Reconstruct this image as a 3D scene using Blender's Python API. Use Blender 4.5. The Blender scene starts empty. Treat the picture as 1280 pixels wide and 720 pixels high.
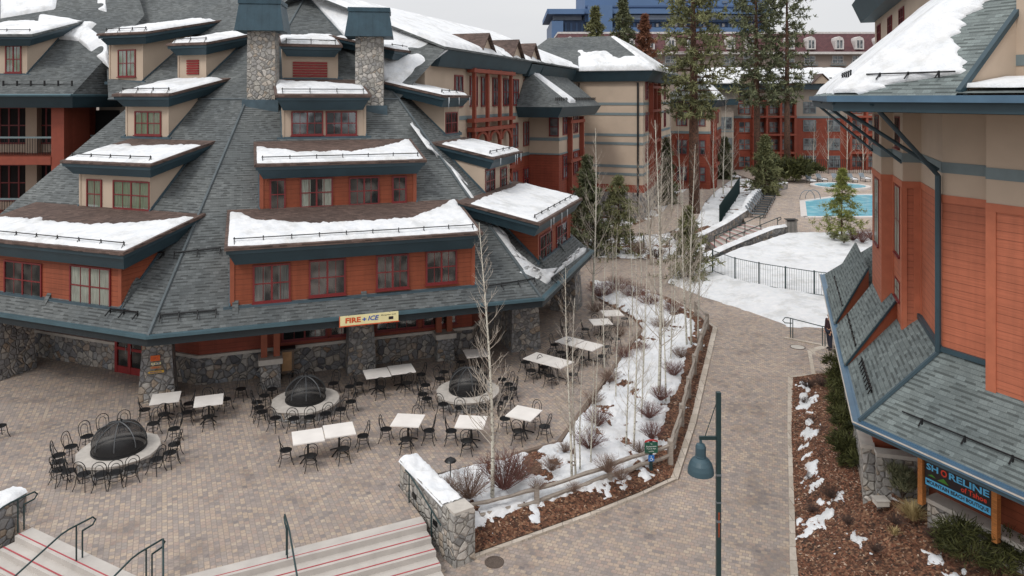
import bpy, bmesh, math, random
from mathutils import Vector, Matrix, noise
V = Vector
F = 930.0; YH = 122.0; H = 12.0           # focal length (photo pixels), horizon row, camera height
random.seed(11)
scn = bpy.context.scene
COL = scn.collection
R = math.radians
A0 = R(19.8)
U = V((math.sin(A0), math.cos(A0), 0)); W_ = V((math.cos(A0), -math.sin(A0), 0))   # the resort's street axis and the one across it
Z = V((0, 0, 1))

def ray(px, py): return V(((px-640)/F, 1.0, -(py-YH)/F))
CAM = V((0, 0, H))
def zp(y):                                  # the lower walk falls towards the foot of the steps
    t = min(1, max(0, (36-y)/16)); return -0.03-0.75*(t*t*(3-2*t))
def gp(px, py, z=0.0):
    y = (H-z)*F/(py-YH); return V(((px-640)/F*y, y, z))
def gw(px, py):
    z = 0
    for _ in range(12): z = zp(gp(px, py, z).y)
    return gp(px, py, z)
def at(px, py, y):
    r = ray(px, py); return V((r.x*y, y, H+r.z*y))
def lerp(a, b, t): return a+(b-a)*t
def rnd(a, b): return random.uniform(a, b)
def ns(x, y, z=0): return noise.noise(V((x, y, z)))

# ---------------------------------------------------------------- things, parts
ORG = {}
def tag(o, label=None, cat=None, group=None, kind=None):
    if label: o['label'] = label
    if cat: o['category'] = cat
    if group: o['group'] = group
    if kind: o['kind'] = kind
    return o
def thing(name, label, cat, loc=(0, 0, 0), rz=0, group=None):
    o = bpy.data.objects.new(name, None); COL.objects.link(o); o.empty_display_size = .2
    o.location = loc; o.rotation_euler = (0, 0, rz); ORG[o.name] = V(loc)
    return tag(o, label, cat, group)
def dup(root, loc, rz=0, label=None, group=None, sc=None):
    r = root.copy(); COL.objects.link(r); r.location = loc; r.rotation_euler = (0, 0, rz)
    if sc: r.scale = (sc, sc, sc)
    if label: r['label'] = label
    if group: r['group'] = group
    for ch in list(root.children):
        c = ch.copy(); COL.objects.link(c); c.parent = r
        for g in ch.children:
            d = g.copy(); COL.objects.link(d); d.parent = c
    return r

class MB:
    def __init__(s): s.v = []; s.f = []; s.m = []; s.mi = 0
    def face(s, pts):
        n = len(s.v); s.v += [V(p) for p in pts]; s.f.append(tuple(range(n, n+len(pts)))); s.m.append(s.mi)
    def mesh(s, vs, fs):
        n = len(s.v); s.v += [V(p) for p in vs]
        for f in fs: s.f.append(tuple(i+n for i in f)); s.m.append(s.mi)
    def hexa(s, b, t):                     # b, t: four points each, both anticlockwise from above
        s.mesh(list(b)+list(t), [(3, 2, 1, 0), (4, 5, 6, 7), (0, 1, 5, 4), (1, 2, 6, 5), (2, 3, 7, 6), (3, 0, 4, 7)])
    def prism(s, poly, z0, z1):            # poly anticlockwise
        n = len(poly); lo = [V((p[0], p[1], z0)) for p in poly]; hi = [V((p[0], p[1], z1)) for p in poly]
        s.mesh(lo+hi, [tuple(range(n-1, -1, -1)), tuple(range(n, 2*n))]+[(i, (i+1) % n, n+(i+1) % n, n+i) for i in range(n)])
    def ext(s, poly, d):                   # extrude any planar polygon along d
        n = len(poly); lo = [V(p) for p in poly]; hi = [p+V(d) for p in lo]
        s.mesh(lo+hi, [tuple(range(n-1, -1, -1)), tuple(range(n, 2*n))]+[(i, (i+1) % n, n+(i+1) % n, n+i) for i in range(n)])
    def obox(s, o, a, b, c):               # corner o, edge vectors a, b, c
        o, a, b, c = V(o), V(a), V(b), V(c)
        if a.cross(b).dot(c) < 0: a, b = b, a
        s.hexa([o, o+a, o+a+b, o+b], [o+c, o+a+c, o+a+b+c, o+b+c])
    def box(s, cx, cy, cz, sx, sy, sz): s.obox((cx-sx/2, cy-sy/2, cz-sz/2), (sx, 0, 0), (0, sy, 0), (0, 0, sz))
    def tube(s, pts, r, n=6, cap=True):
        pts = [V(p) for p in pts]; k = len(pts); rs = r if isinstance(r, (list, tuple)) else [r]*k
        base = len(s.v); up = None
        for i, p in enumerate(pts):
            d = (pts[min(i+1, k-1)]-pts[max(i-1, 0)])
            if d.length < 1e-9: d = V((0, 0, 1))
            d.normalize()
            if up is None: up = d.orthogonal().normalized()
            up = up-d*up.dot(d)
            up = up.normalized() if up.length > 1e-6 else d.orthogonal().normalized()
            sd = d.cross(up)
            for j in range(n):
                a = 2*math.pi*j/n; s.v.append(p+(up*math.cos(a)+sd*math.sin(a))*rs[i])
        for i in range(k-1):
            for j in range(n):
                a = base+i*n+j; b = base+i*n+(j+1) % n; s.f.append((a, b, b+n, a+n)); s.m.append(s.mi)
        if cap and n > 2:
            s.f.append(tuple(base+j for j in range(n-1, -1, -1))); s.m.append(s.mi)
            s.f.append(tuple(base+(k-1)*n+j for j in range(n))); s.m.append(s.mi)
    def lathe(s, prof, c=(0, 0, 0), n=24, a0=0, a1=2*math.pi, jit=0):
        c = V(c); full = abs(a1-a0-2*math.pi) < 1e-6; base = len(s.v); m = n if full else n+1; k = len(prof)
        for i in range(m):
            a = a0+(a1-a0)*i/n
            for (r, z) in prof:
                rr = r*(1+(rnd(-jit, jit) if jit else 0)); s.v.append(c+V((rr*math.cos(a), rr*math.sin(a), z)))
        for i in range(n):
            i2 = (i+1) % m
            for j in range(k-1):
                s.f.append((base+i*k+j, base+i2*k+j, base+i2*k+j+1, base+i*k+j+1)); s.m.append(s.mi)
    def build(s, name, mats, parent=None, smooth=False, loc=None):
        off = V((0, 0, 0))
        if parent is not None: off = ORG.get(parent.name, off)
        elif loc is not None: off = V(loc)
        me = bpy.data.meshes.new(name)
        me.from_pydata([tuple(p-off) for p in s.v], [], s.f)
        if not isinstance(mats, (list, tuple)): mats = [mats]
        for m in mats: me.materials.append(m)
        if len(mats) > 1: me.polygons.foreach_set('material_index', s.m)
        uv = me.uv_layers.new(name='UVMap'); dat = []
        for p in me.polygons:
            n = p.normal
            if abs(n.z) > .96: ua, va = V((1, 0, 0)), V((0, 1, 0))
            else:
                ua = Z.cross(n).normalized(); va = n.cross(ua)
            for vi in p.vertices:
                q = s.v[vi]; dat += [q.dot(ua), q.dot(va)]
        uv.data.foreach_set('uv', dat)
        if smooth: me.polygons.foreach_set('use_smooth', [True]*len(me.polygons))
        me.update()
        o = bpy.data.objects.new(name, me); COL.objects.link(o)
        if parent is not None: o.parent = parent; ORG[o.name] = off
        else: o.location = off; ORG[o.name] = off
        return o

# ---------------------------------------------------------------- materials
def L(r, g, b):                             # sRGB 0..255 to linear
    return tuple(((c/255)/12.92 if c/255 <= .04045 else ((c/255+.055)/1.055)**2.4) for c in (r, g, b))+(1,)
class NT:
    def __init__(s, name):
        s.mat = bpy.data.materials.new(name); s.mat.use_nodes = True; s.t = s.mat.node_tree; s.n = s.t.nodes; s.l = s.t.links
        s.b = s.n['Principled BSDF']
    def node(s, ty, **kw):
        n = s.n.new(ty)
        for k, v in kw.items():
            if k.startswith('i_'): n.inputs[k[2:].replace('_', ' ')].default_value = v
            else: setattr(n, k, v)
        return n
    def link(s, a, b): s.l.new(a, b)
    def ramp(s, fac, stops, const=False):
        r = s.n.new('ShaderNodeValToRGB'); e = r.color_ramp.elements
        while len(e) > 1: e.remove(e[-1])
        e[0].position = stops[0][0]; e[0].color = stops[0][1]
        for p, c in stops[1:]:
            x = e.new(p); x.color = c
        if const: r.color_ramp.interpolation = 'CONSTANT'
        s.link(fac, r.inputs[0]); return r.outputs[0]
    def mix(s, fac, a, b, blend='MIX'):
        m = s.n.new('ShaderNodeMix'); m.data_type = 'RGBA'; m.blend_type = blend
        for sock, val in ((m.inputs[0], fac), (m.inputs[6], a), (m.inputs[7], b)):
            if isinstance(val, (int, float, tuple)): sock.default_value = val
            else: s.link(val, sock)
        return m.outputs[2]
    def math(s, op, a, b=None, c=None):
        m = s.n.new('ShaderNodeMath'); m.operation = op
        for i, val in enumerate((a, b, c)):
            if val is None: continue
            if isinstance(val, (int, float)): m.inputs[i].default_value = val
            else: s.link(val, m.inputs[i])
        return m.outputs[0]
    def uv(s, sc=(1, 1, 1), rot=0):
        t = s.n.new('ShaderNodeTexCoord'); m = s.n.new('ShaderNodeMapping')
        m.inputs['Scale'].default_value = sc; m.inputs['Rotation'].default_value = (0, 0, rot)
        s.link(t.outputs['UV'], m.inputs[0]); return m.outputs[0]
    def obj(s): return s.n.new('ShaderNodeTexCoord').outputs['Object']
    def noise(s, scale, vec=None, detail=4, rough=.6):
        n = s.node('ShaderNodeTexNoise'); n.inputs['Scale'].default_value = scale; n.inputs['Detail'].default_value = detail
        n.inputs['Roughness'].default_value = rough; s.link(vec if vec is not None else s.obj(), n.inputs['Vector']); return n.outputs['Fac']
    def bump(s, h, st=.3, dist=.02):
        b = s.n.new('ShaderNodeBump'); b.inputs['Strength'].default_value = st; b.inputs['Distance'].default_value = dist
        s.link(h, b.inputs['Height']); s.link(b.outputs[0], s.b.inputs['Normal'])
    def out(s, col=None, rough=None, metal=None, spec=None):
        for nm, val in (('Base Color', col), ('Roughness', rough), ('Metallic', metal), ('Specular IOR Level', spec)):
            if val is None: continue
            if isinstance(val, (int, float, tuple)): s.b.inputs[nm].default_value = val
            else: s.link(val, s.b.inputs[nm])
        return s.mat
def sc_(c, k): return (c[0]*k, c[1]*k, c[2]*k, 1)
def plain(name, c, rough=.6, metal=0, var=.18, nscale=3, bump=0, spec=.5):
    t = NT(name); n = t.noise(nscale)
    col = t.ramp(n, [(.3, sc_(c, 1-var)), (.7, sc_(c, 1+var))])
    if bump: t.bump(t.noise(nscale*12), bump, .01)
    return t.out(col, rough, metal, spec)
def brickmat(name, stops, mortar, bw, rh, ms, rot=0, bump=.4, rough=.85, nv=.25, offs=.5, nsc=.5, dist=.015, sm=.1, stain=False):
    t = NT(name); vec = t.uv(rot=rot)
    def br(o):
        b = t.node('ShaderNodeTexBrick'); b.offset = offs; b.inputs['Scale'].default_value = 1
        b.inputs['Color1'].default_value = (0, 0, 0, 1); b.inputs['Color2'].default_value = (1, 1, 1, 1); b.inputs['Mortar'].default_value = (.5, .5, .5, 1)
        b.inputs['Mortar Size'].default_value = ms; b.inputs['Mortar Smooth'].default_value = sm; b.inputs['Brick Width'].default_value = bw; b.inputs['Row Height'].default_value = rh
        t.link(vec, b.inputs['Vector']); return b
    b = br(0); col = t.ramp(b.outputs['Color'], stops)
    n1 = t.noise(nsc, detail=3); n2 = t.noise(14, detail=5)
    col = t.mix(1.0, col, t.ramp(n1, [(.3, (1-nv,)*3+(1,)), (.7, (1+nv,)*3+(1,))]), 'MULTIPLY')
    col = t.mix(1.0, col, t.ramp(n2, [(.3, (.85,)*3+(1,)), (.7, (1.12,)*3+(1,))]), 'MULTIPLY')
    if stain:
        n4 = t.noise(.55, detail=6, rough=.7); col = t.mix(1.0, col, t.ramp(n4, [(.36, (.70, .69, .70, 1)), (.47, (1, 1, 1, 1))]), 'MULTIPLY')
    col = t.mix(b.outputs['Fac'], col, mortar)
    hgt = t.math('SUBTRACT', t.math('MULTIPLY', n2, .35), b.outputs['Fac'])
    t.bump(hgt, bump, dist)
    return t.out(col, rough)
def shinglemat(name, base, k2=.62, snowy=0):
    # laminated shingles: random tabs, a shadow line painted along each course's lower edge
    t = NT(name); vec = t.uv()
    b = t.node('ShaderNodeTexBrick'); b.offset = .5; b.offset_frequency = 2; b.inputs['Scale'].default_value = 1
    b.inputs['Color1'].default_value = (0, 0, 0, 1); b.inputs['Color2'].default_value = (1, 1, 1, 1); b.inputs['Mortar'].default_value = (.2, .2, .2, 1)
    b.inputs['Mortar Size'].default_value = .006; b.inputs['Mortar Smooth'].default_value = .3
    b.inputs['Brick Width'].default_value = .21; b.inputs['Row Height'].default_value = .14
    t.link(vec, b.inputs['Vector'])
    b2 = t.node('ShaderNodeTexBrick'); b2.offset = .37; b2.inputs['Scale'].default_value = 1
    b2.inputs['Color1'].default_value = (0, 0, 0, 1); b2.inputs['Color2'].default_value = (1, 1, 1, 1); b2.inputs['Mortar'].default_value = (.5, .5, .5, 1)
    b2.inputs['Mortar Size'].default_value = .0; b2.inputs['Brick Width'].default_value = .27; b2.inputs['Row Height'].default_value = .14
    t.link(vec, b2.inputs['Vector'])
    col = t.ramp(b.outputs['Color'], [(0, sc_(base, .78)), (.35, sc_(base, .95)), (.6, base), (1, sc_(base, 1.22))])
    sep = t.node('ShaderNodeSeparateXYZ'); t.link(vec, sep.inputs[0])
    fr = t.math('FRACT', t.math('DIVIDE', sep.outputs[1], .14))
    tab = t.math('GREATER_THAN', b2.outputs['Color'], .55)
    low = t.math('LESS_THAN', fr, .42)
    dark = t.math('MULTIPLY', tab, low)
    edge = t.math('LESS_THAN', fr, .14)
    dk = t.math('MAXIMUM', t.math('MULTIPLY', dark, .75), t.math('MULTIPLY', edge, .5))
    col = t.mix(dk, col, sc_(base, .34))
    n1 = t.noise(.35, detail=5, rough=.65); n2 = t.noise(40, detail=3)
    col = t.mix(1.0, col, t.ramp(n1, [(.3, (.74, .76, .78, 1)), (.7, (1.22, 1.2, 1.17, 1))]), 'MULTIPLY')
    col = t.mix(1.0, col, t.ramp(n2, [(.3, (.8,)*3+(1,)), (.7, (1.2,)*3+(1,))]), 'MULTIPLY')
    t.bump(t.math('SUBTRACT', t.math('MULTIPLY', n2, .15), t.math('ADD', fr, t.math('MULTIPLY', dark, .5))), .5, .02)
    return t.out(col, .85, 0, .3)
def sidingmat(name, c, pitch=.2):
    t = NT(name); vec = t.uv(); sep = t.node('ShaderNodeSeparateXYZ'); t.link(vec, sep.inputs[0])
    fr = t.math('FRACT', t.math('DIVIDE', sep.outputs[1], pitch))
    n1 = t.noise(.8); n2 = t.noise(1, t.uv(sc=(.6, 24, 1)), detail=3)
    col = t.ramp(n1, [(.3, sc_(c, .86)), (.7, sc_(c, 1.12))])
    col = t.mix(1.0, col, t.ramp(n2, [(.3, (.84,)*3+(1,)), (.7, (1.1,)*3+(1,))]), 'MULTIPLY')
    n3 = t.noise(1, t.uv(sc=(5, .35, 1)), detail=4); col = t.mix(1.0, col, t.ramp(n3, [(.35, (.9, .91, .92, 1)), (.6, (1.03,)*3+(1,))]), 'MULTIPLY')
    gap = t.math('LESS_THAN', fr, .07)
    col = t.mix(t.math('MULTIPLY', gap, .55), col, sc_(c, .25))
    t.bump(t.math('MULTIPLY', fr, -1), .7, .03)
    return t.out(col, .62, 0, .35)
def seammat(name, c, pitch=.35):
    t = NT(name); vec = t.uv(); sep = t.node('ShaderNodeSeparateXYZ'); t.link(vec, sep.inputs[0])
    fr = t.math('FRACT', t.math('DIVIDE', sep.outputs[0], pitch))
    s = t.math('LESS_THAN', fr, .1); n = t.noise(2)
    col = t.ramp(n, [(.3, sc_(c, .8)), (.7, sc_(c, 1.2))])
    t.bump(s, .8, .04)
    return t.out(col, .45, .2)
def stonemat(name, sc=4.6, tones=None, mortar=None):
    t = NT(name); o = t.obj(); w = t.node('ShaderNodeTexNoise'); w.inputs['Scale'].default_value = 3; t.link(o, w.inputs['Vector'])
    vec = t.mix(.06, o, w.outputs['Color'])
    v = t.node('ShaderNodeTexVoronoi'); v.inputs['Scale'].default_value = sc; t.link(vec, v.inputs['Vector'])
    e = t.node('ShaderNodeTexVoronoi', feature='DISTANCE_TO_EDGE'); e.inputs['Scale'].default_value = sc; t.link(vec, e.inputs['Vector'])
    sep = t.node('ShaderNodeSeparateColor'); t.link(v.outputs['Color'], sep.inputs[0])
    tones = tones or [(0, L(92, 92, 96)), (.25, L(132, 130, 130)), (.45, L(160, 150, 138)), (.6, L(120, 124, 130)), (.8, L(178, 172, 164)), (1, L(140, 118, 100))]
    col = t.ramp(sep.outputs[0], tones)
    n = t.noise(9, detail=6)
    col = t.mix(1.0, col, t.ramp(n, [(.3, (.72,)*3+(1,)), (.7, (1.2,)*3+(1,))]), 'MULTIPLY')
    m = t.ramp(e.outputs['Distance'], [(.012, (.8, .8, .8, 1)), (.045, (0, 0, 0, 1))])
    col = t.mix(m, col, mortar or L(84, 80, 76))
    h = t.math('ADD', t.ramp(e.outputs['Distance'], [(0, (0, 0, 0, 1)), (.14, (1, 1, 1, 1))]), t.math('MULTIPLY', n, .4))
    t.bump(h, .8, .06)
    return t.out(col, .85)
def woodmat(name, c):
    t = NT(name); n = t.noise(6, t.uv(sc=(1, 9, 1)), detail=5); n2 = t.noise(1.5)
    col = t.ramp(n, [(.3, sc_(c, .6)), (.7, sc_(c, 1.3))]); col = t.mix(1, col, t.ramp(n2, [(.3, (.85,)*3+(1,)), (.7, (1.12,)*3+(1,))]), 'MULTIPLY')
    t.bump(n, .4, .01); return t.out(col, .8)
def leafmat(name, c1, c2, rough=.7):
    t = NT(name); g = t.node('ShaderNodeNewGeometry'); n = t.noise(.9, detail=3)
    f = t.math('ADD', t.math('MULTIPLY', g.outputs['Random Per Island'], .55), t.math('MULTIPLY', n, .45))
    col = t.ramp(f, [(.2, c1), (.75, c2)]); t.out(col, rough, 0, .25); return t.mat
def barkmat(name, c1, c2, sc=6):
    t = NT(name); n = t.noise(sc, detail=6); col = t.ramp(n, [(.35, c1), (.65, c2)]); t.bump(n, .6, .03); return t.out(col, .9)

M = {}
ORANGE = L(146, 78, 54); BEIGE = L(186, 168, 150); TEAL = L(46, 68, 78); MAROON = L(118, 38, 40); RED = L(138, 66, 48)
M['shingle'] = shinglemat('grey_shingles', L(98, 102, 103))
M['shingle_brown'] = shinglemat('brown_shingles', L(98, 82, 76))
M['shingle_green'] = shinglemat('green_grey_shingles', L(112, 121, 121))
M['orange_shop'] = sidingmat('pale_orange_siding', L(178, 104, 78), .2)
M['orange_shop_plain'] = plain('pale_orange_trim', L(180, 104, 76), .6, var=.1)
M['orange'] = sidingmat('orange_siding', ORANGE, .2)
M['orange_plain'] = plain('orange_trim', ORANGE, .6, var=.1)
M['red'] = sidingmat('brick_red_siding', RED, .2)
M['red_plain'] = plain('brick_red_trim', RED, .65, var=.1)
M['beige'] = plain('beige_stucco', BEIGE, .9, var=.07, nscale=.6, bump=.25)
M['beige_grey'] = plain('grey_beige_stucco', L(158, 148, 138), .9, var=.07, nscale=.6)
M['band'] = plain('grey_green_band', L(112, 126, 130), .7, var=.07)
M['fascia'] = plain('dark_teal_paint', TEAL, .5, var=.14, nscale=1.2)
M['gutter'] = plain('teal_metal', L(78, 104, 114), .4, .3, var=.14, nscale=1.5)
M['gutter_blue'] = plain('blue_teal_metal', L(88, 118, 142), .38, .3, var=.14, nscale=1.5)
M['flash'] = plain('dark_flashing', L(74, 92, 102), .5, .3)
M['eave'] = plain('shade_darkened_teal_board', L(26, 36, 41), .6)  # shade under the roof edge is put into this near-black colour
M['soffit'] = plain('dark_soffit', L(46, 52, 54), .8)
M['maroon'] = plain('maroon_frame', MAROON, .45, var=.08)
M['seam'] = seammat('standing_seam_metal', L(48, 72, 84))
M['stone'] = stonemat('fieldstone', 4.8, [(0, L(112, 112, 114)), (.3, L(150, 147, 144)), (.6, L(134, 135, 138)), (.8, L(184, 178, 170)), (1, L(156, 138, 120))], L(100, 96, 92))
M['stone_pale'] = stonemat('pale_fieldstone', 4.8, [(0, L(132, 130, 128)), (.3, L(172, 168, 160)), (.6, L(150, 149, 148)), (.8, L(196, 190, 182)), (1, L(168, 154, 138))], L(116, 112, 106))
M['stone_dark'] = stonemat('shade_toned_fieldstone', 3.8)  # darker fieldstone copy, the shade of the eave recess put into its tones
M['cap'] = plain('concrete_cap', L(186, 180, 172), .8, var=.12, bump=.3)
M['black'] = plain('black_iron', L(30, 31, 33), .42, .3, var=.2, nscale=8)
M['darkgreen_metal'] = plain('dark_green_metal', L(36, 58, 60), .42, .2, var=.15, nscale=6)
M['grey_metal'] = plain('grey_metal', L(120, 128, 134), .4, .5)
M['white'] = plain('white_laminate', L(236, 231, 226), .35, var=.07, nscale=1.7)
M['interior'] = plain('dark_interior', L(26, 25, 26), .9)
M['louvre'] = plain('red_louvre', L(136, 34, 34), .6)
def snowmat():
    t = NT('snow'); n = t.noise(2.5, detail=6); n2 = t.noise(26, detail=4); n3 = t.noise(.7, detail=6, rough=.7)
    col = t.ramp(n, [(.3, (.70, .725, .76, 1)), (.7, (.83, .835, .845, 1))]); col = t.mix(1.0, col, t.ramp(n3, [(.4, (.84, .835, .82, 1)), (.5, (1, 1, 1, 1))]), 'MULTIPLY'); t.bump(t.math('ADD', n, t.math('MULTIPLY', n2, .25)), .55, .12); return t.out(col, .7, 0, .25)
M['snow'] = snowmat()
def glassmat(name, tint=(.75, .8, .8, 1), r=.05, tr=.75):
    t = NT(name); g = t.node('ShaderNodeBsdfGlossy'); g.inputs['Roughness'].default_value = r; g.inputs['Color'].default_value = (.95, .97, 1, 1)
    tb = t.node('ShaderNodeBsdfTransparent'); tb.inputs[0].default_value = tint
    ms = t.node('ShaderNodeMixShader'); n = t.noise(1.3, detail=1)
    t.link(t.ramp(n, [(.42, (.05,)*3+(1,)), (.62, (.22,)*3+(1,))]), ms.inputs[0]); t.link(tb.outputs[0], ms.inputs[1]); t.link(g.outputs[0], ms.inputs[2])  # noise mask puts patches of stronger sky reflection on the panes
    t.link(ms.outputs[0], t.n['Material Output'].inputs[0]); return t.mat
M['glass'] = glassmat('window_glass')
t = NT('far_glass'); n = t.noise(.8, detail=2); M['glass_far'] = t.out(t.ramp(n, [(.4, L(50, 54, 60)), (.65, L(128, 134, 138))]), .12, 0, .8)
def curtmat(name, c):
    t = NT(name); n = t.noise(5, t.uv(sc=(4, .3, 1)), detail=2); return t.out(t.ramp(n, [(.35, sc_(c, .6)), (.65, c)]), .9)
M['curtain'] = curtmat('pale_curtain', L(205, 200, 186)); M['curtain_green'] = curtmat('green_curtain', L(150, 156, 128)); M['blind'] = curtmat('grey_blind', L(112, 110, 108))
PV = [(0, L(134, 126, 123)), (.25, L(161, 147, 138)), (.45, L(149, 140, 134)), (.62, L(177, 159, 141)), (.8, L(160, 142, 132)), (1, L(180, 165, 148))]
M['paver'] = brickmat('plaza_pavers', PV, L(132, 122, 115), .165, .14, .009, rot=A0+R(45), nv=.14, nsc=.22, stain=True)
M['paver_walk'] = brickmat('walk_pavers', [(p, sc_(c, 1.06)) for p, c in PV], L(136, 126, 118), .165, .14, .009, rot=A0, nv=.12, nsc=.22, stain=True)
M['terrace'] = brickmat('terrace_pavers', [(p, sc_(c, 1.12)) for p, c in PV], L(130, 118, 108), .3, .2, .012, rot=A0, nv=.1)
M['kerb'] = brickmat('pale_kerb', [(0, L(176, 164, 150)), (1, L(198, 188, 176))], L(140, 130, 120), .6, .6, .012, rot=0, nv=.12, bump=.3)
M['concrete'] = plain('pale_concrete', L(184, 178, 172), .85, var=.1, nscale=1.6, bump=.25)
M['redline'] = plain('red_nosing_strip', L(168, 74, 80), .7, var=.1)
def mulchmat():
    t = NT('bark_mulch'); v = t.node('ShaderNodeTexVoronoi'); v.inputs['Scale'].default_value = 14; t.link(t.obj(), v.inputs['Vector'])
    sep = t.node('ShaderNodeSeparateColor'); t.link(v.outputs['Color'], sep.inputs[0])
    col = t.ramp(sep.outputs[0], [(0, L(58, 42, 34)), (.4, L(98, 68, 52)), (.75, L(126, 88, 66)), (1, L(156, 122, 96))])
    n = t.noise(.9, detail=5); col = t.mix(1, col, t.ramp(n, [(.3, (.6,)*3+(1,)), (.7, (1.2,)*3+(1,))]), 'MULTIPLY')
    t.bump(t.math('ADD', v.outputs['Distance'], t.noise(25)), .9, .04); return t.out(col, .95)
M['mulch'] = mulchmat()
M['earth'] = plain('winter_ground', L(120, 108, 98), .95, var=.3, nscale=.3)
M['rail'] = woodmat('grey_weathered_wood', L(158, 148, 138))
M['deadwood'] = woodmat('brown_edging', L(120, 104, 92))
def birchmat():
    t = NT('birch_bark'); n = t.noise(3, t.uv(sc=(.7, 5, 1)), detail=4); n2 = t.noise(1.1)
    col = t.ramp(n, [(.36, L(70, 64, 60)), (.44, L(206, 202, 192)), (.7, L(228, 224, 214))]); col = t.mix(1, col, t.ramp(n2, [(.3, (.8, .8, .76, 1)), (.7, (1.05, 1.05, 1.02, 1))]), 'MULTIPLY'); return t.out(col, .8)
M['birch'] = birchmat()
M['twig_pale'] = plain('pale_twigs', L(176, 166, 154), .8); M['twig_red'] = plain('red_brown_twigs', L(108, 72, 66), .85, var=.3)
M['twig_grey'] = plain('grey_brown_twigs', L(122, 100, 88), .85, var=.3); M['twig_dark'] = plain('dark_twigs', L(78, 62, 56), .85, var=.3)
M['pine_bark'] = barkmat('pine_bark', L(54, 42, 36), L(110, 78, 62)); M['bark'] = barkmat('brown_bark', L(58, 48, 42), L(98, 84, 74))
M['pine'] = leafmat('pine_needles', L(74, 78, 54), L(142, 143, 102)); M['pine_blue'] = leafmat('dark_pine_needles', L(64, 70, 54), L(124, 128, 96))
M['pine_young'] = leafmat('young_pine_needles', L(84, 96, 50), L(156, 160, 92)); M['juniper'] = leafmat('juniper_foliage', L(36, 40, 22), L(86, 88, 50))
M['straw'] = leafmat('straw_grass', L(150, 130, 90), L(206, 188, 142)); M['sage'] = leafmat('sage_foliage', L(92, 98, 76), L(150, 150, 118))
M['deadleaf'] = leafmat('rusty_needles', L(96, 62, 50), L(140, 98, 76))
# ---------------------------------------------------------------- the ground
def loft(mb, P, Q, n, zf=None, sub=6):
    """surface between two polylines of equal length"""
    rows = []
    for i in range(len(P)-1):
        for k in range(sub):
            t = k/sub; rows.append((lerp(P[i], P[i+1], t), lerp(Q[i], Q[i+1], t)))
    rows.append((P[-1], Q[-1])); vs = []; m = len(rows)
    for a, b in rows:
        for j in range(n+1):
            f = j/n; p = lerp(a, b, f)
            vs.append(V((p.x, p.y, zf(p, f) if zf else p.z)))
    fs = [(i*(n+1)+j, i*(n+1)+j+1, (i+1)*(n+1)+j+1, (i+1)*(n+1)+j) for i in range(m-1) for j in range(n)]
    if (vs[1]-vs[0]).cross(vs[n+1]-vs[0]).z < 0: fs = [f[::-1] for f in fs]
    mb.mesh(vs, fs)

# far terrain: one sheet to the horizon, lower under the walk
mb = MB(); xs = [-2500, -600, -200, -80, -40, -20, -10, 0, 10, 20, 30, 45, 70, 110, 200, 600, 2500]
ys = [-200, -20, 5, 10, 15, 20, 25, 30, 36, 45, 58, 70, 90, 130, 200, 400, 1000, 4000]
vs = [V((x, y, (-1.2 if y < 58 else -.35))) for y in ys for x in xs]; nx = len(xs)
mb.mesh(vs, [(j*nx+i, j*nx+i+1, (j+1)*nx+i+1, (j+1)*nx+i) for j in range(len(ys)-1) for i in range(nx-1)])
tag(mb.build('ground', M['earth']), kind='structure')
# lower walk of pavers falling towards the camera
mb = MB(); xs = [-26+2*i for i in range(30)]; ys = [6+1.0*i for i in range(49)]+[55.4]; nx = len(xs)
mb.mesh([V((x, y, zp(y))) for y in ys for x in xs], [(j*nx+i, j*nx+i+1, (j+1)*nx+i+1, (j+1)*nx+i) for j in range(len(ys)-1) for i in range(nx-1)])
tag(mb.build('walkway', M['paver_walk'], smooth=True), kind='structure')

# plaza, a raised slab; its open edges are the two flights of steps
dR = V((math.sin(A0+R(45)), math.cos(A0+R(45)), 0)); nR = V((dR.y, -dR.x, 0))       # right flight: along, and down
SR = gp(527, 646); SRo = SR-dR*9.3
dL = V((-math.cos(A0), math.sin(A0), 0)); dL = (gp(45, 662)-gp(165, 718)).normalized(); nL = V((dL.y, -dL.x, 0))
if nL.y > 0: nL = -nL
SL = gp(45, 662); k = None
# the corner where both landings meet
def isect(p, d, q, e):
    det = d.x*(-e.y)+e.x*d.y; r = q-p; t = (r.x*(-e.y)+e.x*r.y)/det; return p+d*t
CORN = isect(SR, dR, SL, dL)
wallA = gp(497, 606); 
plaza = [SL+dL*.2, CORN, SR, wallA, gp(540, 593), gp(652, 567), gp(698, 553), gp(745, 490), gp(785, 432), gp(802, 412), gp(790, 398), gp(742, 372), gp(735, 352), gp(760, 330), gp(760, 318), V((-8, 70, 0)), V((-45, 62, 0)), V((-45, 30, 0)), gp(-60, 600), gp(5, 640)]
mb = MB(); mb.prism([(p.x, p.y) for p in plaza], -1.1, 0)
tag(mb.build('plaza_paving', M['paver']), kind='structure')

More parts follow.
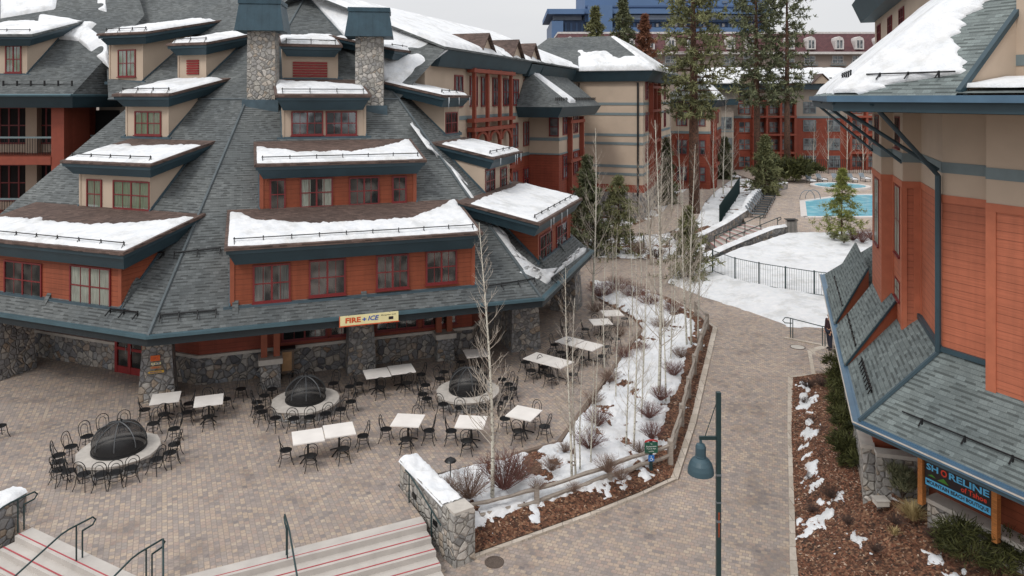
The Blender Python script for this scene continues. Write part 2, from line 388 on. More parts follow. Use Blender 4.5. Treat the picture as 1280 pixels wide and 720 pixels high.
# two flights of concrete steps with red nosing strips
def flight(name, label, P, d, nrm, length, n=7, tr=.40, rs=.15, drop=0):
    P = P+nrm*.42
    th = thing(name, label, 'steps', P)
    mb = MB(); mb.obox(P+nrm*.03+V((0, 0, -1.1)), d*length, -nrm*.46, Z*(1.110-drop))            # landing strip
    for i in range(n): mb.obox(P+nrm*(tr*i+.03)+V((0, 0, -1.7)), d*length, nrm*tr, Z*(1.7-rs*(i+1)-drop))
    mb.build('treads', M['concrete'], th)
    for i in range(n):
        s = MB(); z = -rs*i; o = P+nrm*(tr*i-.10 if i else -.10)
        s.obox(o+V((0, 0, z+.001)), d*length, nrm*.035, Z*.010); s.build('nosing_strip', M['redline'], th)
    return th
flight('steps', 'wide pale concrete steps with red nosing strips beside the stone pillar', CORN-dR*1.6, dR, nR, (SR-CORN).length+1.6, 6)
flight('steps', 'pale concrete steps with red lines descending past the snowy wall at lower left', CORN-dL*1.6, dL, nL, (SL-CORN).length+1.8, 7, drop=.006)

# planted bed between plaza and walk
def pw(px, py): p = gw(px, py); return V((p.x, p.y, p.z+.05))
bedP = [gp(522, 603), gp(600, 580), gp(652, 568), gp(699, 554), gp(746, 491), gp(786, 433), gp(803, 413), gp(791, 398), gp(744, 372), gp(737, 352)]
bedQ = [pw(577, 700), pw(655, 672), pw(735, 643), pw(800, 617), pw(841, 598), pw(864, 530), pw(878, 470), pw(892, 411), pw(868, 392), pw(838, 374)]
def bedz(p, f):
    e = min(f, 1-f)
    return p.z+.02+.16*min(1, e*5)+.07*ns(p.x*.7, p.y*.7)*min(1, e*6)
mb = MB(); loft(mb, bedP, bedQ, 24, bedz, 8)
tag(mb.build('planting_bed', M['mulch'], smooth=True), kind='structure')
def snowz(p, f):
    n = ns(p.x*.55, p.y*.55, 3)*.9+ns(p.x*2.1, p.y*2.1, 5)*.75+ns(p.x*6, p.y*6, 9)*.5
    edge = 1 if f < .74 else 1-(f-.74)/.09
    edge = min(edge, (f-.01)/.03)
    k = n+.5 if edge > .99 else n+.5-(1-edge)*1.1
    k = max(k, n-.42) if f < .95 and f > .05 else k
    return bedz(p, f)+max(-.12, min(.10, k*.2))
mb = MB(); loft(mb, bedP, bedQ, 110, snowz, 26)
mb.v = [p for p in mb.v]
tag(mb.build('snow_cover', M['snow'], smooth=True), 'thin patchy white snow lying over the shrub bed between plaza and walk', 'snow', kind='stuff')
# kerbs
def strip(mb, pts, w, z0, z1, zf=None):
    for a, b in zip(pts[:-1], pts[1:]):
        d = (b-a); d.z = 0; d.normalize(); s = V((d.y, -d.x, 0))*w
        mb.hexa([a-s+V((0, 0, z0)), a+s+V((0, 0, z0)), b+s+V((0, 0, z0)), b-s+V((0, 0, z0))], [a-s+V((0, 0, z1)), a+s+V((0, 0, z1)), b+s+V((0, 0, z1)), b-s+V((0, 0, z1))])
def gwl(l): return [gw(*q) for q in l]
def resample(pts, n):
    out = []
    for a, b in zip(pts[:-1], pts[1:]):
        for k in range(n): out.append(lerp(a, b, k/n))
    out.append(pts[-1]); return out
mb = MB(); strip(mb, resample(gwl([(578, 703), (655, 675), (735, 646), (800, 620), (843, 600)]), 4), .07, -.1, .07)
strip(mb, resample(gwl([(843, 600), (866, 530), (880, 470), (894, 411)]), 4), .12, -.1, .08)
strip(mb, gwl([(894, 411), (868, 391), (838, 373)]), .10, -.1, .06)
tag(mb.build('kerb', M['kerb']), kind='structure')
mb = MB(); strip(mb, [gp(*q) for q in [(640, 572), (698, 556), (745, 492), (786, 434), (803, 414)]], .07, -.05, .11)
tag(mb.build('edging_log', M['deadwood'], loc=gp(745, 492)), 'weathered low timber edging between plaza pavers and snowy bed', 'edging')

# right planting bed with its kerb, rising to the shop wall
RK = [gw(995, 760), gw(992, 700), gw(990, 600), gw(988, 540), gw(988, 474)]
RWl = [V((12.6, 12.5, .8)), V((12.2, 17.6, .95)), V((10.6, 20.6, 1.0)), V((10.9, 22.5, .9)), V((15.0, 31.8, .2))]
def rb_at(px, py):
    z = 0.3
    for _ in range(24):
        p = gp(px, py, z); kx = .3785*p.y; wx = 10.6+(20.6-p.y)*.5 if p.y < 20.6 else 10.7+(p.y-21.5)*.42
        f = max(0, min(1, (p.x-kx)/(wx-kx))); z = .6*z+.4*(lerp(zp(p.y)+.06, 1.0 if p.y < 22 else .6, f)+.10*math.sin(f*math.pi))
    return gp(px, py, z)
RKq = [V((p.x, p.y, p.z+.06)) for p in RK]
def rbz(p, f): return p.z+.05*ns(p.x*.8, p.y*.8)*min(1, f*8)+.10*math.sin(min(1, f)*math.pi)
mb = MB(); loft(mb, RKq, RWl, 24, rbz, 8)
tag(mb.build('planting_bed', M['mulch'], smooth=True), kind='structure')
def rsz(p, f):
    n = ns(p.x*.8, p.y*.8, 13)*.9+ns(p.x*2.6, p.y*2.6, 5)*.9+ns(p.x*8, p.y*8, 9)*.4
    c = 1-abs(f-.22)/.2; up = 1 if p.y > 21 else max(.05, 1-(21-p.y)*.6)
    k = n-.62+c*.55*up+(.10 if p.y > 21 and c > 0 else -.08)
    return rbz(p, f)+max(-.1, min(.07, k*.25))
mb = MB(); loft(mb, RKq, RWl, 110, rsz, 30)
tag(mb.build('snow_cover', M['snow'], smooth=True), 'small melting snow patches on the brown bark bed at right', 'snow', kind='stuff')
mb = MB(); strip(mb, resample(RK, 4), .10, -.1, .09); strip(mb, [gw(988, 473), gw(1050, 468)], .09, -.1, .09)
tag(mb.build('kerb', M['kerb']), kind='structure')
# shop entrance landing with its L kerb
mb = MB(); a = [gw(1019, 468), gw(1014, 441), gw(1036, 434), gw(1075, 431), gw(1085, 470)]
mb.prism([(p.x, p.y) for p in a], -.5, .02); tag(mb.build('paved_landing', M['paver_walk']), kind='structure')
mb = MB(); strip(mb, [gw(1020, 470), gw(1014, 440), gw(1037, 433)], .17, -.1, .07); strip(mb, [gw(980, 423), gw(1036, 434)], .07, -.1, .07)
tag(mb.build('kerb', M['kerb']), kind='structure')

# snow-covered slope below the pool terrace
TZ = 1.15
lf = [gw(835, 354), gw(880, 372), gw(930, 388), gw(985, 409), gw(1045, 413), gw(1130, 425)]
lb = [gp(852, 338, .05), gp(880, 329, .25), gp(925, 312, .75), gp(984, 293, TZ), gp(1045, 291, TZ), gp(1130, 291, TZ)]
def lawnz(p, f):
    z = lf_z(p, f); return z
mb = MB()
def lz(p, f): return p.z+.04+.16*math.sin(math.pi*min(1, f*1.02))*.6+.05+.10*ns(p.x*.45, p.y*.45)+.04*ns(p.x*1.6, p.y*1.6)-.05*max(0, ns(p.x*3.1, p.y*3.1, 4)-.25)+(-.12 if f < .02 else 0)
loft(mb, lf, lb, 90, lz, 24)
tag(mb.build('snow_cover', M['snow'], smooth=True), 'smooth unbroken snow slope between walk and pool terrace', 'snow', kind='stuff')
# terrace slab
ter = [gp(976, 289, TZ), gp(984, 294, TZ), gp(1180, 294, TZ), V((62, 62, 0)), V((62, 120, 0)), V((32, 120, 0)), V((32, 112, 0)), V((31.8, 90, 0)), V((25.2, 79, 0)), V((21.6, 70.6, 0)), gp(933, 280, TZ)]
mb = MB(); mb.prism([(p.x, p.y) for p in ter], -.4, TZ); tag(mb.build('pool_terrace', M['terrace']), kind='structure')
# pool
def water():
    t = NT('pool_water'); n = t.noise(1.6, detail=3); n2 = t.noise(.35)
    v = t.node('ShaderNodeTexVoronoi'); v.inputs['Scale'].default_value = 1.1; t.link(t.obj(), v.inputs['Vector'])
    col = t.ramp(t.math('ADD', t.math('MULTIPLY', n, .6), t.math('MULTIPLY', v.outputs['Distance'], .4)), [(.3, L(96, 186, 212)), (.6, L(140, 212, 230)), (.8, L(190, 232, 240))])
    t.bump(n, .3, .05); return t.out(col, .08, 0, .5)
M['water'] = water()
M['tile'] = plain('pool_coping', L(206, 200, 196), .6, var=.08)
pool = [gp(1005, 272, TZ), gp(1110, 272, TZ), gp(1200, 270, TZ), gp(1200, 243, TZ), gp(1062, 244, TZ), gp(1003, 252, TZ)]
th = thing('swimming_pool', 'bright turquoise outdoor swimming pool with pale coping on the upper terrace', 'pool', pool[0])
mb = MB(); mb.prism([(p.x, p.y) for p in pool], TZ, TZ+.05); mb.build('water', M['water'], th)
mb = MB(); strip(mb, pool+[pool[0]], .28, -.1, .10)
mb.build('coping', M['tile'], th)
def hottub(px, py, r):
    c = gp(px, py, TZ); th = thing('hot_tub', 'small round hot tub pool with stone rim behind the swimming pool', 'hot tub', c)
    mb = MB(); mb.lathe([(r*1.0, 0), (r*1.0, .25), (r*.85, .25), (r*.85, .18)], c, 24); mb.build('rim', M['tile'], th)
    mb = MB(); mb.lathe([(r*.86, .19), (.001, .19)], c, 24); mb.build('water', M['water'], th)
hottub(1050, 234, 3.4)
for (px, lab) in ((1015, 'chrome handrail loops of the pool ladder at its near left corner'),):
    c = gp(px, 250, TZ); mb = MB()
    for s in (-.35, .35):
        pts = [c+V((s+.9*math.cos(a)*.9-.2, s*.4, .12+.95*math.sin(a))) for a in [math.pi*k/8 for k in range(9)]]; mb.tube(pts, .035, 6)
    tag(mb.build('pool_ladder', M['grey_metal'], loc=c), lab, 'pool ladder')
# patchy snow ground beyond the walk, with paths
def patch(name, label, P, Q, n, amp, bias, seed, sub=24):
    def f(p, g):
        k = ns(p.x*.35, p.y*.35, seed)+ns(p.x*1.5, p.y*1.5, seed)*.6
        return p.z+.02+max(-.35, min(.16, (k+bias)*amp))
    mb = MB(); loft(mb, P, Q, n, f, sub); return tag(mb.build(name, M['snow'], smooth=True), label, 'snow', kind='stuff')
def earthpatch(P, Q, zf=0):
    mb = MB(); loft(mb, P, Q, 6, lambda p, f: p.z-.02, 3); return mb

# garden ground beyond the walk
def hz(p):
    t = max(0, min(1, (p.y-56)/18)); return .0+1.0*t*t*(3-2*t)
GR = [V((14.2, 55.4, 0)), V((16.1, 61.5, 0)), V((21.4, 70.6, 0)), V((25, 79, 0)), V((31.7, 90, 0)), V((31.9, 112, 0))]
GL = [V((-6, 55.4, 0)), V((-6, 60, 0)), V((-6, 68, 0)), V((-6, 78, 0)), V((-6, 90, 0)), V((-6, 112, 0))]
mb = MB(); loft(mb, GR, GL, 30, lambda p, f: hz(p)-.02, 8)
tag(mb.build('garden_ground', M['mulch'], smooth=True), kind='structure')
def gz_(p, f):
    k = ns(p.x*.3, p.y*.3, 61)+ns(p.x*1.1, p.y*1.1, 7)*.7+ns(p.x*3.2, p.y*3.2, 7)*.4
    return hz(p)-.02+max(-.12, min(.14, (k+.22)*.3))
mb = MB(); loft(mb, GR, GL, 130, gz_, 40)
tag(mb.build('snow_cover', M['snow'], smooth=True), 'broken snow among the evergreens and shrubs below the hotel blocks', 'snow', kind='stuff')
def ribbon(pts, w):
    mb = MB(); pts = resample(pts, 8); A_, B_ = [], []
    for i, p in enumerate(pts):
        d = (pts[min(i+1, len(pts)-1)]-pts[max(i-1, 0)]); d.z = 0; d.normalize(); s_ = V((d.y, -d.x, 0))*w
        A_.append(p-s_); B_.append(p+s_)
    loft(mb, A_, B_, 4, lambda p, f: hz(p)+.15, 1); tag(mb.build('path', M['terrace']), kind='structure')
ribbon([V((-4, 62, 0)), V((6, 63, 0)), V((12, 64.5, 0)), V((15.5, 69, 0)), V((18.5, 78, 0)), V((22.5, 88, 0)), V((27, 98, 0)), V((30, 110, 0))], 1.7)
# steps up to the pool terrace between two curved, snow-topped stone walls
a0, a1, b0, b1 = gp(884, 303, 0), gp(902, 317, 0), gp(933, 280, TZ), gp(976, 289, TZ)
st = thing('terrace_steps', 'long shallow steps climbing between snow-topped stone walls to the pool terrace', 'steps', V((a1.x, a1.y, 0)))
mb = MB()
for i in range(8):
    f0, f1 = i/8, (i+1)/8; p = [lerp(a0, b0, f0), lerp(a1, b1, f0), lerp(a1, b1, f1), lerp(a0, b0, f1)]; z = TZ*(i+1)/8+.004
    lo = [V((q.x, q.y, -.3)) for q in p]; hi = [V((q.x, q.y, z)) for q in p]
    if (lo[1]-lo[0]).cross(lo[2]-lo[1]).z < 0: lo, hi = lo[::-1], hi[::-1]
    mb.hexa(lo, hi)
mb.build('treads', M['concrete'], st)
for i in range(8):
    m = MB(); q0, q1 = lerp(a0, b0, i/8), lerp(a1, b1, i/8); z = TZ*(i+1)/8+.006; d = (b1-a1).normalized(); m.obox(V((q0.x, q0.y, z)), V((q1.x-q0.x, q1.y-q0.y, 0)), V((d.x, d.y, 0))*.09, Z*.012); m.build('nosing_strip', M['redline'], st)
def stone_run(label, pts, h0, h1, w=.28, snow=True, name='stone_wall'):
    th = thing(name, label, 'stone wall', V((pts[0].x, pts[0].y, pts[0].z))); pts = resample(pts, 4); mb = MB(); strip(mb, pts, w, -.6, h0); mb.build('masonry', M['stone'], th)
    if snow:
        m = MB(); P_, Q_ = [], []
        for i, p in enumerate(pts):
            d = (pts[min(i+1, len(pts)-1)]-pts[max(i-1, 0)]); d.z = 0; d.normalize(); s_ = V((d.y, -d.x, 0))*(w+.05); P_.append(p-s_+Z*h0); Q_.append(p+s_+Z*h0)
        def f_(p, f): e = math.sqrt(max(0, math.sin(math.pi*f))); return p.z+(.10+.07*ns(p.x*2, p.y*2)+.04*ns(p.x*7, p.y*7))*min(1, e*1.5)-.03
        loft(m, P_, Q_, 8, f_, 4); m.build('snow_cap', M['snow'], th, smooth=True)
    return th
stone_run('curved stone wall with a thick snow cap on the left of the terrace steps', [gp(868, 308, .1), gp(884, 300, .3), gp(905, 289, .7), gp(930, 272, 1.1), gp(938, 254, TZ), gp(950, 243, TZ), gp(982, 236, TZ)], .75, .75)
stone_run('sloping stone wall with a thick snow cap on the right of the terrace steps', [gp(880, 331, .05), gp(905, 319, .25), gp(940, 304, .7), gp(965, 294, 1.1), gp(985, 291, TZ)], .6, .6)
M['ridge'] = plain('grey_ridge_shingle', L(84, 92, 96), .8)
M['ice'] = plain('ice', (.8, .86, .9, 1), .15, var=.03)
# ---------------------------------------------------------------- roofs with shed dormers
class Facet:
    def __init__(s, P0, sd, inn, z0, tan1, tb=1e9, tan2=0):
        s.P = V((P0.x, P0.y, 0)); s.sd = sd.normalized(); s.inn = inn.normalized(); s.z0 = z0; s.t1 = tan1; s.tb = tb; s.t2 = tan2
    def prof(s, t): return s.z0+min(t, s.tb)*s.t1+max(0, t-s.tb)*s.t2
    def pt(s, a, t, z): return s.P+s.sd*a+s.inn*t+V((0, 0, z))
    def st(s, p): q = p-s.P; return q.dot(s.sd), q.dot(s.inn), p.z
    def hit_wall(s, px, py, t):
        r = ray(px, py); k = (t-(CAM-s.P).dot(s.inn))/r.dot(s.inn); p = CAM+r*k; return s.st(p)
    def hit_roof(s, px, py):
        r = ray(px, py); lo = None
        y = 8.0
        while y < 140:
            a, t, z = s.st(CAM+r*y)
            if t > 0 and z < s.prof(t): 
                lo = y; break
            y += .1
        if lo is None: return s.st(CAM+r*50)
        a, b = lo-.1, lo
        for _ in range(20):
            m = (a+b)/2; q = s.st(CAM+r*m)
            if q[1] > 0 and q[2] < s.prof(q[1]): b = m
            else: a = m
        return s.st(CAM+r*b)

SNOW = []
def snow_on(origin, a, b, n, W, D, lo, hi, th, na=60, nb=14, mb=None, ea=.25):
    """snow blanket over a plane; a along, b up the slope, lo/hi(a) give the covered band"""
    vs = []
    for i in range(na+1):
        x = W*i/na; l, h = lo(x), hi(x)
        for j in range(nb+1):
            f = j/nb; y = lerp(l, h, f)
            e = min((y-l)/.12, (h-y)/.18, x/ea if ea else 9, (W-x)/ea if ea else 9); e = max(0, min(1, e))
            hh = th*math.sqrt(e)*max(.3, .8+.32*ns(x*.7, y*1.1, th*70)+.2*ns(x*3.2, y*3.2, th*7))-.03 if h-l > .02 else -.06
            vs.append(origin+a*x+b*y+n*hh)
    fs = [(i*(nb+1)+j, (i+1)*(nb+1)+j, (i+1)*(nb+1)+j+1, i*(nb+1)+j+1) for i in range(na) for j in range(nb)]
    mb.mesh(vs, fs)
    # closed front lip
    return mb

def window(parent, fr, out, sd, z0, z1, w, sash=2, cols=2, rows=2, frame='maroon', curtain=None, rnd_seed=0, casing=.065, depth=.055, simple=False):
    """fr: lower left corner on the wall; sd to the right; out: outward normal"""
    mb = MB(); o = fr+out*.004; h = z1-z0; c = casing
    def bar(x, z, ww, hh, d0=0, d=depth): mb.obox(o+sd*x+V((0, 0, z-fr.z))+out*d0, sd*ww, out*(d-d0), Z*hh)
    bar(0, z0, w, c); bar(0, z1-c, w, c); bar(0, z0+c, c, h-2*c); bar(w-c, z0+c, c, h-2*c)
    sw = (w-2*c)/sash
    for i in range(1, sash): bar(c+sw*i-.035, z0+c, .07, h-2*c, 0, depth*.9)
    for i in range(sash):
        x0 = c+sw*i
        bar(x0+.0, z0+h*.5-.022, sw, .044, .0, depth*.8)
        if not simple:
            for k in range(1, cols): bar(x0+sw*k/cols-.011, z0+c, .022, h-2*c, 0, depth*.62)
            if rows > 2:
                for k in (1, 3): bar(x0, z0+h*k/4-.011, sw, .022, 0, depth*.6)
    bar(-.04, z0-.05, w+.08, .05, 0, depth+.05)
    wd = mb.build('window', M[frame], parent)
    g = MB(); q = o+out*.03+sd*c+V((0, 0, z0+c-fr.z)); g.face([q, q+sd*(w-2*c), q+sd*(w-2*c)+Z*(h-2*c), q+Z*(h-2*c)])
    pn = parent if parent.parent is not None or parent.type == 'EMPTY' and False else wd
    lvl = parent if parent.parent is not None else wd
    g.build('pane', M['glass'], lvl)
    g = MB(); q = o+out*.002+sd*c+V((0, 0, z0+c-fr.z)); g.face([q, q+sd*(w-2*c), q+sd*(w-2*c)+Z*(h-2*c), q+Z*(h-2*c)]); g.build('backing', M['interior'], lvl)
    if curtain:
        kinds = {'c': 'curtain', 'g': 'curtain_green', 'b': 'blind'}
        m = MB(); random.seed(rnd_seed)
        def cur(x0, x1, zz0=.0):
            n = max(4, int((x1-x0)/.05)); vs = []
            for i in range(n+1):
                x = lerp(x0, x1, i/n); d = .008+.01*(i % 2)
                for zz in (zz0, h-2*c): vs.append(o+out*d+sd*(c+x)+V((0, 0, z0+c+zz-fr.z)))
            m.mesh(vs, [(2*i, 2*i+2, 2*i+3, 2*i+1) for i in range(n)])
        W = w-2*c
        if curtain[1:] == 'full': cur(0, W)
        elif curtain[1:] == 'top': cur(0, W, h*.45)
        else: cur(0, W*.3); cur(W*.7, W)
        m.build('curtain', M[kinds[curtain[0]]], lvl)
    return wd

def dormer(bld, fc, sa, sb, fa, fb, hf, wins, wall='orange', slope=.21, ov=.65, roofm='shingle_brown', snow=None, seed=1, louvre=None, zs=None, trimm=None, wall_extra=.0, fin=None, ice=0):
    """sa/sb wall foot left & right, fa/fb fascia top left & right as measured; wins = [(x0,x1,ytop,ybot,sash,curtain)]"""
    A = fc.hit_roof(*sa); t = A[1]; zsill = A[2]
    B = fc.hit_wall(sb[0], sb[1], t)
    s0, s1 = A[0], B[0]; flip = s1 < s0
    if flip: s0, s1 = s1, s0
    tf = t-ov; p = fc.hit_wall(fa[0], fa[1], tf); q = fc.hit_wall(fb[0], fb[1], tf)
    f0, f1 = min(p[0], q[0]), max(p[0], q[0]); zt = (p[2]+q[2])/2
    f0 = min(f0, s0-.12); f1 = max(f1, s1+.12)
    # back of the little roof, where it dies into the big one
    tb = tf
    while zt+(tb-tf)*slope > fc.prof(tb) and tb < tf+14: tb += .02
    tb += .25; zb = zt+(tb-tf)*slope
    print('dormer', sa, 's %.1f %.1f t %.1f sill %.2f top %.2f back %.1f' % (s0, s1, t, zsill, zt, tb))
    out = -fc.inn
    Pt = fc.pt; th = .12
    zw = lambda tt: zt-hf*.55+(tt-tf)*slope
    mb = MB(); prof = [(t, zsill-.25), (t, zw(t)), (tb, zw(tb)), (tb, zw(tb)-.4)]
    mb.ext([Pt(s0, a, z) for a, z in prof], fc.sd*(s1-s0))
    d = mb.build('dormer', M[wall], bld)
    # corner boards and sill board
    tr = M[trimm or ('orange_plain' if wall == 'orange' else 'beige')]
    mb = MB(); cw = .16 if wall == 'orange' else .1
    for x in (s0-.02, s1-cw+.02): mb = MB(); mb.obox(Pt(x, t-.035, zsill-.2), fc.sd*cw, fc.inn*.033, Z*(zw(t)-zsill+.2)); mb.build('corner_board', tr, d)
    mb = MB(); mb.obox(Pt(s0-.25, t-.12, zsill-.18), fc.sd*(s1-s0+.5), fc.inn*.2, Z*.16)
    for x in (s0-.06, s1): 
        mb.ext([Pt(x, t-.1, zsill-.2), Pt(x, t+.1, zsill-.2), Pt(x, tb-.3, fc.prof(tb-.3)-.05), Pt(x, tb-.3, fc.prof(tb-.3)+.1), Pt(x, t-.1, zsill+.03)], fc.sd*.06)
    mb.build('flashing', M['flash'], d)
    # flared fascia box
    fl = min(.32, ov*.5); mb = MB()
    def zz(tt, k): return zt+(tt-tf)*slope-k
    tops = [Pt(f0, tf, zz(tf, .02)), Pt(f1, tf, zz(tf, .02)), Pt(f1, tb, zz(tb, .02)), Pt(f0, tb, zz(tb, .02))]
    mid = [Pt(f0+.03, tf+.03, zz(tf, .16)), Pt(f1-.03, tf+.03, zz(tf, .16)), Pt(f1-.03, tb, zz(tb, .16)), Pt(f0+.03, tb, zz(tb, .16))]
    mid2 = [Pt(f0+.09, tf+.09, zz(tf, .17)), Pt(f1-.09, tf+.09, zz(tf, .17)), Pt(f1-.09, tb, zz(tb, .17)), Pt(f0+.09, tb, zz(tb, .17))]
    bots = [Pt(f0+fl, tf+fl, zz(tf, hf)), Pt(f1-fl, tf+fl, zz(tf, hf)), Pt(f1-fl, tb, zz(tb, hf)), Pt(f0+fl, tb, zz(tb, hf))]
    if (tops[1]-tops[0]).cross(tops[3]-tops[0]).z > 0: mb.hexa(mid, tops); mb.hexa(bots, mid2)
    else: mb.hexa(mid[::-1], tops[::-1]); mb.hexa(bots[::-1], mid2[::-1])
    mb.build('fascia', M['fascia'], d)
    # roof slab
    mb = MB(); e = .05
    lo = [Pt(f0-e, tf-e, zz(tf-e, 0)), Pt(f1+e, tf-e, zz(tf-e, 0)), Pt(f1+e, tb, zz(tb, 0)), Pt(f0-e, tb, zz(tb, 0))]
    hi = [p_+V((0, 0, th)) for p_ in lo]
    if (lo[1]-lo[0]).cross(lo[3]-lo[0]).z > 0: mb.hexa(lo, hi)
    else: mb.hexa(lo[::-1], hi[::-1])
    mb.build('roof', M[roofm], d)
    wd = fc.sd
    for k, wdw in enumerate(wins):
        x0, x1, yt, yb, sash, cur = wdw
        a = fc.hit_wall(x0, yb, t); b = fc.hit_wall(x1, yt, t); xm = fc.hit_wall((x0+x1)/2, yb, t)[2]; xt = fc.hit_wall((x0+x1)/2, yt, t)[2]
        l, r_ = min(a[0], b[0]), max(a[0], b[0])
        fl_ = fc.pt(r_ if rightneg(fc) else l, t, xm); sdir = -fc.sd if rightneg(fc) else fc.sd
        window(d, fl_, out, sdir, xm, min(xt, zz(t, hf)+.1), r_-l, sash=sash, curtain=cur, rnd_seed=seed*10+k)
    if louvre:
        x0, x1, yt, yb = louvre; a = fc.hit_wall(x0, yb, t); b = fc.hit_wall(x1, yt, t); l, r_ = min(a[0], b[0]), max(a[0], b[0])
        m = MB(); n = 6; h = b[2]-a[2]
        for i in range(n): m.obox(fc.pt(l, t-.06, a[2]+h*i/n), fc.sd*(r_-l), fc.inn*.055, Z*(h/n*.72))
        m.build('louvre', M['louvre'], d)
    if fin:                                     # small shingled fins at the foot between windows
        pass
    # snow guard rail
    sl = V((0, 0, slope))+fc.inn; sl.normalize(); n_ = sl.cross(fc.sd); n_ = n_ if n_.z > 0 else -n_
    o = Pt(f0, tf, zz(tf, -th)); L_ = f1-f0
    if snow is not None:
        m = MB(); m.tube([o+fc.sd*.25+sl*.34+n_*.2, o+fc.sd*(L_-.25)+sl*.34+n_*.2], .022, 5)
        k = max(2, int(L_/1.1))
        for i in range(k+1):
            c = o+fc.sd*(.3+(L_-.6)*i/k)+sl*.34; m.tube([c, c+n_*.26], .022, 5); m.tube([c+n_*.2, c-sl*.18], .015, 4)
        m.build('snow_guard', M['black'], d)
        D = (Pt(0, tb, zb)-Pt(0, tf, zt)).length-.25
        lo_f, hi_f, thk = snow
        mb2 = SNOWMB
        snow_on(o+fc.sd*.04, fc.sd, sl, n_, L_-.08, D, lambda x: lo_f(x/L_)*D+.03+.05*abs(ns(x*2.2, seed, 4)), lambda x: max(lo_f(x/L_)*D+.03, hi_f(x/L_)*D+.3*ns(x*1.3, seed)+.14*ns(x*5, seed)+.08*ns(x*14, seed)), thk, max(20, int(L_*14)), 18, SNOWMB)
    if ice:
        for k in range(ice):
            x = rnd(f0+.1, f1-.1); c = Pt(x, tf-.06, zz(tf-.06, -.02)); m = MB(); m.tube([c, c-Z*rnd(.15, .3), c-Z*rnd(.35, .6)], [.022, .014, .003], 5); m.build('icicle', M['ice'], d)
    return dict(s0=s0, s1=s1, t=t, zs=zsill, tf=tf, tb=tb, d=d)
def rightneg(fc): return (fc.sd.x*fc.inn.y-fc.sd.y*fc.inn.x) < 0     # True when sd runs to the left seen from outside
SNOWMB = MB()

# ---------------------------------------------------------------- the pavilion
ZE = 3.1
def gz(px, py, z): return gp(px, py, z)
C1 = gz(185, 430, ZE); C2 = gz(677, 381, ZE); C3 = gz(739, 320, ZE)
ZE = 3.36; C1.z = C2.z = C3.z = ZE
fdir = (C2-C1).normalized(); C0 = C1+V((-.93, .36, 0)).normalized()*14.2
ldir = (C0-C1).normalized(); rdir = (C3-C2).normalized(); U2 = rdir
inF = V((-fdir.y, fdir.x, 0)); inL = V((ldir.y, -ldir.x, 0)); inR = V((-rdir.y, rdir.x, 0))
ZB = 11.9
def bis(p, n1, n2, t):                       # point inset t from both edges meeting at p
    det = n1.x*n2.y-n1.y*n2.x; b1 = t; b2 = t
    return p+V(((b1*n2.y-b2*n1.y)/det, (n1.x*b2-n2.x*b1)/det, 0))
TB = 9.0; tan1 = (ZB-ZE)/TB
B1 = bis(C1, inF, inL, TB); B2 = bis(C2, inF, inR, TB)
print('corners', C1, C2, C3, 'B', B1, B2, 'px', 640+F*B1.x/B1.y, 640+F*B2.x/B2.y, 'angles', [round(math.degrees(math.atan2(d.x, d.y)), 1) for d in (fdir, ldir, rdir)])
AP = V((-12.6, 45.6, 18.3))
tA = (AP-C1).dot(inF); tan2 = (AP.z-ZB)/(tA-TB)
FF = Facet(C1, fdir, inF, ZE, tan1, TB, tan2)
tAl = (AP-C1).dot(inL); FL = Facet(C1, ldir, inL, ZE, tan1, TB, (AP.z-ZB)/(tAl-TB))
tAr = (AP-C2).dot(inR); FR = Facet(C2, rdir, inR, ZE, tan1, TB, (AP.z-ZB)/(tAr-TB))
pav = thing('pavilion_restaurant', 'large restaurant pavilion with steep grey shingled roof, snowy dormers and orange window walls', 'restaurant building', V((C1.x, C1.y, 0)))
def v3(p, z): return V((p.x, p.y, z))
mb = MB()
dM = V((-math.sin(R(24)), math.cos(R(24)), 0)); CM = C0+dM*12; inM = V((math.cos(R(24)), math.sin(R(24)), 0))
B0 = bis(C0, inL, inM, TB); print('B0 px', 640+F*B0.x/B0.y)
C4 = C3+V((-math.sin(R(25)), math.cos(R(25)), 0))*12; inC = V((-math.cos(R(25)), -math.sin(R(25)), 0))
B3 = bis(C3, inR, inC, TB)
mb.face([v3(C1, ZE), v3(C2, ZE), v3(B2, ZB), v3(B1, ZB)])
mb.face([v3(C0, ZE), v3(C1, ZE), v3(B1, ZB), v3(B0, ZB)])
mb.face([v3(C2, ZE), v3(C3, ZE), v3(B3, ZB), v3(B2, ZB)])
mb.face([v3(C3, ZE), v3(C4, ZE), v3(C4+inC*TB, ZB), v3(B3, ZB)])
mb.face([v3(CM, ZE), v3(C0, ZE), v3(B0, ZB), v3(CM+inM*TB, ZB)])
mb.face([v3(B1, ZB), v3(B2, ZB), AP])
BX = B1+ldir*9.2; AX = AP+ldir*17+V((0, 0, .9))
mb.face([v3(BX, ZB), v3(B1, ZB), AP, AX])
mb.face([AX, AP, AP+V((0, 14, -6)), AX+V((0, 14, -6))])
mb.build('roof', M['shingle'], pav)
# hip and break flashings
mb = MB()
for a, b in ((v3(C1, ZE), v3(B1, ZB)), (v3(C2, ZE), v3(B2, ZB)), (v3(B1, ZB), AP), (v3(B2, ZB), AP)):
    mb.tube([a+Z*.02, b+Z*.02], .07, 5)
mb.tube([v3(B1, ZB+.02), v3(B2, ZB+.02)], .06, 5); mb.tube([v3(BX, ZB+.02), v3(B1, ZB+.02)], .06, 5)
mb.build('ridge_cap', M['ridge'], pav)
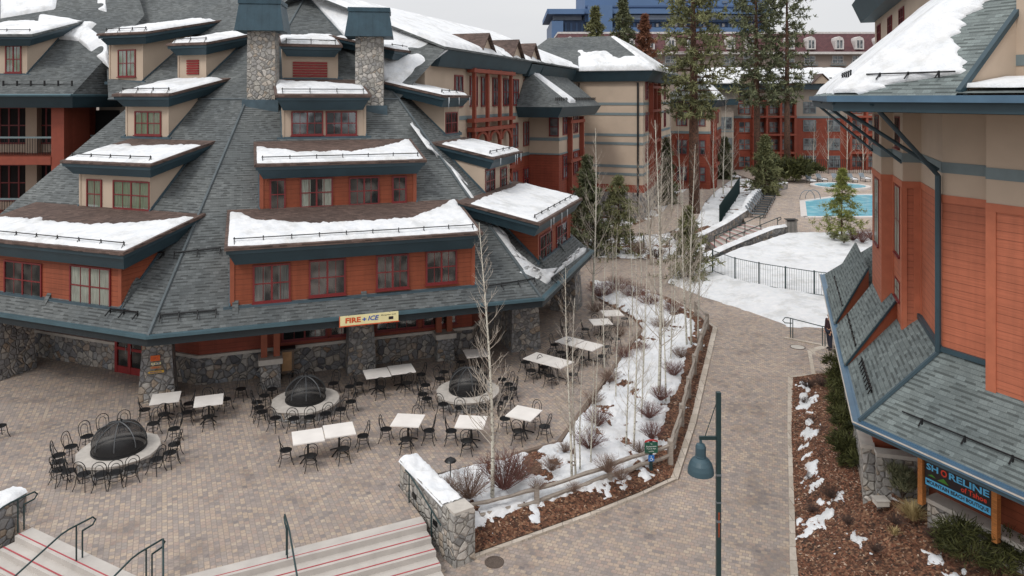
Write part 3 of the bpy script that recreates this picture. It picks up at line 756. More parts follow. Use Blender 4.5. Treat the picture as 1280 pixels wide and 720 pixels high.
# gutter and eave board
mb = MB(); ring = [CM, C0, C1, C2, C3, C4]
def offs(ring, k):
    out = []
    for i, p in enumerate(ring):
        ds = []
        if i > 0: ds.append((p-ring[i-1]).normalized())
        if i < len(ring)-1: ds.append((ring[i+1]-p).normalized())
        nn = [V((d.y, -d.x, 0)) for d in ds]
        if len(nn) == 1: out.append(p+nn[0]*k)
        else: 
            s = (nn[0]+nn[1]).normalized(); out.append(p+s*k/s.dot(nn[0]))
    return out
def band(mb, ring, k0, k1, z0, z1, z0b=None):
    a, b = offs(ring, k0), offs(ring, k1)
    for i in range(len(ring)-1):
        mb.hexa([v3(b[i], z0), v3(b[i+1], z0), v3(a[i+1], z0b if z0b is not None else z0), v3(a[i], z0b if z0b is not None else z0)],
                [v3(b[i], z1), v3(b[i+1], z1), v3(a[i+1], z1), v3(a[i], z1)])
band(mb, ring, -.06, .16, ZE-.05, ZE+.06); g = mb.build('gutter', M['gutter'], pav)
mb = MB(); band(mb, ring, -.08, .05, ZE-.34, ZE-.06); mb.build('eave_board', M['eave'], pav)
mb = MB(); band(mb, ring, -4.8, -.09, ZE-.3, ZE-.22); mb.build('soffit', M['soffit'], pav)
# walls under the eave
WI = 3.9
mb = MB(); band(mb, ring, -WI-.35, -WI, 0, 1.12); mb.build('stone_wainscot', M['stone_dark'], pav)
mb = MB(); band(mb, ring, -WI-.38, -WI+.05, 1.12, 1.24); mb.build('wall_cap', M['cap'], pav)
mb = MB(); band(mb, ring, -WI-.3, -WI-.06, 1.24, ZE-.3); mb.build('wall', M['red'], pav)
ri = [v3(p_, 0) for p_ in offs(ring, -WI)]
def on_wall(i, f, z, k=0): a, b = ri[i], ri[i+1]; return lerp(a, b, f)+V(((b-a).y, -(b-a).x, 0)).normalized()*k+V((0, 0, z))
for i, f, w in ((2, .28, 1.9), (2, .45, 1.9), (2, .62, 1.9), (2, .8, 1.6), (1, .45, 1.6), (3, .3, 1.3), (3, .6, 1.3)):
    a, b = ri[i], ri[i+1]; d = (b-a).normalized(); o = V((d.y, -d.x, 0))
    window(pav, on_wall(i, f, 1.45, -.055), o, d, 1.45, 2.72, w, sash=2, curtain=None)
def door(i, f, w, lab=None):
    a, b = ri[i], ri[i+1]; d = (b-a).normalized(); o = V((d.y, -d.x, 0)); p = on_wall(i, f, 0, .055)
    mb = MB(); t_ = .14
    mb.obox(p, d*t_, o*.08, Z*2.25); mb.obox(p+d*(w-t_), d*t_, o*.08, Z*2.25); mb.obox(p+d*t_+Z*2.1, d*(w-2*t_), o*.08, Z*.15); mb.obox(p+d*(w/2-.08), d*.16, o*.075, Z*2.1)
    mb.obox(p+d*t_, d*(w-2*t_), o*.06, Z*.3); mb.obox(p+d*t_+Z*1.0, d*(w-2*t_), o*.06, Z*.12)
    dd = mb.build('door', M['louvre'], pav); g = MB(); q = p+o*.03; g.face([q, q+d*w, q+d*w+Z*2.1, q+Z*2.1]); g.build('pane', M['glass'], dd)
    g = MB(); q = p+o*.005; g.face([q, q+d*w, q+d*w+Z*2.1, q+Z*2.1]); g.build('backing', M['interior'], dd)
    m = MB(); 
    for s in (-.14, .14): m.tube([p+d*(w/2+s)+o*.12+Z*.9, p+d*(w/2+s)+o*.12+Z*1.25], .015, 5)
    m.build('handle', M['grey_metal'], dd)
fd = max(((k/200) for k in range(200)), key=lambda f: -abs(640+F*on_wall(1, f, 0).x/on_wall(1, f, 0).y-146)); print('door f', fd)
door(1, fd, 1.7)
# stone columns and paired posts carrying the eave
def taper(mb, c, a, w0, w1, z0, z1):
    d = V((math.sin(a), math.cos(a), 0)); e = V((d.y, -d.x, 0))
    q = lambda w, z: [c+d*sx*w/2+e*sy*w/2+V((0, 0, z)) for sx, sy in ((-1, 1), (-1, -1), (1, -1), (1, 1))]
    lo, hi = q(w0, z0), q(w1, z1)
    if (lo[1]-lo[0]).cross(lo[2]-lo[1]).z < 0: lo, hi = lo[::-1], hi[::-1]
    mb.hexa(lo, hi)
AF = math.atan2(fdir.x, fdir.y)
colspec = [(198, 500, 1.35, .95, AF), (450, 466, 1.25, .95, AF), (651, 437, 1.5, 1.25, AF), (708, 388, 1.5, 1.2, A0), (6, 470, 1.7, 1.4, A0)]
COLPOS = []
for (px, py, w0, w1, a) in colspec:
    c = gp(px, py, 0); c = c+V((c.x, c.y, 0)).normalized()*w0*.35; COLPOS.append(c)
    mb = MB(); taper(mb, c, a, w0, w1, 0, ZE-.3); cc = mb.build('stone_column', M['stone'], pav)
for (px, py) in ((335, 485), (554, 450)):
    c = gp(px, py, 0)+V((0, .3, 0)); mb = MB(); taper(mb, c, AF, .82, .76, 0, 1.0); p = mb.build('stone_pedestal', M['stone'], pav)
    mb = MB(); taper(mb, c, AF, .95, .95, 1.0, 1.22); mb.build('cap', M['cap'], p)
    for s in (-.25, .25):
        m = MB(); taper(m, c+fdir*s, AF, .25, .25, 1.22, ZE-.3); m.build('post', M['orange_plain'], pav)
mb = MB(); band(mb, offs(ring, -2.9), 0, .25, ZE-.42, ZE-.305); mb.build('beam', M['orange_plain'], pav)
def const(k): return lambda f: k
# front facet dormers
D1 = dormer(pav, FF, (288, 382), (593, 349), (282, 315), (601, 292), .62,
    [(316, 363, 330, 377, 2, 'b'), (386, 432, 324, 369, 2, None), (470, 511, 318, 361, 2, None), (532, 571, 313, 354, 2, None)], 'orange', snow=(const(.0), lambda f: .50+.5*(abs(f-.5)*2)**3+.3*max(0, f-.75)*4*.4, .15), seed=1)
D2 = dormer(pav, FF, (325, 262), (520, 255), (319, 208), (532, 203), .55,
    [(337, 357, 224, 262, 1, None), (375, 416, 222, 259, 2, 'c'), (436, 474, 221, 256, 2, None), (490, 508, 220, 253, 1, None)], 'orange', snow=(const(.0), lambda f: .46+.5*(abs(f-.45)*2)**2.5, .15), seed=2)
D3 = dormer(pav, FF, (353, 171), (457, 169), (345, 122), (463, 121), .62,
    [(364, 404, 139, 169, 2, None), (407, 446, 139, 169, 2, None)], 'beige', snow=(const(.05), lambda f: .95-.35*f, .16), seed=3)
D4 = dormer(pav, FF, (353, 97), (422, 97), (352, 58), (427, 59), .5, [], 'beige', snow=(const(.03), lambda f: .8+.15*f, .22), seed=4, louvre=(366, 409, 77, 96))
# left facet dormers
E1 = dormer(pav, FL, (152, 384), (-44, 366), (154, 316), (-58, 300), .62,
    [(88, 139, 333, 383, 2, 'cfull'), (6, 53, 327, 373, 2, None)], 'orange', snow=(const(.0), lambda f: .55+.4*max(0, .35-f)*2.8, .15), seed=5)  # the full pale curtain in the right window stands in for a reflection
E2 = dormer(pav, FL, (188, 264), (100, 258), (188, 207), (77, 205), .5,
    [(142, 188, 226, 262, 2, 'gfull'), (109, 128, 224, 261, 1, 'gfull')], 'beige', snow=(const(.0), lambda f: .72+.3*max(0, .5-f), .15), seed=6)
E3 = dormer(pav, FL, (211, 171), (158, 170), (211, 122), (149, 119), .5,
    [(169, 202, 139, 169, 2, 'gfull')], 'beige', snow=(const(.03), lambda f: .95, .2), seed=7)
E4 = dormer(pav, FL, (258, 98), (223, 97), (258, 56), (216, 57), .5, [], 'beige', snow=(const(.03), lambda f: .95, .22), seed=8, louvre=(234, 249, 74, 93))
E5 = dormer(pav, FL, (179, 101), (137, 101), (182, 45), (130, 42), .5,
    [(148, 170, 62, 96, 2, 'gfull')], 'beige', snow=(const(.03), lambda f: .95, .25), seed=9)
# right facet dormers
G1 = dormer(pav, FR, (672, 327), (712, 300), (674, 280), (720, 256), .55,
    [(674, 689, 291, 325, 2, None), (695, 708, 279, 310, 2, None)], 'orange', snow=(const(.0), lambda f: .93, .15), seed=10, ice=4)
G2 = dormer(pav, FR, (605, 241), (636, 234), (617, 201), (652, 190), .5,
    [(606, 618, 211, 241, 2, None), (625, 633, 209, 235, 1, None)], 'beige', snow=(const(.0), lambda f: .93, .15), seed=11, ice=4)
G3 = dormer(pav, FR, (555, 167), (573, 167), (556, 123), (580, 121), .5,
    [(556, 571, 140, 167, 2, None)], 'beige', snow=(const(.0), lambda f: .93, .15), seed=12, ice=4)
G4 = dormer(pav, FR, (495, 101), (510, 101), (493, 64), (516, 66), .45, [], 'beige', snow=(const(.0), lambda f: .96, .18), seed=13, louvre=(497, 503, 82, 99))
# little shingled fins between lower windows
def fin(fc, px, py, h=.7, w=.22):
    a, t, z = fc.hit_roof(px, py); mb = MB()
    q = [fc.pt(a, t, z-.1), fc.pt(a, t+1.25, fc.prof(t+1.25)-.1), fc.pt(a, t+1.0, fc.prof(t+1.0)+h), fc.pt(a, t+.8, fc.prof(t+.8)+h)]
    mb.ext(q, fc.sd*w); mb.build('roof_fin', M['shingle'], pav)
for a in ((FF, 290, 402), (FF, 453, 382), (FF, 590, 362), (FL, 50, 390), (FL, 145, 398), (FR, 690, 345), (FR, 712, 322)): fin(*a, h=.35)
# snow guards near the eave of the big roof
def guard(fc, p, q, n):
    a = fc.hit_roof(*p); b = fc.hit_roof(*q); mb = MB(); A_ = fc.pt(*a)+Z*.14; B_ = fc.pt(*b)+Z*.14
    mb.tube([A_, B_], .035, 5)
    for i in range(n):
        c = lerp(A_, B_, i/(n-1)); mb.tube([c-Z*.15, c+Z*.05], .03, 4); mb.tube([c, c-fc.inn*.25-Z*.2], .025, 4)
    mb.build('snow_guard', M['black'], pav)
guard(FL, (172, 395), (138, 391), 3); guard(FF, (200, 398), (270, 392), 4); guard(FF, (606, 362), (668, 352), 4); guard(FL, (205, 320), (176, 318), 2); guard(FF, (218, 320), (275, 314), 3); guard(FR, (690, 352), (700, 345), 3)
# chimneys
def chimney(px0, px1, ybase, capx0, capx1, captop, caplo, y):
    a = at(px0, ybase, y); b = at(px1, ybase, y); c = (a+b)/2; w = (b-a).length
    ztop = at(px0, caplo-4, y).z; mb = MB(); taper(mb, v3(c+V((0, w/2, 0)), 0), R(82), w*1.0, w*.94, c.z-2.5, ztop); ch = mb.build('chimney', M['stone_pale'], pav)
    w0 = (at(capx1, 0, y)-at(capx0, 0, y)).x; z0 = at(0, caplo, y).z; z1 = at(0, captop, y).z
    mb = MB(); cc = v3(c+V((0, w/2, 0)), 0); taper(mb, cc, R(82), w0, w0*.84, z0, z1-.22); taper(mb, cc, R(82), w0*.88, w0*.88, z1-.215, z1)
    mb.build('chimney_cap', M['seam'], ch)
    mb = MB(); taper(mb, cc, R(82), w*1.25, w*1.25, c.z-1.0, c.z+.25); mb.build('flashing', M['flash'], ch)
ya = (FF.pt(*FF.hit_roof(323, 134))).y; yb = (FF.pt(*FF.hit_roof(458, 137))).y
print('chimney Y', ya, yb)
chimney(306, 341, 131, 295, 354, 0, 39, ya+.1); chimney(441, 477, 138, 429, 488, 10, 46, yb+.1)
# snow remnants on the big roof
def remnant(fc, pts, th=.1):
    """pts: list of (px, py_low, py_high): a ragged streak of snow lying on the slope"""
    vs = []; nb = 5
    pts2 = []
    for (p, q) in zip(pts[:-1], pts[1:]):
        for k in range(9): pts2.append(tuple(lerp(p[i], q[i], k/6) for i in range(4)))
    pts2.append(pts[-1]); n_ = fc.sd.cross(V((fc.inn.x, fc.inn.y, fc.t1))); n_ = n_.normalized(); n_ = n_ if n_.z > 0 else -n_
    for i, (x0, y0, x1, y1) in enumerate(pts2):
        a = fc.pt(*fc.hit_roof(x0, y0)); b = fc.pt(*fc.hit_roof(x1, y1)); jx = .16*ns(i*.9, x0)+.12*ns(i*2.7, x0)
        for j in range(nb+1):
            f = j/nb; e = min(1, min(f, 1-f)*4, min(i, len(pts2)-1-i)*.5); vs.append(lerp(a, b, f)+n_*(th*e-.03)+fc.inn*jx*(1 if f > .5 else 0))
    SNOWMB.mesh(vs, [(i*(nb+1)+j, (i+1)*(nb+1)+j, (i+1)*(nb+1)+j+1, i*(nb+1)+j+1) for i in range(len(pts2)-1) for j in range(nb)])
remnant(FR, [(588, 250, 596, 246), (612, 280, 625, 284), (634, 310, 650, 318), (652, 335, 668, 332), (676, 352, 690, 340)], .12)
remnant(FR, [(650, 340, 660, 330), (668, 348, 676, 336), (682, 347, 694, 334)], .12)
remnant(FR, [(690, 346, 698, 336), (702, 338, 710, 322), (716, 328, 720, 312), (728, 319, 730, 308)], .1)
remnant(FR, [(513, 154, 516, 152), (530, 178, 540, 186), (560, 205, 575, 222), (585, 243, 592, 248)], .1)
# ---------------------------------------------------------------- the shop building at the right
q_ = V((math.sin(R(153)), math.cos(R(153)), 0))        # front face, running towards the camera and right
nq = V((-.891, -.454, 0)); nu = -W_                      # outward normals
G0 = V((9.1, 19.5, 0)); GW = V((11.36, 19.64, 0)); EE = V((8.4, 19.46, 0))
shop = thing('shop_building', 'orange sided shop building with beige upper walls, blue-grey skirt roof and snowy main roof', 'building', GW)
ZS = 3.5; ZWL = 5.35
def S(p, z): return V((p.x, p.y, z))
LQ = 9.0
# skirt roof, front slope (broken by a projecting bay) and side slope
mb = MB()
gq = G0+q_*LQ; wq = GW+q_*LQ
mb.face([S(G0, ZS), S(gq, ZS), S(wq, ZWL), S(GW, ZWL)])
gu = G0+U*17.2; W2 = GW+U*3.16; wu = GW+U*15
mb.face([S(gu, ZS), S(G0, ZS), S(GW, ZWL), S(wu, ZWL)])
mb.face([S(gu, ZS), S(wu, ZWL), S(wu, ZS)])
mb.build('skirt_roof', M['shingle_green'], shop)
# underside, gutters
mb = MB(); mb.hexa([S(G0, ZS-.2), S(GW-q_*0+V((1, 0, 0)), ZS-.2), S(wq+V((1, 0, 0)), ZS-.2), S(gq, ZS-.2)][::-1], [S(G0, ZS-.15), S(GW+V((1, 0, 0)), ZS-.15), S(wq+V((1, 0, 0)), ZS-.15), S(gq, ZS-.15)][::-1])
mb.hexa([S(G0, ZS-.2), S(gu, ZS-.2), S(wu+V((1, 0, 0)), ZS-.2), S(GW+V((1, 0, 0)), ZS-.2)][::-1], [S(G0, ZS-.152), S(gu, ZS-.152), S(wu+V((1, 0, 0)), ZS-.152), S(GW+V((1, 0, 0)), ZS-.152)][::-1])
mb.build('soffit', M['soffit'], shop)
ring2 = [gu, G0, gq]
def offs2(ring, k):
    out = []
    for i, p in enumerate(ring):
        ds = []
        if i > 0: ds.append((p-ring[i-1]).normalized())
        if i < len(ring)-1: ds.append((ring[i+1]-p).normalized())
        nn = [V((d.y, -d.x, 0)) for d in ds]
        if len(nn) == 1: out.append(p+nn[0]*k)
        else: s = (nn[0]+nn[1]).normalized(); out.append(p+s*k/s.dot(nn[0]))
    return out
def band2(mb, ring, k0, k1, z0, z1):
    a, b = offs2(ring, k0), offs2(ring, k1)
    for i in range(len(ring)-1): mb.hexa([S(b[i], z0), S(b[i+1], z0), S(a[i+1], z0), S(a[i], z0)], [S(b[i], z1), S(b[i+1], z1), S(a[i+1], z1), S(a[i], z1)])
mb = MB(); band2(mb, ring2, -.26, .0, ZS+.0, ZS+.05) ; band2(mb, ring2, .0, .16, ZS-.06, ZS+.02); mb.build('gutter', M['gutter_blue'], shop)
mb = MB(); band2(mb, ring2, .16, .185, ZS-.0, ZS+.03); mb.build('gutter_lip', M['cap'], shop)
mb = MB(); band2(mb, ring2, -.02, .12, ZS-.16, ZS-.065); mb.build('eave_board', M['fascia'], shop)
# raised wedge roofs along the side
def wedge(k0, k1, wo, rise, kname, tilt=.5):
    """a shed piece rising from the gutter to the wall bay standing wo outside the wall line"""
    g0, g1 = G0+U*k0, G0+U*k1; w0, w1 = GW+U*(k0+.15)-W_*wo, GW+U*(k1+.15)-W_*wo
    zt0, zt1 = ZWL+rise, ZWL+rise+tilt
    mb = MB(); lo = [S(g0, ZS+.03), S(g1, ZS+.12), S(w1, zt1), S(w0, zt0)]
    n_ = (lo[1]-lo[0]).cross(lo[3]-lo[0]).normalized(); n_ = n_ if n_.z > 0 else -n_
    hi = [p+n_*.07 for p in lo]
    if (lo[1]-lo[0]).cross(lo[3]-lo[0]).z > 0: mb.hexa(lo, hi)
    else: mb.hexa(lo[::-1], hi[::-1])
    r = mb.build('wedge_roof', M['shingle_green'], shop)
    mb = MB(); mb.ext([S(g0, ZS+.0), S(w0, ZS+.8), S(w0, zt0-.02)], U*.06); mb.build('cheek', M['orange_plain'], r)
    mb = MB(); mb.obox(S(g0-U*.05, ZS+.02), (S(w0, zt0)-S(g0, ZS+.03)), U*.05, Z*.11); mb.build('edge_trim', M['fascia'], r)
    # snow guard by the gutter
    mb = MB(); d = (S(w0, zt0)-S(g0, ZS+.03)).normalized(); a = S(g0, ZS+.1)+d*.55+U*.3; b = S(g1, ZS+.22)+d*.55-U*.25
    mb.tube([a+Z*.08, b+Z*.08], .025, 5)
    for i in range(6): c = lerp(a, b, i/5); mb.tube([c, c+Z*.14], .03, 4)
    mb.build('snow_guard', M['black'], r)
    return r
wedge(4.2, 7.8, .5, .1, 'a', .1); wedge(8.8, 13.6, .85, .12, 'b', .1)
# snow guards on the near slopes
def g2(a, b, n, up=.12):
    mb = MB(); mb.tube([a+Z*up, b+Z*up], .02, 5)
    for i in range(n): c = lerp(a, b, (i+.5)/n); mb.tube([c-Z*.02, c+Z*(up+.03)], .024, 4); mb.tube([c+Z*up, c+nq*.15-Z*.02], .02, 4)
    mb.build('snow_guard', M['black'], shop)
dz = (ZWL-ZS)
a = lerp(S(G0, ZS), S(GW, ZWL), .28); sl_u = lambda k, f: lerp(S(G0+U*k, ZS), S(GW+U*k, ZWL), f); sl_q = lambda k, f: lerp(S(G0+q_*k, ZS), S(GW+q_*k, ZWL), f)
g2(sl_u(.9, .2), sl_u(3.6, .2), 9); g2(sl_q(.7, .22), sl_q(3.9, .22), 3)
mb = MB(); mb.tube([S(G0, ZS+.03), S(GW, ZWL+.03)], .06, 5); mb.tube([S(GW, ZWL+.03)+nq*.05, S(GW+q_*1.43, ZWL+.03)+nq*.05], .09, 4); mb.tube([S(GW, ZWL+.03)-W_*.05, S(W2, ZWL+.03)-W_*.05], .09, 4)
mb.build('flashing', M['fascia'], shop)
# walls: outline of the upper storeys, from the front towards the pool
bay = .5
OUT = [GW+q_*9+nq*bay, GW+q_*1.43+nq*bay, GW+q_*1.43, GW, W2, W2-W_*.5, W2-W_*.5+U*2.05, W2-W_*.85+U*2.05, W2-W_*.85+U*4.6, W2+W_*4+U*4.6, GW+q_*9+V((8, 6, 0))]
def wallband(ring, z0, z1, mat, name, k=0, close=False, upto=None):
    pts = ring if upto is None else ring[:upto]
    mb = MB()
    for a, b in zip(pts[:-1], pts[1:]):
        d = (b-a).normalized(); n_ = V((-d.y, d.x, 0))
        if k: a2, b2 = a+n_*k, b+n_*k
        else: a2, b2 = a, b
        if k: mb.hexa([S(a, z0), S(b, z0), S(b2, z0), S(a2, z0)][::1], [S(a, z1), S(b, z1), S(b2, z1), S(a2, z1)])
        else: mb.face([S(b, z0), S(a, z0), S(a, z1), S(b, z1)])
    return mb.build(name, M[mat], shop)
ZO = 9.44; ZT = 11.66
cen = V((18, 22, 0))
OUT = [p for p in OUT]
def sgn_out(a, b): 
    d = (b-a).normalized(); n_ = V((-d.y, d.x, 0)); return n_
n_test = sgn_out(GW+q_*1.43, GW); print('outward?', n_test.dot(nq))
wallband(OUT, ZS, ZO, 'orange_shop', 'lower_wall'); wallband(OUT, ZO, ZT+.3, 'beige', 'upper_wall')
sg = 1 if n_test.dot(nq) > 0 else -1
def wb(z0, z1, mat, name, k): 
    mb = MB(); pts = OUT[:9]; outp = offs2(pts, -k*sg) if False else None
    for a, b in zip(pts[:-1], pts[1:]):
        d = (b-a).normalized(); n_ = V((-d.y, d.x, 0))*sg*k; e = d*0
        lo = [S(a-d*.0, z0), S(b+d*.0, z0), S(b+n_, z0), S(a+n_, z0)]; hi = [p+Z*(z1-z0) for p in lo]
        if (lo[1]-lo[0]).cross(lo[2]-lo[1]).z < 0: lo, hi = lo[::-1], hi[::-1]
        mb.hexa(lo, hi)
    mb.build(name, M[mat], shop)
wb(10.02, 10.30, 'band', 'wall_band', .02); wb(ZO-.2, ZO, 'orange_shop_plain', 'frieze_board', .022)
# vertical corner boards
def cboard(p, d, n_, z0=ZS+.3, z1=ZO-.2, w=.2, mat='orange_shop_plain'): 
    mb = MB(); mb.obox(S(p, z0)+n_*.002, d*w, n_*.028, Z*(z1-z0)); mb.build('corner_board', M[mat], shop)
cboard(GW+q_*1.43+nq*bay, q_, nq, w=.24); cboard(GW+q_*1.24, q_, nq); cboard(W2+W_*-.20, W_, -U, w=.18); cboard(W2-W_*.5, W_, -U, w=.12)
cboard(W2-U*.16, U, nu, w=.15); cboard(W2-W_*.5, U, nu, w=.2); cboard(W2-W_*.5+U*1.84, U, nu, w=.2); cboard(W2-W_*.85+U*2.05, W_, -U, w=.33)
cboard(GW+q_*2.3+nq*bay, q_, nq, w=.16)
for o, z0, z1, w_, sa in ((W2-W_*.5+U*.55, 7.0, 9.2, 1.0, 2), (W2-W_*.5+U*.55, 5.6, 6.2, 1.0, 2), (W2-W_*.85+U*2.7, 6.9, 9.2, 1.1, 2), (W2-W_*.5+U*.55, 10.4, 11.4, 1.0, 2), (W2-W_*.85+U*2.7, 10.4, 11.4, 1.1, 2)):
    window(shop, S(o+U*w_, z0), nu, -U, z0, z1, w_, sash=sa, rows=2, cols=1, casing=.05, depth=.02, curtain='cfull' if z0 < 9 else None)
for z0 in (7.0,): pass
# main roof with deep snow
ZR = 12.05; pit = .86
EU = EE+U*12.3; EQ = EE+q_*9.5
hipd = V((1, .06, 0)); run_u = hipd.dot(W_); run_q = -hipd.dot(nq)
HT = S(EE, ZR)+(hipd*8)+Z*(pit*run_u*8)
tq = pit*run_u/run_q
FU = Facet(EE, U, W_, ZR, pit); FQ = Facet(EE, q_, -nq, ZR, tq)
mb = MB()
mb.face([S(EE, ZR), HT, FU.pt(12.3, 7.36, FU.prof(7.36)), S(EU, ZR)])
SR0 = 3.25; b = FQ.pt(SR0, 8*run_q, FQ.prof(8*run_q)); mb.face([S(EE, ZR), FQ.pt(SR0, 0, ZR), b, HT])
mb.build('main_roof', M['shingle_green'], shop)
mb = MB(); band2(mb, [EU, EE, EQ], -.35, .0, ZR-.40, ZR-.05); mb.build('eave_board', M['fascia'], shop)
mb = MB(); band2(mb, [EU, EE, EQ], .0, .16, ZR-.16, ZR+.0); mb.build('gutter', M['gutter_blue'], shop)
mb = MB(); sb = offs2([EU, EE, EQ], -.34); wi = [W2+U*10, GW, GW+q_*9.5]
for i in range(2):
    lo = [S(sb[i], ZR-.42), S(sb[i+1], ZR-.42), S(wi[i+1]-nq*1.2, ZR-.42), S(wi[i]-nq*1.2, ZR-.42)]
    if (lo[1]-lo[0]).cross(lo[2]-lo[1]).z < 0: lo = lo[::-1]
    mb.hexa(lo, [p+Z*.05 for p in lo])
mb.build('soffit', M['soffit'], shop)
mb = MB(); mb.ext([S(EU, ZR-.4), S(EU, ZR), FU.pt(12.3, 7.36, FU.prof(7.36)), FU.pt(12.3, 7.36, ZR-.4)], U*.05); mb.build('verge_board', M['fascia'], shop)
# the front slope ends in a rake over a beige wall; beyond it a snowy shelf against a recessed wall
SR_ = 3.25; FR_T = .5; t1_ = FR_T
while True:
    p_ = FQ.pt(SR_, t1_, 12.5)
    if 640+F*p_.x/p_.y > 1270 or t1_ > 8: break
    t1_ += .02
print('rake wall inset', t1_)
shelf = lambda t: ZR+.12+.10*t
mb = MB(); mb.ext([FQ.pt(SR_-.05, FR_T, shelf(FR_T)-.3), FQ.pt(SR_-.05, t1_+1.5, shelf(t1_)-.3), FQ.pt(SR_-.05, t1_+1.5, FQ.prof(t1_+1.5)-.08), FQ.pt(SR_-.05, FR_T, FQ.prof(FR_T)-.08)], q_*.05); dm = mb.build('gable_wall', M['beige'], shop)
mb = MB(); mb.obox(FQ.pt(SR_-.06, .1, FQ.prof(.1)-.12), q_*.12, FQ.pt(0, 5, FQ.prof(5))-FQ.pt(0, 0, FQ.prof(0)), Z*.16); mb.build('rake_board', M['fascia'], dm)
mb = MB(); mb.obox(FQ.pt(SR_, t1_, ZR-.3), q_*6, -nq*.3, Z*4.5); mb.build('recessed_wall', M['beige'], shop)
mb = MB(); mb.obox(FQ.pt(SR_+.001, t1_-.02, shelf(t1_)+.35), q_*6, -nq*.018, Z*.26); mb.build('wall_band', M['band'], shop)
mb = MB(); mb.face([FQ.pt(SR_, -.02, ZR+.05), FQ.pt(SR_+6, -.02, ZR+.05), FQ.pt(SR_+6, t1_, shelf(t1_)), FQ.pt(SR_, t1_, shelf(t1_))]); mb.build('shelf_roof', M['shingle_green'], shop)
# downpipe and the struts of the gutter
mb = MB(); c = GW+(nq+nu).normalized()*.12; mb.tube([S(c, 9.95), S(c, 5.3)], .075, 8)
mb.tube([S(EE+q_*1.15, ZR-.2), S(c, 9.95)], .06, 8); mb.build('downpipe', M['fascia'], shop)
for a, b in (((EE, ZR-.2), (c, 10.1)), ((EU+q_*.0, ZR-.2), (W2-W_*.9+U*4.2, 10.1)), ((EE+U*5.5, ZR-.2), (W2-W_*.5+U*.1, 10.0))):
    mb = MB(); mb.tube([S(*a), S(*b)], .05, 8); mb.build('eave_strut', M['fascia'], shop)
# snow on the slopes: most of the side slope and the left of the front slope
n_u = V((nu.x*pit, nu.y*pit, 1)).normalized(); up_u = (W_+Z*pit).normalized(); D_ = 7.3*math.sqrt(1+pit*pit)
def hu(x): return min(D_, D_)
# side slope (a from the far verge to the hip)
def lim_u(k): return max(0.02, (k)/(hipd.dot(U)/run_u) if hipd.dot(U) > 0 else 99)
snow_on(FU.pt(0, 0, ZR), U, up_u, n_u, 12.3, D_, lambda x: .02+.05*abs(ns(x*3, 1)), lambda x: max(.05, min(D_, (x+.25)/max(.01, (hipd.dot(U)/run_u))*1.32)), .14, 70, 24, SNOWMB, ea=0)
nq3 = V((nq.x*tq, nq.y*tq, 1)).normalized(); up_q = (-nq+Z*tq).normalized(); kq = math.sqrt(1+tq*tq)
hs = hipd.dot(q_)/run_q                                     # along q per unit inset on the hip
print('hip slope q', hs)
def ragged(fc, P0, rows, up, n_, th, mb, na=50):
    """rows: (inset, s0, s1) bands of snow across the slope, interpolated"""
    vs = []; nb = 44; m = []
    for (a, b) in zip(rows[:-1], rows[1:]):
        for k in range(8): m.append(tuple(lerp(a[i], b[i], k/8) for i in range(3)))
    m.append(rows[-1])
    for i, (t, s0, s1) in enumerate(m):
        s1 += .35*ns(t*2.3, 5)+.2*ns(t*7, 2)+.12*ns(t*19, 2)
        for j in range(nb+1):
            f = j/nb; s = lerp(s0, s1, f); e = max(0, min(1, (s1-s)/.35, (len(m)-1-i)*.7+.0 if True else 1, i*.8+.2)); 
            vs.append(fc.pt(s, t, fc.prof(t))+n_*(th*math.sqrt(e)*(1+.3*ns(s, t))-.03*(e < .02)))
    mb.mesh(vs, [(i*(nb+1)+j, (i+1)*(nb+1)+j, (i+1)*(nb+1)+j+1, i*(nb+1)+j+1) for i in range(len(m)-1) for j in range(nb)])
def sq(px, py): r = FQ.hit_roof(px, py); return r[1], r[0]
bd = [(1130, 112), (1150, 104), (1178, 96), (1208, 97), (1209, 75), (1197, 55), (1192, 40), (1200, 25), (1222, 14), (1235, 2)]
rows = [(.03, 0, .75), (.3, hs*.3, 1.2)]
for p in [(1178, 96), (1205, 92), (1209, 75), (1197, 55), (1192, 40), (1203, 25), (1224, 12), (1235, 2), (1240, -10)]:
    t, s = sq(*p); 
    if t > rows[-1][0]+.05: rows.append((t, hs*t, s))
print('rows', [(round(a, 2), round(b, 2), round(c_, 2)) for a, b, c_ in rows])
ragged(FQ, None, rows, up_q, nq3, .13, SNOWMB)
FS = Facet(EE, q_, -nq, ZR+.06, (shelf(t1_)-ZR-.06)/t1_); rows = [(.3, SR_+.05, 8.0), (.6, SR_+.05, 8.4), (t1_-.1, SR_+.05, 8.6)]; ragged(FS, None, rows, Z, Z, .17, SNOWMB)
g2(FQ.pt(.7, .38, FQ.prof(.38))+Z*.1, FQ.pt(3.0, .38, FQ.prof(.38))+Z*.1, 3)
g2(FQ.pt(1.9, 3.0, FQ.prof(3.0))+Z*.1, FQ.pt(3.0, 3.0, FQ.prof(3.0))+Z*.1, 3)
mb = MB(); 
for i in range(5): mb.tube([FU.pt(1.0+i*.7, .5, FU.prof(.5)), FU.pt(1.0+i*.7, .5, FU.prof(.5)+.28)], .025, 4)
mb.tube([FU.pt(.8, .5, FU.prof(.5)+.24), FU.pt(4.2, .5, FU.prof(.5)+.22)], .02, 5); mb.build('snow_guard', M['black'], shop)
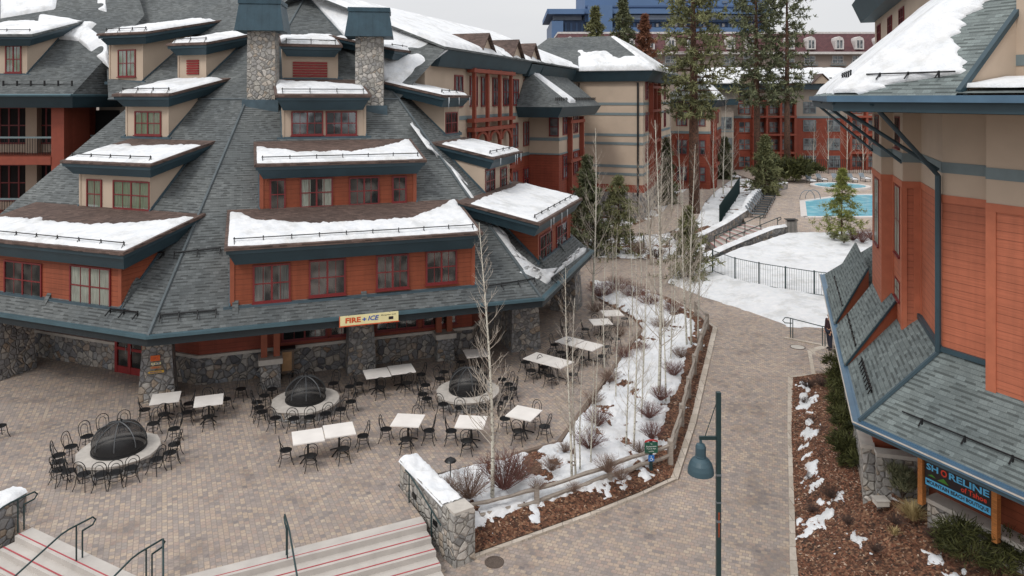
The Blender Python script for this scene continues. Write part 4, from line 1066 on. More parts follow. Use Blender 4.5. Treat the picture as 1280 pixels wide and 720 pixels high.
# set back tower part at the top
T0 = V((16.9, 29.6, 0)); T1 = V((23.9, 49.0, 0)); mb = MB()
mb.prism([(p.x, p.y) for p in (T0, T0+W_*6, T1+W_*6, T1)], 9, 18.4) if (T0+W_*6-T0).cross(T1-T0).z > 0 else mb.prism([(p.x, p.y) for p in (T1, T1+W_*6, T0+W_*6, T0)], 9, 18.4)
tw = mb.build('tower_wall', M['beige'], shop)
tw_o = [T1-W_*1.3+U*1.2, T0-W_*1.3-U*1, T0+W_*6-U*1, T1+W_*6+U*1.2]
mb = MB(); lo = [S(p, 17.0) for p in [T1-W_*.8+U*.6, T0-W_*.8, T0+W_*6, T1+W_*6]]; hi = [S(p, 18.3) for p in tw_o]
if (lo[1]-lo[0]).cross(lo[2]-lo[1]).z < 0: lo, hi = lo[::-1], hi[::-1]
mb.hexa(lo, hi); mb.build('fascia', M['fascia'], tw)
mb = MB(); mb.hexa([S(p, 18.3) for p in tw_o] if (tw_o[1]-tw_o[0]).cross(tw_o[2]-tw_o[1]).z > 0 else [S(p, 18.3) for p in tw_o[::-1]], [S(p-(p-V((23, 38, 0)))*.5, 21.5) for p in (tw_o if (tw_o[1]-tw_o[0]).cross(tw_o[2]-tw_o[1]).z > 0 else tw_o[::-1])])
mb.build('roof', M['shingle'], tw)
for k in (8.2, 12.5, 17.5): window(shop, S(T0+U*(k+1.6), 14.6), nu, -U, 14.6, 16.6, 1.6, sash=2, rows=3)
# ground storey: orange wall on a stone base, with its capped parapet
LW = GW+nq*.05
CA, CB = V((11.55, 20.75, 0)), V((10.3, 21.1, 0)); nc = V((-.27, -.963, 0)); mb = MB()
for a, b in ((LW+q_*9, LW-q_*.1), (LW-q_*.1, CA-nc*.3), (CA-nc*.3, CB-nc*.3), (CB-nc*.3, CB-nc*.3+U*12)): mb.face([S(a, 0), S(b, 0), S(b, ZS-.15), S(a, ZS-.15)])
mb.build('ground_floor_wall', M['orange'], shop)
def basewall(a, b, z0, z1, out, th=.42):
    d = (b-a); mb = MB(); mb.obox(S(a, z0), d, out*th, Z*(z1-z0)); p = mb.build('stone_base', M['stone_pale'], shop)
    mb = MB(); mb.obox(S(a, z1)-d.normalized()*.03, d+d.normalized()*.06, out*(th+.07), Z*.11); mb.build('wall_cap', M['cap'], p)
basewall(LW-q_*.1, LW+q_*8, -.3, 1.42, nq)
basewall(CB, CA, -.3, 1.98, nc, .3)
basewall(CB+U*.1, CB+U*11, -.5, 1.975, nu, .3)
# the shop sign: dark board on orange posts with blue, red and green lettering
def text_mesh(s, size, ext=.012, bold=0):
    cu = bpy.data.curves.new('t', 'FONT'); cu.body = s; cu.size = size; cu.extrude = ext; cu.offset = bold; cu.resolution_u = 2
    o = bpy.data.objects.new('t', cu); COL.objects.link(o); bpy.context.view_layer.update()
    me = bpy.data.meshes.new_from_object(o.evaluated_get(bpy.context.evaluated_depsgraph_get()))
    vs = [v.co.copy() for v in me.vertices]; fs = [tuple(p.vertices) for p in me.polygons]; bpy.data.objects.remove(o); bpy.data.curves.remove(cu); bpy.data.meshes.remove(me)
    x0 = min(v.x for v in vs); x1 = max(v.x for v in vs); y0 = min(v.y for v in vs); y1 = max(v.y for v in vs)
    return [V((v.x-x0, v.y-y0, v.z)) for v in vs], fs, x1-x0, y1-y0
def put_text(parent, s, o, dx, dy, dn, width, height, mat, name='lettering', bold=0, shear=0):
    vs, fs, w, h = text_mesh(s, 1.0, .0, bold); mb = MB()
    sx = width/w; sy = height/h
    P = [o+dx*(v.x*sx+shear*v.y*sy)+dy*(v.y*sy)+dn*.001 for v in vs]
    mb.mesh(P, fs); n0 = len(P)
    return mb.build(name, mat, parent)
M['s_blue'] = plain('sign_light_blue', L(96, 190, 240), .5, var=.02); M['s_red'] = plain('sign_red', L(226, 66, 44), .5, var=.02); M['s_green'] = plain('sign_green', L(72, 140, 48), .5, var=.05)
M['s_black'] = plain('sign_dark_board', L(34, 26, 30), .5, var=.05); M['wood_orange'] = woodmat('orange_stained_wood', L(186, 120, 64))
def onp(px, py, off):                        # point on the plane just in front of the ground-floor wall
    n_ = nq; p0 = LW+n_*off; r = ray(px, py); k = (p0-CAM).dot(n_)/r.dot(n_); return CAM+r*k
tl, bl, tr, br_ = onp(1156, 576, .6), onp(1156, 609, .6), onp(1240, 610, .6), onp(1240, 643, .6)
sgn = thing('shop_sign', 'dark shop sign with light blue capitals, red and green marks, between two orange timber posts', 'sign', S(bl, 0))
dx = V((tr.x-tl.x, tr.y-tl.y, 0)); wS = dx.length; dx.normalize(); zt_ = (tl.z+tr.z)/2; zb_ = (bl.z+br_.z)/2; hS = zt_-zb_; o0 = S(bl, zb_)
print('sign', wS, hS, zb_, zt_)
mb = MB(); mb.obox(o0-nq*.06, dx*wS, nq*.06, Z*hS); mb.build('board', M['s_black'], sgn)
for x in (-.16, wS+.02): mb = MB(); mb.obox(o0+dx*x-nq*.1+Z*-.55, dx*.13, nq*.16, Z*(hS+.62)); mb.build('post', M['wood_orange'], sgn)
f = o0+nq*.008
lw = wS*.93
put_text(sgn, 'SH', f+dx*wS*.03+Z*hS*.66, dx, Z, nq, lw*.2, hS*.25, M['s_blue'], bold=.03)
put_text(sgn, 'O', f+dx*wS*.255+Z*hS*.64, dx, Z, nq, lw*.105, hS*.27, M['s_red'], bold=.03)
put_text(sgn, 'RELINE', f+dx*wS*.38+Z*hS*.66, dx, Z, nq, lw*.63, hS*.25, M['s_blue'], bold=.03)
put_text(sgn, 'of Tahoe', f+dx*wS*.56+Z*hS*.41, dx, Z, nq, lw*.4, hS*.2, M['s_red'], bold=.02)
mb = MB(); q0 = f+dx*wS*.2+Z*hS*.40; mb.face([q0, q0+dx*wS*.18, q0+dx*wS*.1+Z*hS*.17]); q0 = f+dx*wS*.05+Z*hS*.44; mb.face([q0, q0+dx*wS*.13, q0+dx*wS*.07+Z*hS*.09]); mb.build('mountain_mark', M['s_green'], sgn)
mb = MB(); mb.obox(f+dx*wS*.015+Z*hS*.05, dx*wS*.97, nq*.004, Z*hS*.27); mb.build('blue_strip', M['s_blue'], sgn)
f2 = f+nq*.008
put_text(sgn, 'MOUNTAIN BEACH BOUTIQUE', f2+dx*wS*.035+Z*hS*.10, dx, Z, nq, wS*.93, hS*.17, M['s_black'], bold=.03)
# ---------------------------------------------------------------- hotel wings behind
WO = V((5.6, 71, 0))
def WP(k, w, z=0): return WO+U*k+W_*w+V((0, 0, z))
def box_uw(mb, k0, k1, w0, w1, z0, z1):
    p = [WP(k0, w0, z0), WP(k0, w1, z0), WP(k1, w1, z0), WP(k1, w0, z0)]; mb.hexa(p, [q+Z*(z1-z0) for q in p])
def simple_win(parent, o, out, sd, w, h, sash=2, frame='maroon', glass='glass_far', c=.09):
    """far window: frame and pane; o = lower left corner on the wall"""
    mb = MB(); o = o+out*.003
    def bar(x, z, ww, hh, d=.08): mb.obox(o+sd*x+Z*z, sd*ww, out*d, Z*hh)
    bar(0, 0, w, c); bar(0, h-c, w, c); bar(0, c, c, h-2*c); bar(w-c, c, c, h-2*c); bar(c, h*.5-.035, w-2*c, .07, .06)
    for i in range(1, sash): bar(w*i/sash-.045, c, .09, h-2*c, .07)
    wd = mb.build('window', M[frame], parent)
    g = MB(); q = o+out*.03+sd*c+Z*c; g.face([q, q+sd*(w-2*c), q+sd*(w-2*c)+Z*(h-2*c), q+Z*(h-2*c)]); g.build('pane', M[glass], wd)
def slab(mb, lo, th):
    lo = [V(p) for p in lo]; hi = [p+Z*th for p in lo]
    if (lo[1]-lo[0]).cross(lo[2]-lo[1]).z < 0: lo, hi = lo[::-1], hi[::-1]
    n = len(lo); mb.mesh(lo+hi, [tuple(range(n-1, -1, -1)), tuple(range(n, 2*n))]+[(i, (i+1) % n, n+(i+1) % n, n+i) for i in range(n)])
def snow_quad(p00, p10, p11, p01, th=.22, na=40, nb=16, seed=1, keep=.0, scale=.35, fn=None):
    """snow lying on a sloping quad, ragged; keep raises or lowers the cover"""
    n = (p10-p00).cross(p01-p00).normalized(); n = n if n.z > 0 else -n; vs = []
    for i in range(na+1):
        for j in range(nb+1):
            a, b = i/na, j/nb; p = lerp(lerp(p00, p10, a), lerp(p01, p11, a), b)
            k = ns(p.x*scale, p.y*scale, seed)+.5*ns(p.x*scale*3.5, p.y*scale*3.5, seed)+keep+(fn(a, b) if fn else 0)
            e = min(1, min(a, 1-a)*na*.8, min(b, 1-b)*nb*.8)
            vs.append(p+n*(max(-.06, min(th, k*th*2))*e-.04*(1-e)))
    SNOWMB.mesh(vs, [(i*(nb+1)+j, (i+1)*(nb+1)+j, (i+1)*(nb+1)+j+1, i*(nb+1)+j+1) for i in range(na) for j in range(nb)])

# the long wing running away from the pavilion, red below and beige above
wing = thing('hotel_wing', 'long hotel wing with snow-covered roof and timber balcony frames running back from the pavilion', 'building', WP(-29, 0))
mb = MB(); box_uw(mb, -31, -.02, -9, 0, 0, 7.6); mb.build('lower_wall', M['red'], wing)
mb = MB(); box_uw(mb, -31, -.02, -9, 0, 7.6, 14.2); mb.build('upper_wall', M['beige'], wing)
mb = MB(); box_uw(mb, -31, -12.6, 0, .05, 7.45, 7.7); box_uw(mb, -31, -12.6, 0, .05, 10.6, 10.85); mb.build('wall_band', M['band'], wing)
# stepped fascias along the eave
for (k0, k1, z) in ((-30.5, -14.4, 14.75), (-14.4, -11.4, 14.6), (-11.4, 1.6, 14.6)):
    mb = MB(); w0, w1 = -.4, .9
    lo = [WP(k0+.3, w0, z-.95), WP(k0+.3, w1-.45, z-.95), WP(k1-.2, w1-.45, z-.95), WP(k1-.2, w0, z-.95)]; hi = [WP(k0, w0, z), WP(k0, w1, z), WP(k1, w1, z), WP(k1, w0, z)]
    mb.hexa(lo, hi); mb.build('fascia', M['fascia'], wing)
RZ = 18.3; rw = -8.0
er = [WP(-30.5, 1.0, 14.76), WP(1.6, 1.0, 14.62), WP(-1.5, rw, RZ), WP(-31.5, rw, RZ)]
mb = MB(); slab(mb, er, .12); mb.build('roof', M['shingle'], wing)
mb = MB(); mb.face([AP, v3(B2, ZB), WP(-30.5, 1.0, 14.7), WP(-29.5, rw, RZ)][::-1]); mb.face([WP(-1.5, rw, RZ), WP(-31.5, rw, RZ), WP(-31.5, rw-9, 13), WP(4, rw-9, 13)][::-1]); mb.face([WP(-1.5, rw, RZ+.1), WP(1.6, 1.0, 14.62), WP(6, -5, 14.6)]); mb.build('roof', M['shingle'], wing)
snow_quad(*[p+Z*.12 for p in er], th=.25, na=110, nb=30, seed=3, keep=.75, fn=lambda a, b: -.5*(b < .12)*(a > .3))
snow_quad(lerp(v3(B2, ZB), AP, .06), WP(-30, 1.0, 14.75), WP(-30.2, rw+.2, RZ+.05), lerp(v3(B2, ZB), AP, .97), th=.22, na=40, nb=40, seed=8, keep=.6)
# small gabled dormers with brown roofs on the eave
def gable(bld, k, w0, width, depth, zb, zt, facing='k'):
    """little gable whose ridge runs along w"""
    d = MB(); a, b = WP(k, w0, zb), WP(k+width, w0, zb); t_ = WP(k+width/2, w0, zt); d.ext([a, b, t_], -W_*depth); g = d.build('roof_gable', M['beige'], bld)
    m = MB(); e = W_*.25; back = -W_*(depth+.3)
    for (p, q) in ((a-U*.2-Z*.12, t_+Z*.06), (t_+Z*.06, b+U*.2-Z*.12)): 
        l = [p+e, q+e, q+back, p+back]; slab(m, l, .1)
    m.build('roof', M['shingle_brown'], g)
def gable_u(bld, k0, w, width, depth, zb, zt):
    """gable end facing the camera side (-u), ridge along u"""
    d = MB(); a, b = WP(k0, w, zb), WP(k0, w+width, zb); t_ = WP(k0, w+width/2, zt); d.ext([a, b, t_], U*depth); g = d.build('roof_gable', M['beige'], bld)
    m = MB(); e = -U*.25; back = U*(depth+.3)
    for (p, q) in ((a-W_*.2-Z*.12, t_+Z*.06), (t_+Z*.06, b+W_*.2-Z*.12)): slab(m, [p+e, q+e, q+back, p+back], .1)
    m.build('roof', M['shingle_brown'], g)
for k in (-24.5, -18.6, -14.6): gable(wing, k, .6, 2.6, 4.5, 14.8, 16.1)
# roof vents
for px, y in ((550, 62), (558, 63)):
    p = at(px, 52, y); mb = MB(); mb.tube([p-Z*.9, p+Z*1.0], .16, 8); mb.build('vent_pipe', M['grey_metal'], wing)
# windows, top storey and two more, with the red timber frame in front
def ww(bld, k, w, z, wd, h, out=W_, sd=None, **kw): simple_win(bld, WP(k, w, z), out, sd if sd is not None else U, wd, h, **kw)
for k in (-27.0, -24.6, -22.7, -20.6, -18.5, -16.4, -13.9, -12.4+.0): ww(wing, k, 0, 11.4, 1.25, 2.0)
for k in (-28, -25, -16.6, -14): ww(wing, k, 0, 8.2, 1.3, 1.9)
for k in (-28, -25, -22, -19, -16.6, -14): ww(wing, k, 0, 4.7, 1.3, 1.8)
mb = MB()
for k in (-24.9, -22.6, -20.3, -18.0): box_uw(mb, k, k+.22, .3, .52, 4.0, 13.9)
bf = mb.build('timber_frame', M['red_plain'], wing)
mb = MB()
for z in (10.4, 9.8, 6.9, 3.8, 13.6): box_uw(mb, -25.2, -17.4, .1, .6, z, z+.25)
mb.build('balcony_beam', M['red_plain'], wing)
for z in (7.2, 4.1):
    for k in (-24.5, -22.2, -19.9):
        mb = MB(); 
        for i in range(7): a = math.pi*i/6; 
        pts = [WP(k+.95-.85*math.cos(math.pi*i/10), .45, z+1.9+.65*math.sin(math.pi*i/10)) for i in range(11)]; mb.tube(pts, .12, 4); mb.build('arch', M['red_plain'], wing)
    mb = MB()
    for i in range(40): box_uw(mb, -24.8+i*.18, -24.77+i*.18, .7, .74, z+.15, z+1.0)
    box_uw(mb, -24.8, -17.8, .66, .76, z+1.0, z+1.08); mb.build('railing', M['black'], wing)
# projecting bay with its own skirt roof
mb = MB(); box_uw(mb, -12.6, -4.5, .01, 2.5, 0, 7.6); mb.build('bay_lower_wall', M['red'], wing)
mb = MB(); box_uw(mb, -12.6, -4.5, .01, 2.5, 7.6, 11.3); mb.build('bay_upper_wall', M['beige'], wing)
mb = MB(); box_uw(mb, -12.64, -4.5, .02, 2.54, 8.6, 8.85); box_uw(mb, -12.65, -4.5, .02, 2.55, 7.5, 7.62); mb.build('wall_band', M['band'], wing)
# skirt roof over the bay: hipped
zs0, zs1 = 11.3, 14.2
e_ = [WP(-15.8, .0, zs0), WP(-15.0, 3.7, zs0), WP(-3.2, 3.7, zs0)]
mb = MB(); mb.face([WP(-15.8, 3.7, zs0), WP(-3.2, 3.7, zs0), WP(-3.2, .05, zs1), WP(-13.1, .05, zs1)]); mb.face([WP(-15.8, .05, zs0), WP(-15.8, 3.7, zs0), WP(-13.1, .05, zs1)]); mb.face([WP(-3.2, 3.7, zs0), WP(-3.2, .05, zs0), WP(-3.2, .05, zs1)]); mb.build('skirt_roof', M['shingle'], wing)
mb = MB(); lo = [WP(-15.3, .05, zs0-.8), WP(-15.3, 3.2, zs0-.8), WP(-3.4, 3.2, zs0-.8), WP(-3.4, .05, zs0-.8)]; mb.hexa(lo, [WP(-15.8, .05, zs0-.01), WP(-15.8, 3.7, zs0-.01), WP(-3.2, 3.7, zs0-.01), WP(-3.2, .05, zs0-.01)]); mb.build('fascia', M['fascia'], wing)
mb = MB(); a, b = WP(-15.7, 3.66, zs0+.05), WP(-3.3, 3.66, zs0+.05)
for i in range(26): c = lerp(a, b, i/25)-W_*.5+Z*.42; mb.tube([c, c+Z*.25], .05, 4)
mb.tube([a-W_*.5+Z*.55, b-W_*.5+Z*.55], .05, 4); mb.build('snow_guard', M['black'], wing)
snow_quad(WP(-12.6, 3.4, 11.6), WP(-10.8, 3.4, 11.6), WP(-12.2, .5, 13.9), WP(-13.0, .3, 14.0), th=.2, na=12, nb=30, seed=5, keep=.6)
for z in (9.0, 5.5, 2.4):
    for k in (-11.6, -8.3): ww(wing, k, 2.5, z, 1.3, 1.9)
mb = MB()
for k in (-10.2, -6.4): box_uw(mb, k, k+.25, 2.52, 2.9, 0, 10.4)
for z in (9.9, 6.7, 3.6): box_uw(mb, -10.4, -5.8, 2.52, 2.9, z, z+.25)
mb.build('timber_frame', M['red_plain'], wing)
ww(wing, -12.6, 1.7, 8.95, .8, 1.5, out=-U, sd=W_, sash=1)

# the block with the blank beige end wall
blk = thing('hotel_block', 'hotel block with blank beige end wall, grey-green bands, stone foot and hipped snowy roof', 'building', WP(0, .7))
mb = MB(); box_uw(mb, 0, 18, .7, 6.9, 3.9, 13.95); mb.build('wall', M['beige'], blk)
mb = MB(); box_uw(mb, .0, 18, -8, .68, 0, 13.9); mb.build('recessed_wall', M['beige_grey'], blk)
mb = MB(); box_uw(mb, -.06, 18.05, .64, 6.96, 3.2, 3.9); mb.build('red_band', M['red_plain'], blk)
mb = MB(); box_uw(mb, -.12, 18.1, .6, 7.02, -.3, 3.2); mb.build('stone_foot', M['stone'], blk)
for z in (11.3, 10.35, 8.4, 7.6, 5.5, 4.75):
    mb = MB(); box_uw(mb, -.05, 18.02, .66, 6.95, z, z+.24); mb.build('wall_band', M['band'], blk)
mb = MB(); lo = [WP(-.4, -.2, 13.5), WP(-.4, 7.3, 13.5), WP(18.4, 7.3, 13.5), WP(18.4, -.2, 13.5)]; hi = [WP(-1, -1, 14.5), WP(-1, 8.0, 14.5), WP(19, 8.0, 14.5), WP(19, -1, 14.5)]; mb.hexa(lo, hi); mb.build('fascia', M['fascia'], blk)
re = [WP(-1.1, -6.5, 14.5), WP(-1.1, 8.1, 14.5), WP(19, 8.1, 14.5), WP(19, -6.5, 14.5)]; r0, r1 = WP(6.5, -4.2, 18.3), WP(6.5, 2.4, 18.3)
mb = MB(); mb.face([re[0], re[1], r1, r0]); mb.face([re[1], re[2], r1]); mb.face([re[2], re[3], r0, r1]); mb.face([re[3], re[0], r0]); mb.build('roof', M['shingle'], blk)
def fq(a, b, x0, x1, z): return lerp(lerp(re[0], re[1], a), lerp(r0, r1, a), b)
snow_quad(lerp(re[0], re[1], .52), re[1], lerp(re[1], r1, .55), lerp(lerp(re[0], re[1], .56), lerp(r0, r1, .4), .62), th=.4, na=40, nb=26, seed=21, keep=.25, fn=lambda a, b: .9-1.9*b*(.35+.65*min(1, abs(a-.1)*1.5)))
snow_quad(re[1], lerp(re[1], re[2], .6), lerp(r1, re[2], .25), r1, th=.3, na=40, nb=26, seed=23, keep=.8)
mb = MB(); mb.tube([WP(-.15, 6.45, 13.4), WP(-.15, 6.45, 1.0)], .09, 6); mb.tube([WP(-.15, .85, 13.4), WP(-.15, .85, 1.0)], .07, 6); mb.build('downpipe', M['black'], blk)
for z in (12.0, 9.0, 6.1): 
    for k in (1.2, 5.0, 9.0, 13.0): ww(blk, k, 6.9, z-.2, 1.3, 1.8)
mb = MB()
for k in (3.2, 5.4, 8.0): box_uw(mb, k, k+.25, 6.92, 7.35, 4.0, 13.4)
for z in (12.9, 10.6, 7.6, 4.4): box_uw(mb, 3.0, 8.4, 6.92, 7.35, z, z+.25)
mb.build('timber_frame', M['red_plain'], blk)
# a further small gabled roof with the snow hip
far1 = thing('hotel_block', 'rear hotel block with grey roof and red walls seen left of the big pine trunk', 'building', WP(20, 6))
mb = MB(); box_uw(mb, 22, 40, 6.5, 11, 0, 7.9); mb.build('lower_wall', M['red'], far1)
mb = MB(); box_uw(mb, 22, 40, 6.5, 11, 7.9, 11.4); mb.build('upper_wall', M['beige'], far1)
mb = MB(); box_uw(mb, 21.95, 40, 6.45, 11.05, 7.7, 8.0); mb.build('wall_band', M['band'], far1)
mb = MB(); lo = [WP(21.5, 6.2, 10.8), WP(21.5, 11.4, 10.8), WP(40.5, 11.4, 10.8), WP(40.5, 6.2, 10.8)]; hi = [WP(20.8, 5.5, 11.7), WP(20.8, 12, 11.7), WP(41, 12, 11.7), WP(41, 5.5, 11.7)]; mb.hexa(lo, hi); mb.build('fascia', M['fascia'], far1)
mb = MB(); e4 = hi; t0, t1 = WP(27, 8, 14.4), WP(27, 9.5, 14.4); mb.face([e4[0], e4[1], t1, t0]); mb.face([e4[1], e4[2], t1]); mb.face([e4[2], e4[3], t0, t1]); mb.face([e4[3], e4[0], t0]); mb.build('roof', M['shingle'], far1)
snow_quad(e4[1], lerp(e4[1], e4[2], .6), lerp(t1, e4[2], .2), t1, th=.3, na=20, nb=16, seed=33, keep=.5)
for z in (5.2, 2.0, 8.6):
    for k in (.6, 2.7): simple_win(far1, WP(22, 6.5+k, z), -U, W_, 1.3, 1.8)
    for k in (24, 27, 30, 33): ww(far1, k, 11, z, 1.3, 1.8)
mb = MB()
for k in (23.2, 24.6): box_uw(mb, k, k+.3, 11.02, 11.6, 0, 10.5)
for z in (3.6, 6.9, 10.2): box_uw(mb, 22.8, 29, 11.02, 11.6, z, z+.3)
mb.build('timber_frame', M['red_plain'], far1)

# the red hotel range behind the pool, facing the camera
YP = 112.0; pt_ = lambda x, z, y=0: V((x, YP+y, z))
def PX(px): return (px-640)/F*YP
rng = thing('hotel_range', 'red walled hotel range with paired windows and snowy roof behind the swimming pool', 'building', pt_(PX(1000), 1.1))
def bx2(mb, x0, x1, y0, y1, z0, z1): p = [pt_(x0, z0, y0), pt_(x1, z0, y0), pt_(x1, z0, y1), pt_(x0, z0, y1)]; mb.hexa(p, [q+Z*(z1-z0) for q in p])
mb = MB(); bx2(mb, PX(885), PX(1230), 0, 12, 0, 9.0); mb.build('lower_wall', M['red'], rng)
mb = MB(); bx2(mb, PX(885), PX(1230), 0, 12, 9.0, 13.3); mb.build('upper_wall', M['beige_grey'], rng)
mb = MB(); bx2(mb, PX(886), PX(914), -1.2, -.01, 0, 11.0); mb.build('stair_bay', M['beige_grey'], rng)
mb = MB(); bx2(mb, PX(885), PX(1230), -.08, -.01, 8.9, 9.2); bx2(mb, PX(886)-.05, PX(914)+.05, -1.27, -.02, 3.6, 3.8); bx2(mb, PX(886)-.05, PX(914)+.05, -1.27, -.02, 6.9, 7.1); mb.build('wall_band', M['band'], rng)
mb = MB(); bx2(mb, PX(880), PX(1235), -1.0, 12, 13.2, 14.0); mb.build('fascia', M['fascia'], rng)
mb = MB(); bx2(mb, PX(884), PX(918), -2.0, -.02, 10.9, 11.8); mb.build('bay_fascia', M['fascia'], rng)
rr = [pt_(PX(876), 14.0, -1.3), pt_(PX(1235), 14.0, -1.3), pt_(PX(1235), 16.6, 6), pt_(PX(880), 16.6, 6)]
mb = MB(); slab(mb, rr, .12); mb.build('roof', M['shingle'], rng)
snow_quad(*[p+Z*.12 for p in rr], th=.3, na=120, nb=16, seed=41, keep=.45)
def gable2(x, w, z0, z1):
    mb = MB(); a, b, c = pt_(x, z0, -1.4), pt_(x+w, z0, -1.4), pt_(x+w/2, z1, -1.4); mb.ext([a, b, c], V((0, 5, 0))); g = mb.build('roof_gable', M['beige'], rng)
    m = MB(); e = V((0, -.25, 0)); bk = V((0, 5.3, 0))
    for p, q in ((a-V((.3, 0, .15)), c+Z*.08), (c+Z*.08, b+V((.3, 0, -.15)))): slab(m, [p+e, q+e, q+bk, p+bk], .12)
    m.build('roof', M['shingle_brown'], g)
gable2(PX(923), 2.4, 14.1, 15.4); gable2(PX(1012), 2.6, 14.1, 15.4)
for (x, w, fr) in ((923, 1.8, 'red_plain'), (943, 1.5, 'red_plain'), (961, 1.5, 'red_plain'), (977, 1.7, 'red_plain')):
    for z in (1.5, 4.1, 6.7, 9.5): simple_win(rng, pt_(PX(x), z), V((0, -1, 0)), V((1, 0, 0)), w, 1.7, frame=fr)
for x in (1004, 1034, 1062, 1084, 1112, 1140):
    for z in (1.5, 4.1, 6.9, 9.6): simple_win(rng, pt_(PX(x), z), V((0, -1, 0)), V((1, 0, 0)), 1.9, 1.75, frame='band' if x < 1060 else 'red_plain')
for z in (4.2, 7.3, 1.6): simple_win(rng, pt_(PX(897), z, -1.2), V((0, -1, 0)), V((1, 0, 0)), 1.8, 1.8, frame='band')
for x in (923, 1028): simple_win(rng, pt_(PX(x), 12.0-.6), V((0, -1, 0)), V((1, 0, 0)), 1.6, 1.6)
mb = MB()
for x in (939, 955, 972, 990): bx2(mb, PX(x), PX(x)+.3, -1.0, -.02, 1.0, 11.6)
for z in (3.6, 6.3, 9.0, 11.3): bx2(mb, PX(938), PX(993), -1.05, -.02, z, z+.3)
mb.build('timber_frame', M['red_plain'], rng)
mb = MB()
for x in (1059, 1079, 1098): bx2(mb, PX(x), PX(x)+.3, -1.0, -.02, 1.0, 11.6)
for z in (3.6, 6.3, 9.0, 11.3): bx2(mb, PX(1058), PX(1100), -1.05, -.02, z, z+.3)
mb.build('timber_frame', M['red_plain'], rng)

# the old style hotel with the maroon mansard roof
YM = 190.0; XM = lambda px: (px-640)/F*YM; zM = lambda py: H-(py-YH)/F*YM
mans = thing('mansard_hotel', 'pale grand hotel with maroon mansard roof and white arched dormers beyond the pines', 'building', V((XM(960), YM, 0)))
M['mansard'] = brickmat('maroon_slates', [(0, L(84, 54, 58)), (1, L(104, 68, 70))], L(70, 46, 50), .6, .35, .03, nv=.1); M['mwall'] = plain('pale_brown_wall', L(140, 128, 120), .9, var=.06); M['mtrim'] = plain('pale_trim', L(198, 194, 192), .6)
mb = MB(); mb.prism([(XM(700), YM), (XM(1250), YM), (XM(1250), YM+20), (XM(700), YM+20)], 0, zM(67)); mb.build('wall', M['mwall'], mans)
mb = MB(); a = [V((XM(698), YM-1, zM(65))), V((XM(1252), YM-1, zM(65))), V((XM(1252), YM+20, zM(65))), V((XM(698), YM+20, zM(65)))]; mb.hexa(a, [V((p.x, p.y+(4 if p.y < YM else 0), zM(41))) for p in a]); mb.build('mansard_roof', M['mansard'], mans)
mb = MB(); mb.obox((XM(696), YM-1.4, zM(68)), (XM(1252)-XM(696), 0, 0), (0, 21, 0), (0, 0, zM(65)-zM(68)-.01)); mb.obox((XM(698), YM+2.9, zM(41)), (XM(1252)-XM(698), 0, 0), (0, 17, 0), (0, 0, .5)); mb.build('cornice', M['mtrim'], mans)
for px in (712, 737, 762, 787, 812, 838, 862, 912, 936, 986, 1012, 1047, 1072, 1098):
    x = XM(px); z = zM(62); mb = MB(); c = V((x, YM-1.2, z))
    pts = [c+V((-1.1, 0, 0)), c+V((1.1, 0, 0)), c+V((1.1, 0, 2.2))]+[c+V((1.1*math.cos(a_), 0, 2.2+1.1*math.sin(a_))) for a_ in (R(40), R(90), R(140))]+[c+V((-1.1, 0, 2.2))]
    mb.ext(pts, V((0, 3, 0))); dm_ = mb.build('dormer', M['mtrim'], mans)
    g = MB(); q = c+V((-.7, -.03, .3)); g.face([q, q+V((.6, 0, 0)), q+V((.6, 0, 2)), q+V((0, 0, 2))]); q = c+V((.1, -.03, .3)); g.face([q, q+V((.6, 0, 0)), q+V((.6, 0, 2)), q+V((0, 0, 2))]); g.build('pane', M['glass_far'], dm_)
    simple_win(mans, V((x-1.4, YM-.02, zM(79))), V((0, -1, 0)), V((1, 0, 0)), 2.8, 1.9, frame='mtrim')
    mb = MB(); mb.obox((x-1.9, YM-.7, zM(82)), (3.8, 0, 0), (0, .6, 0), (0, 0, .15)); 
    for i in range(9): mb.obox((x-1.9+i*.46, YM-.7, zM(82)+.16), (.08, 0, 0), (0, .08, 0), (0, 0, .9))
    mb.build('balcony', M['band'], mans)
# the tall blue tower
YT = 330.0; XT = lambda px: (px-640)/F*YT; zT = lambda py: H-(py-YH)/F*YT
M['blue'] = plain('blue_cladding', L(84, 112, 150), .65, var=.08, nscale=.05); M['blue_d'] = plain('dark_blue_cladding', L(68, 92, 128), .5, var=.1, nscale=.05); M['blue_w'] = plain('grey_blue_glazing', L(96, 108, 126), .25, var=.15, nscale=.1)
tow = thing('blue_tower', 'tall slab-like building with saturated blue cladding and banded windows on the skyline', 'tower', V((XT(830), YT, 0)))
def tb(px0, px1, y0, y1, py0, py1, m, n='wall'):
    mb = MB(); mb.obox((XT(px0), YT+y0, zT(py0)), (XT(px1)-XT(px0), 0, 0), (0, y1-y0, 0), (0, 0, zT(py1)-zT(py0))); return mb.build(n, M[m], tow)
tb(690, 962, 6, 50, 110, 24, 'blue_d'); tb(732, 964, 3, 50, 26, -60, 'blue', 'upper_storeys'); tb(684, 968, 0, 52, 17, 11, 'blue', 'parapet'); tb(686, 730, -2, 4, 18, 12, 'blue', 'parapet')
tb(692, 728, 4, 5.9, 24, 18, 'blue_w', 'window_band'); tb(768, 960, 1.5, 2.9, 24, 18.5, 'blue_w', 'window_band'); tb(735, 764, -4, 2.9, 48, 8, 'blue', 'corner_bay'); tb(690, 704, 0, 5.9, 48, 26, 'blue', 'corner_bay'); tb(732, 962, 2.2, 2.9, 8, 6, 'blue_d', 'floor_band'); tb(766, 962, 1, 2.9, 40, 34, 'blue', 'floor_band')
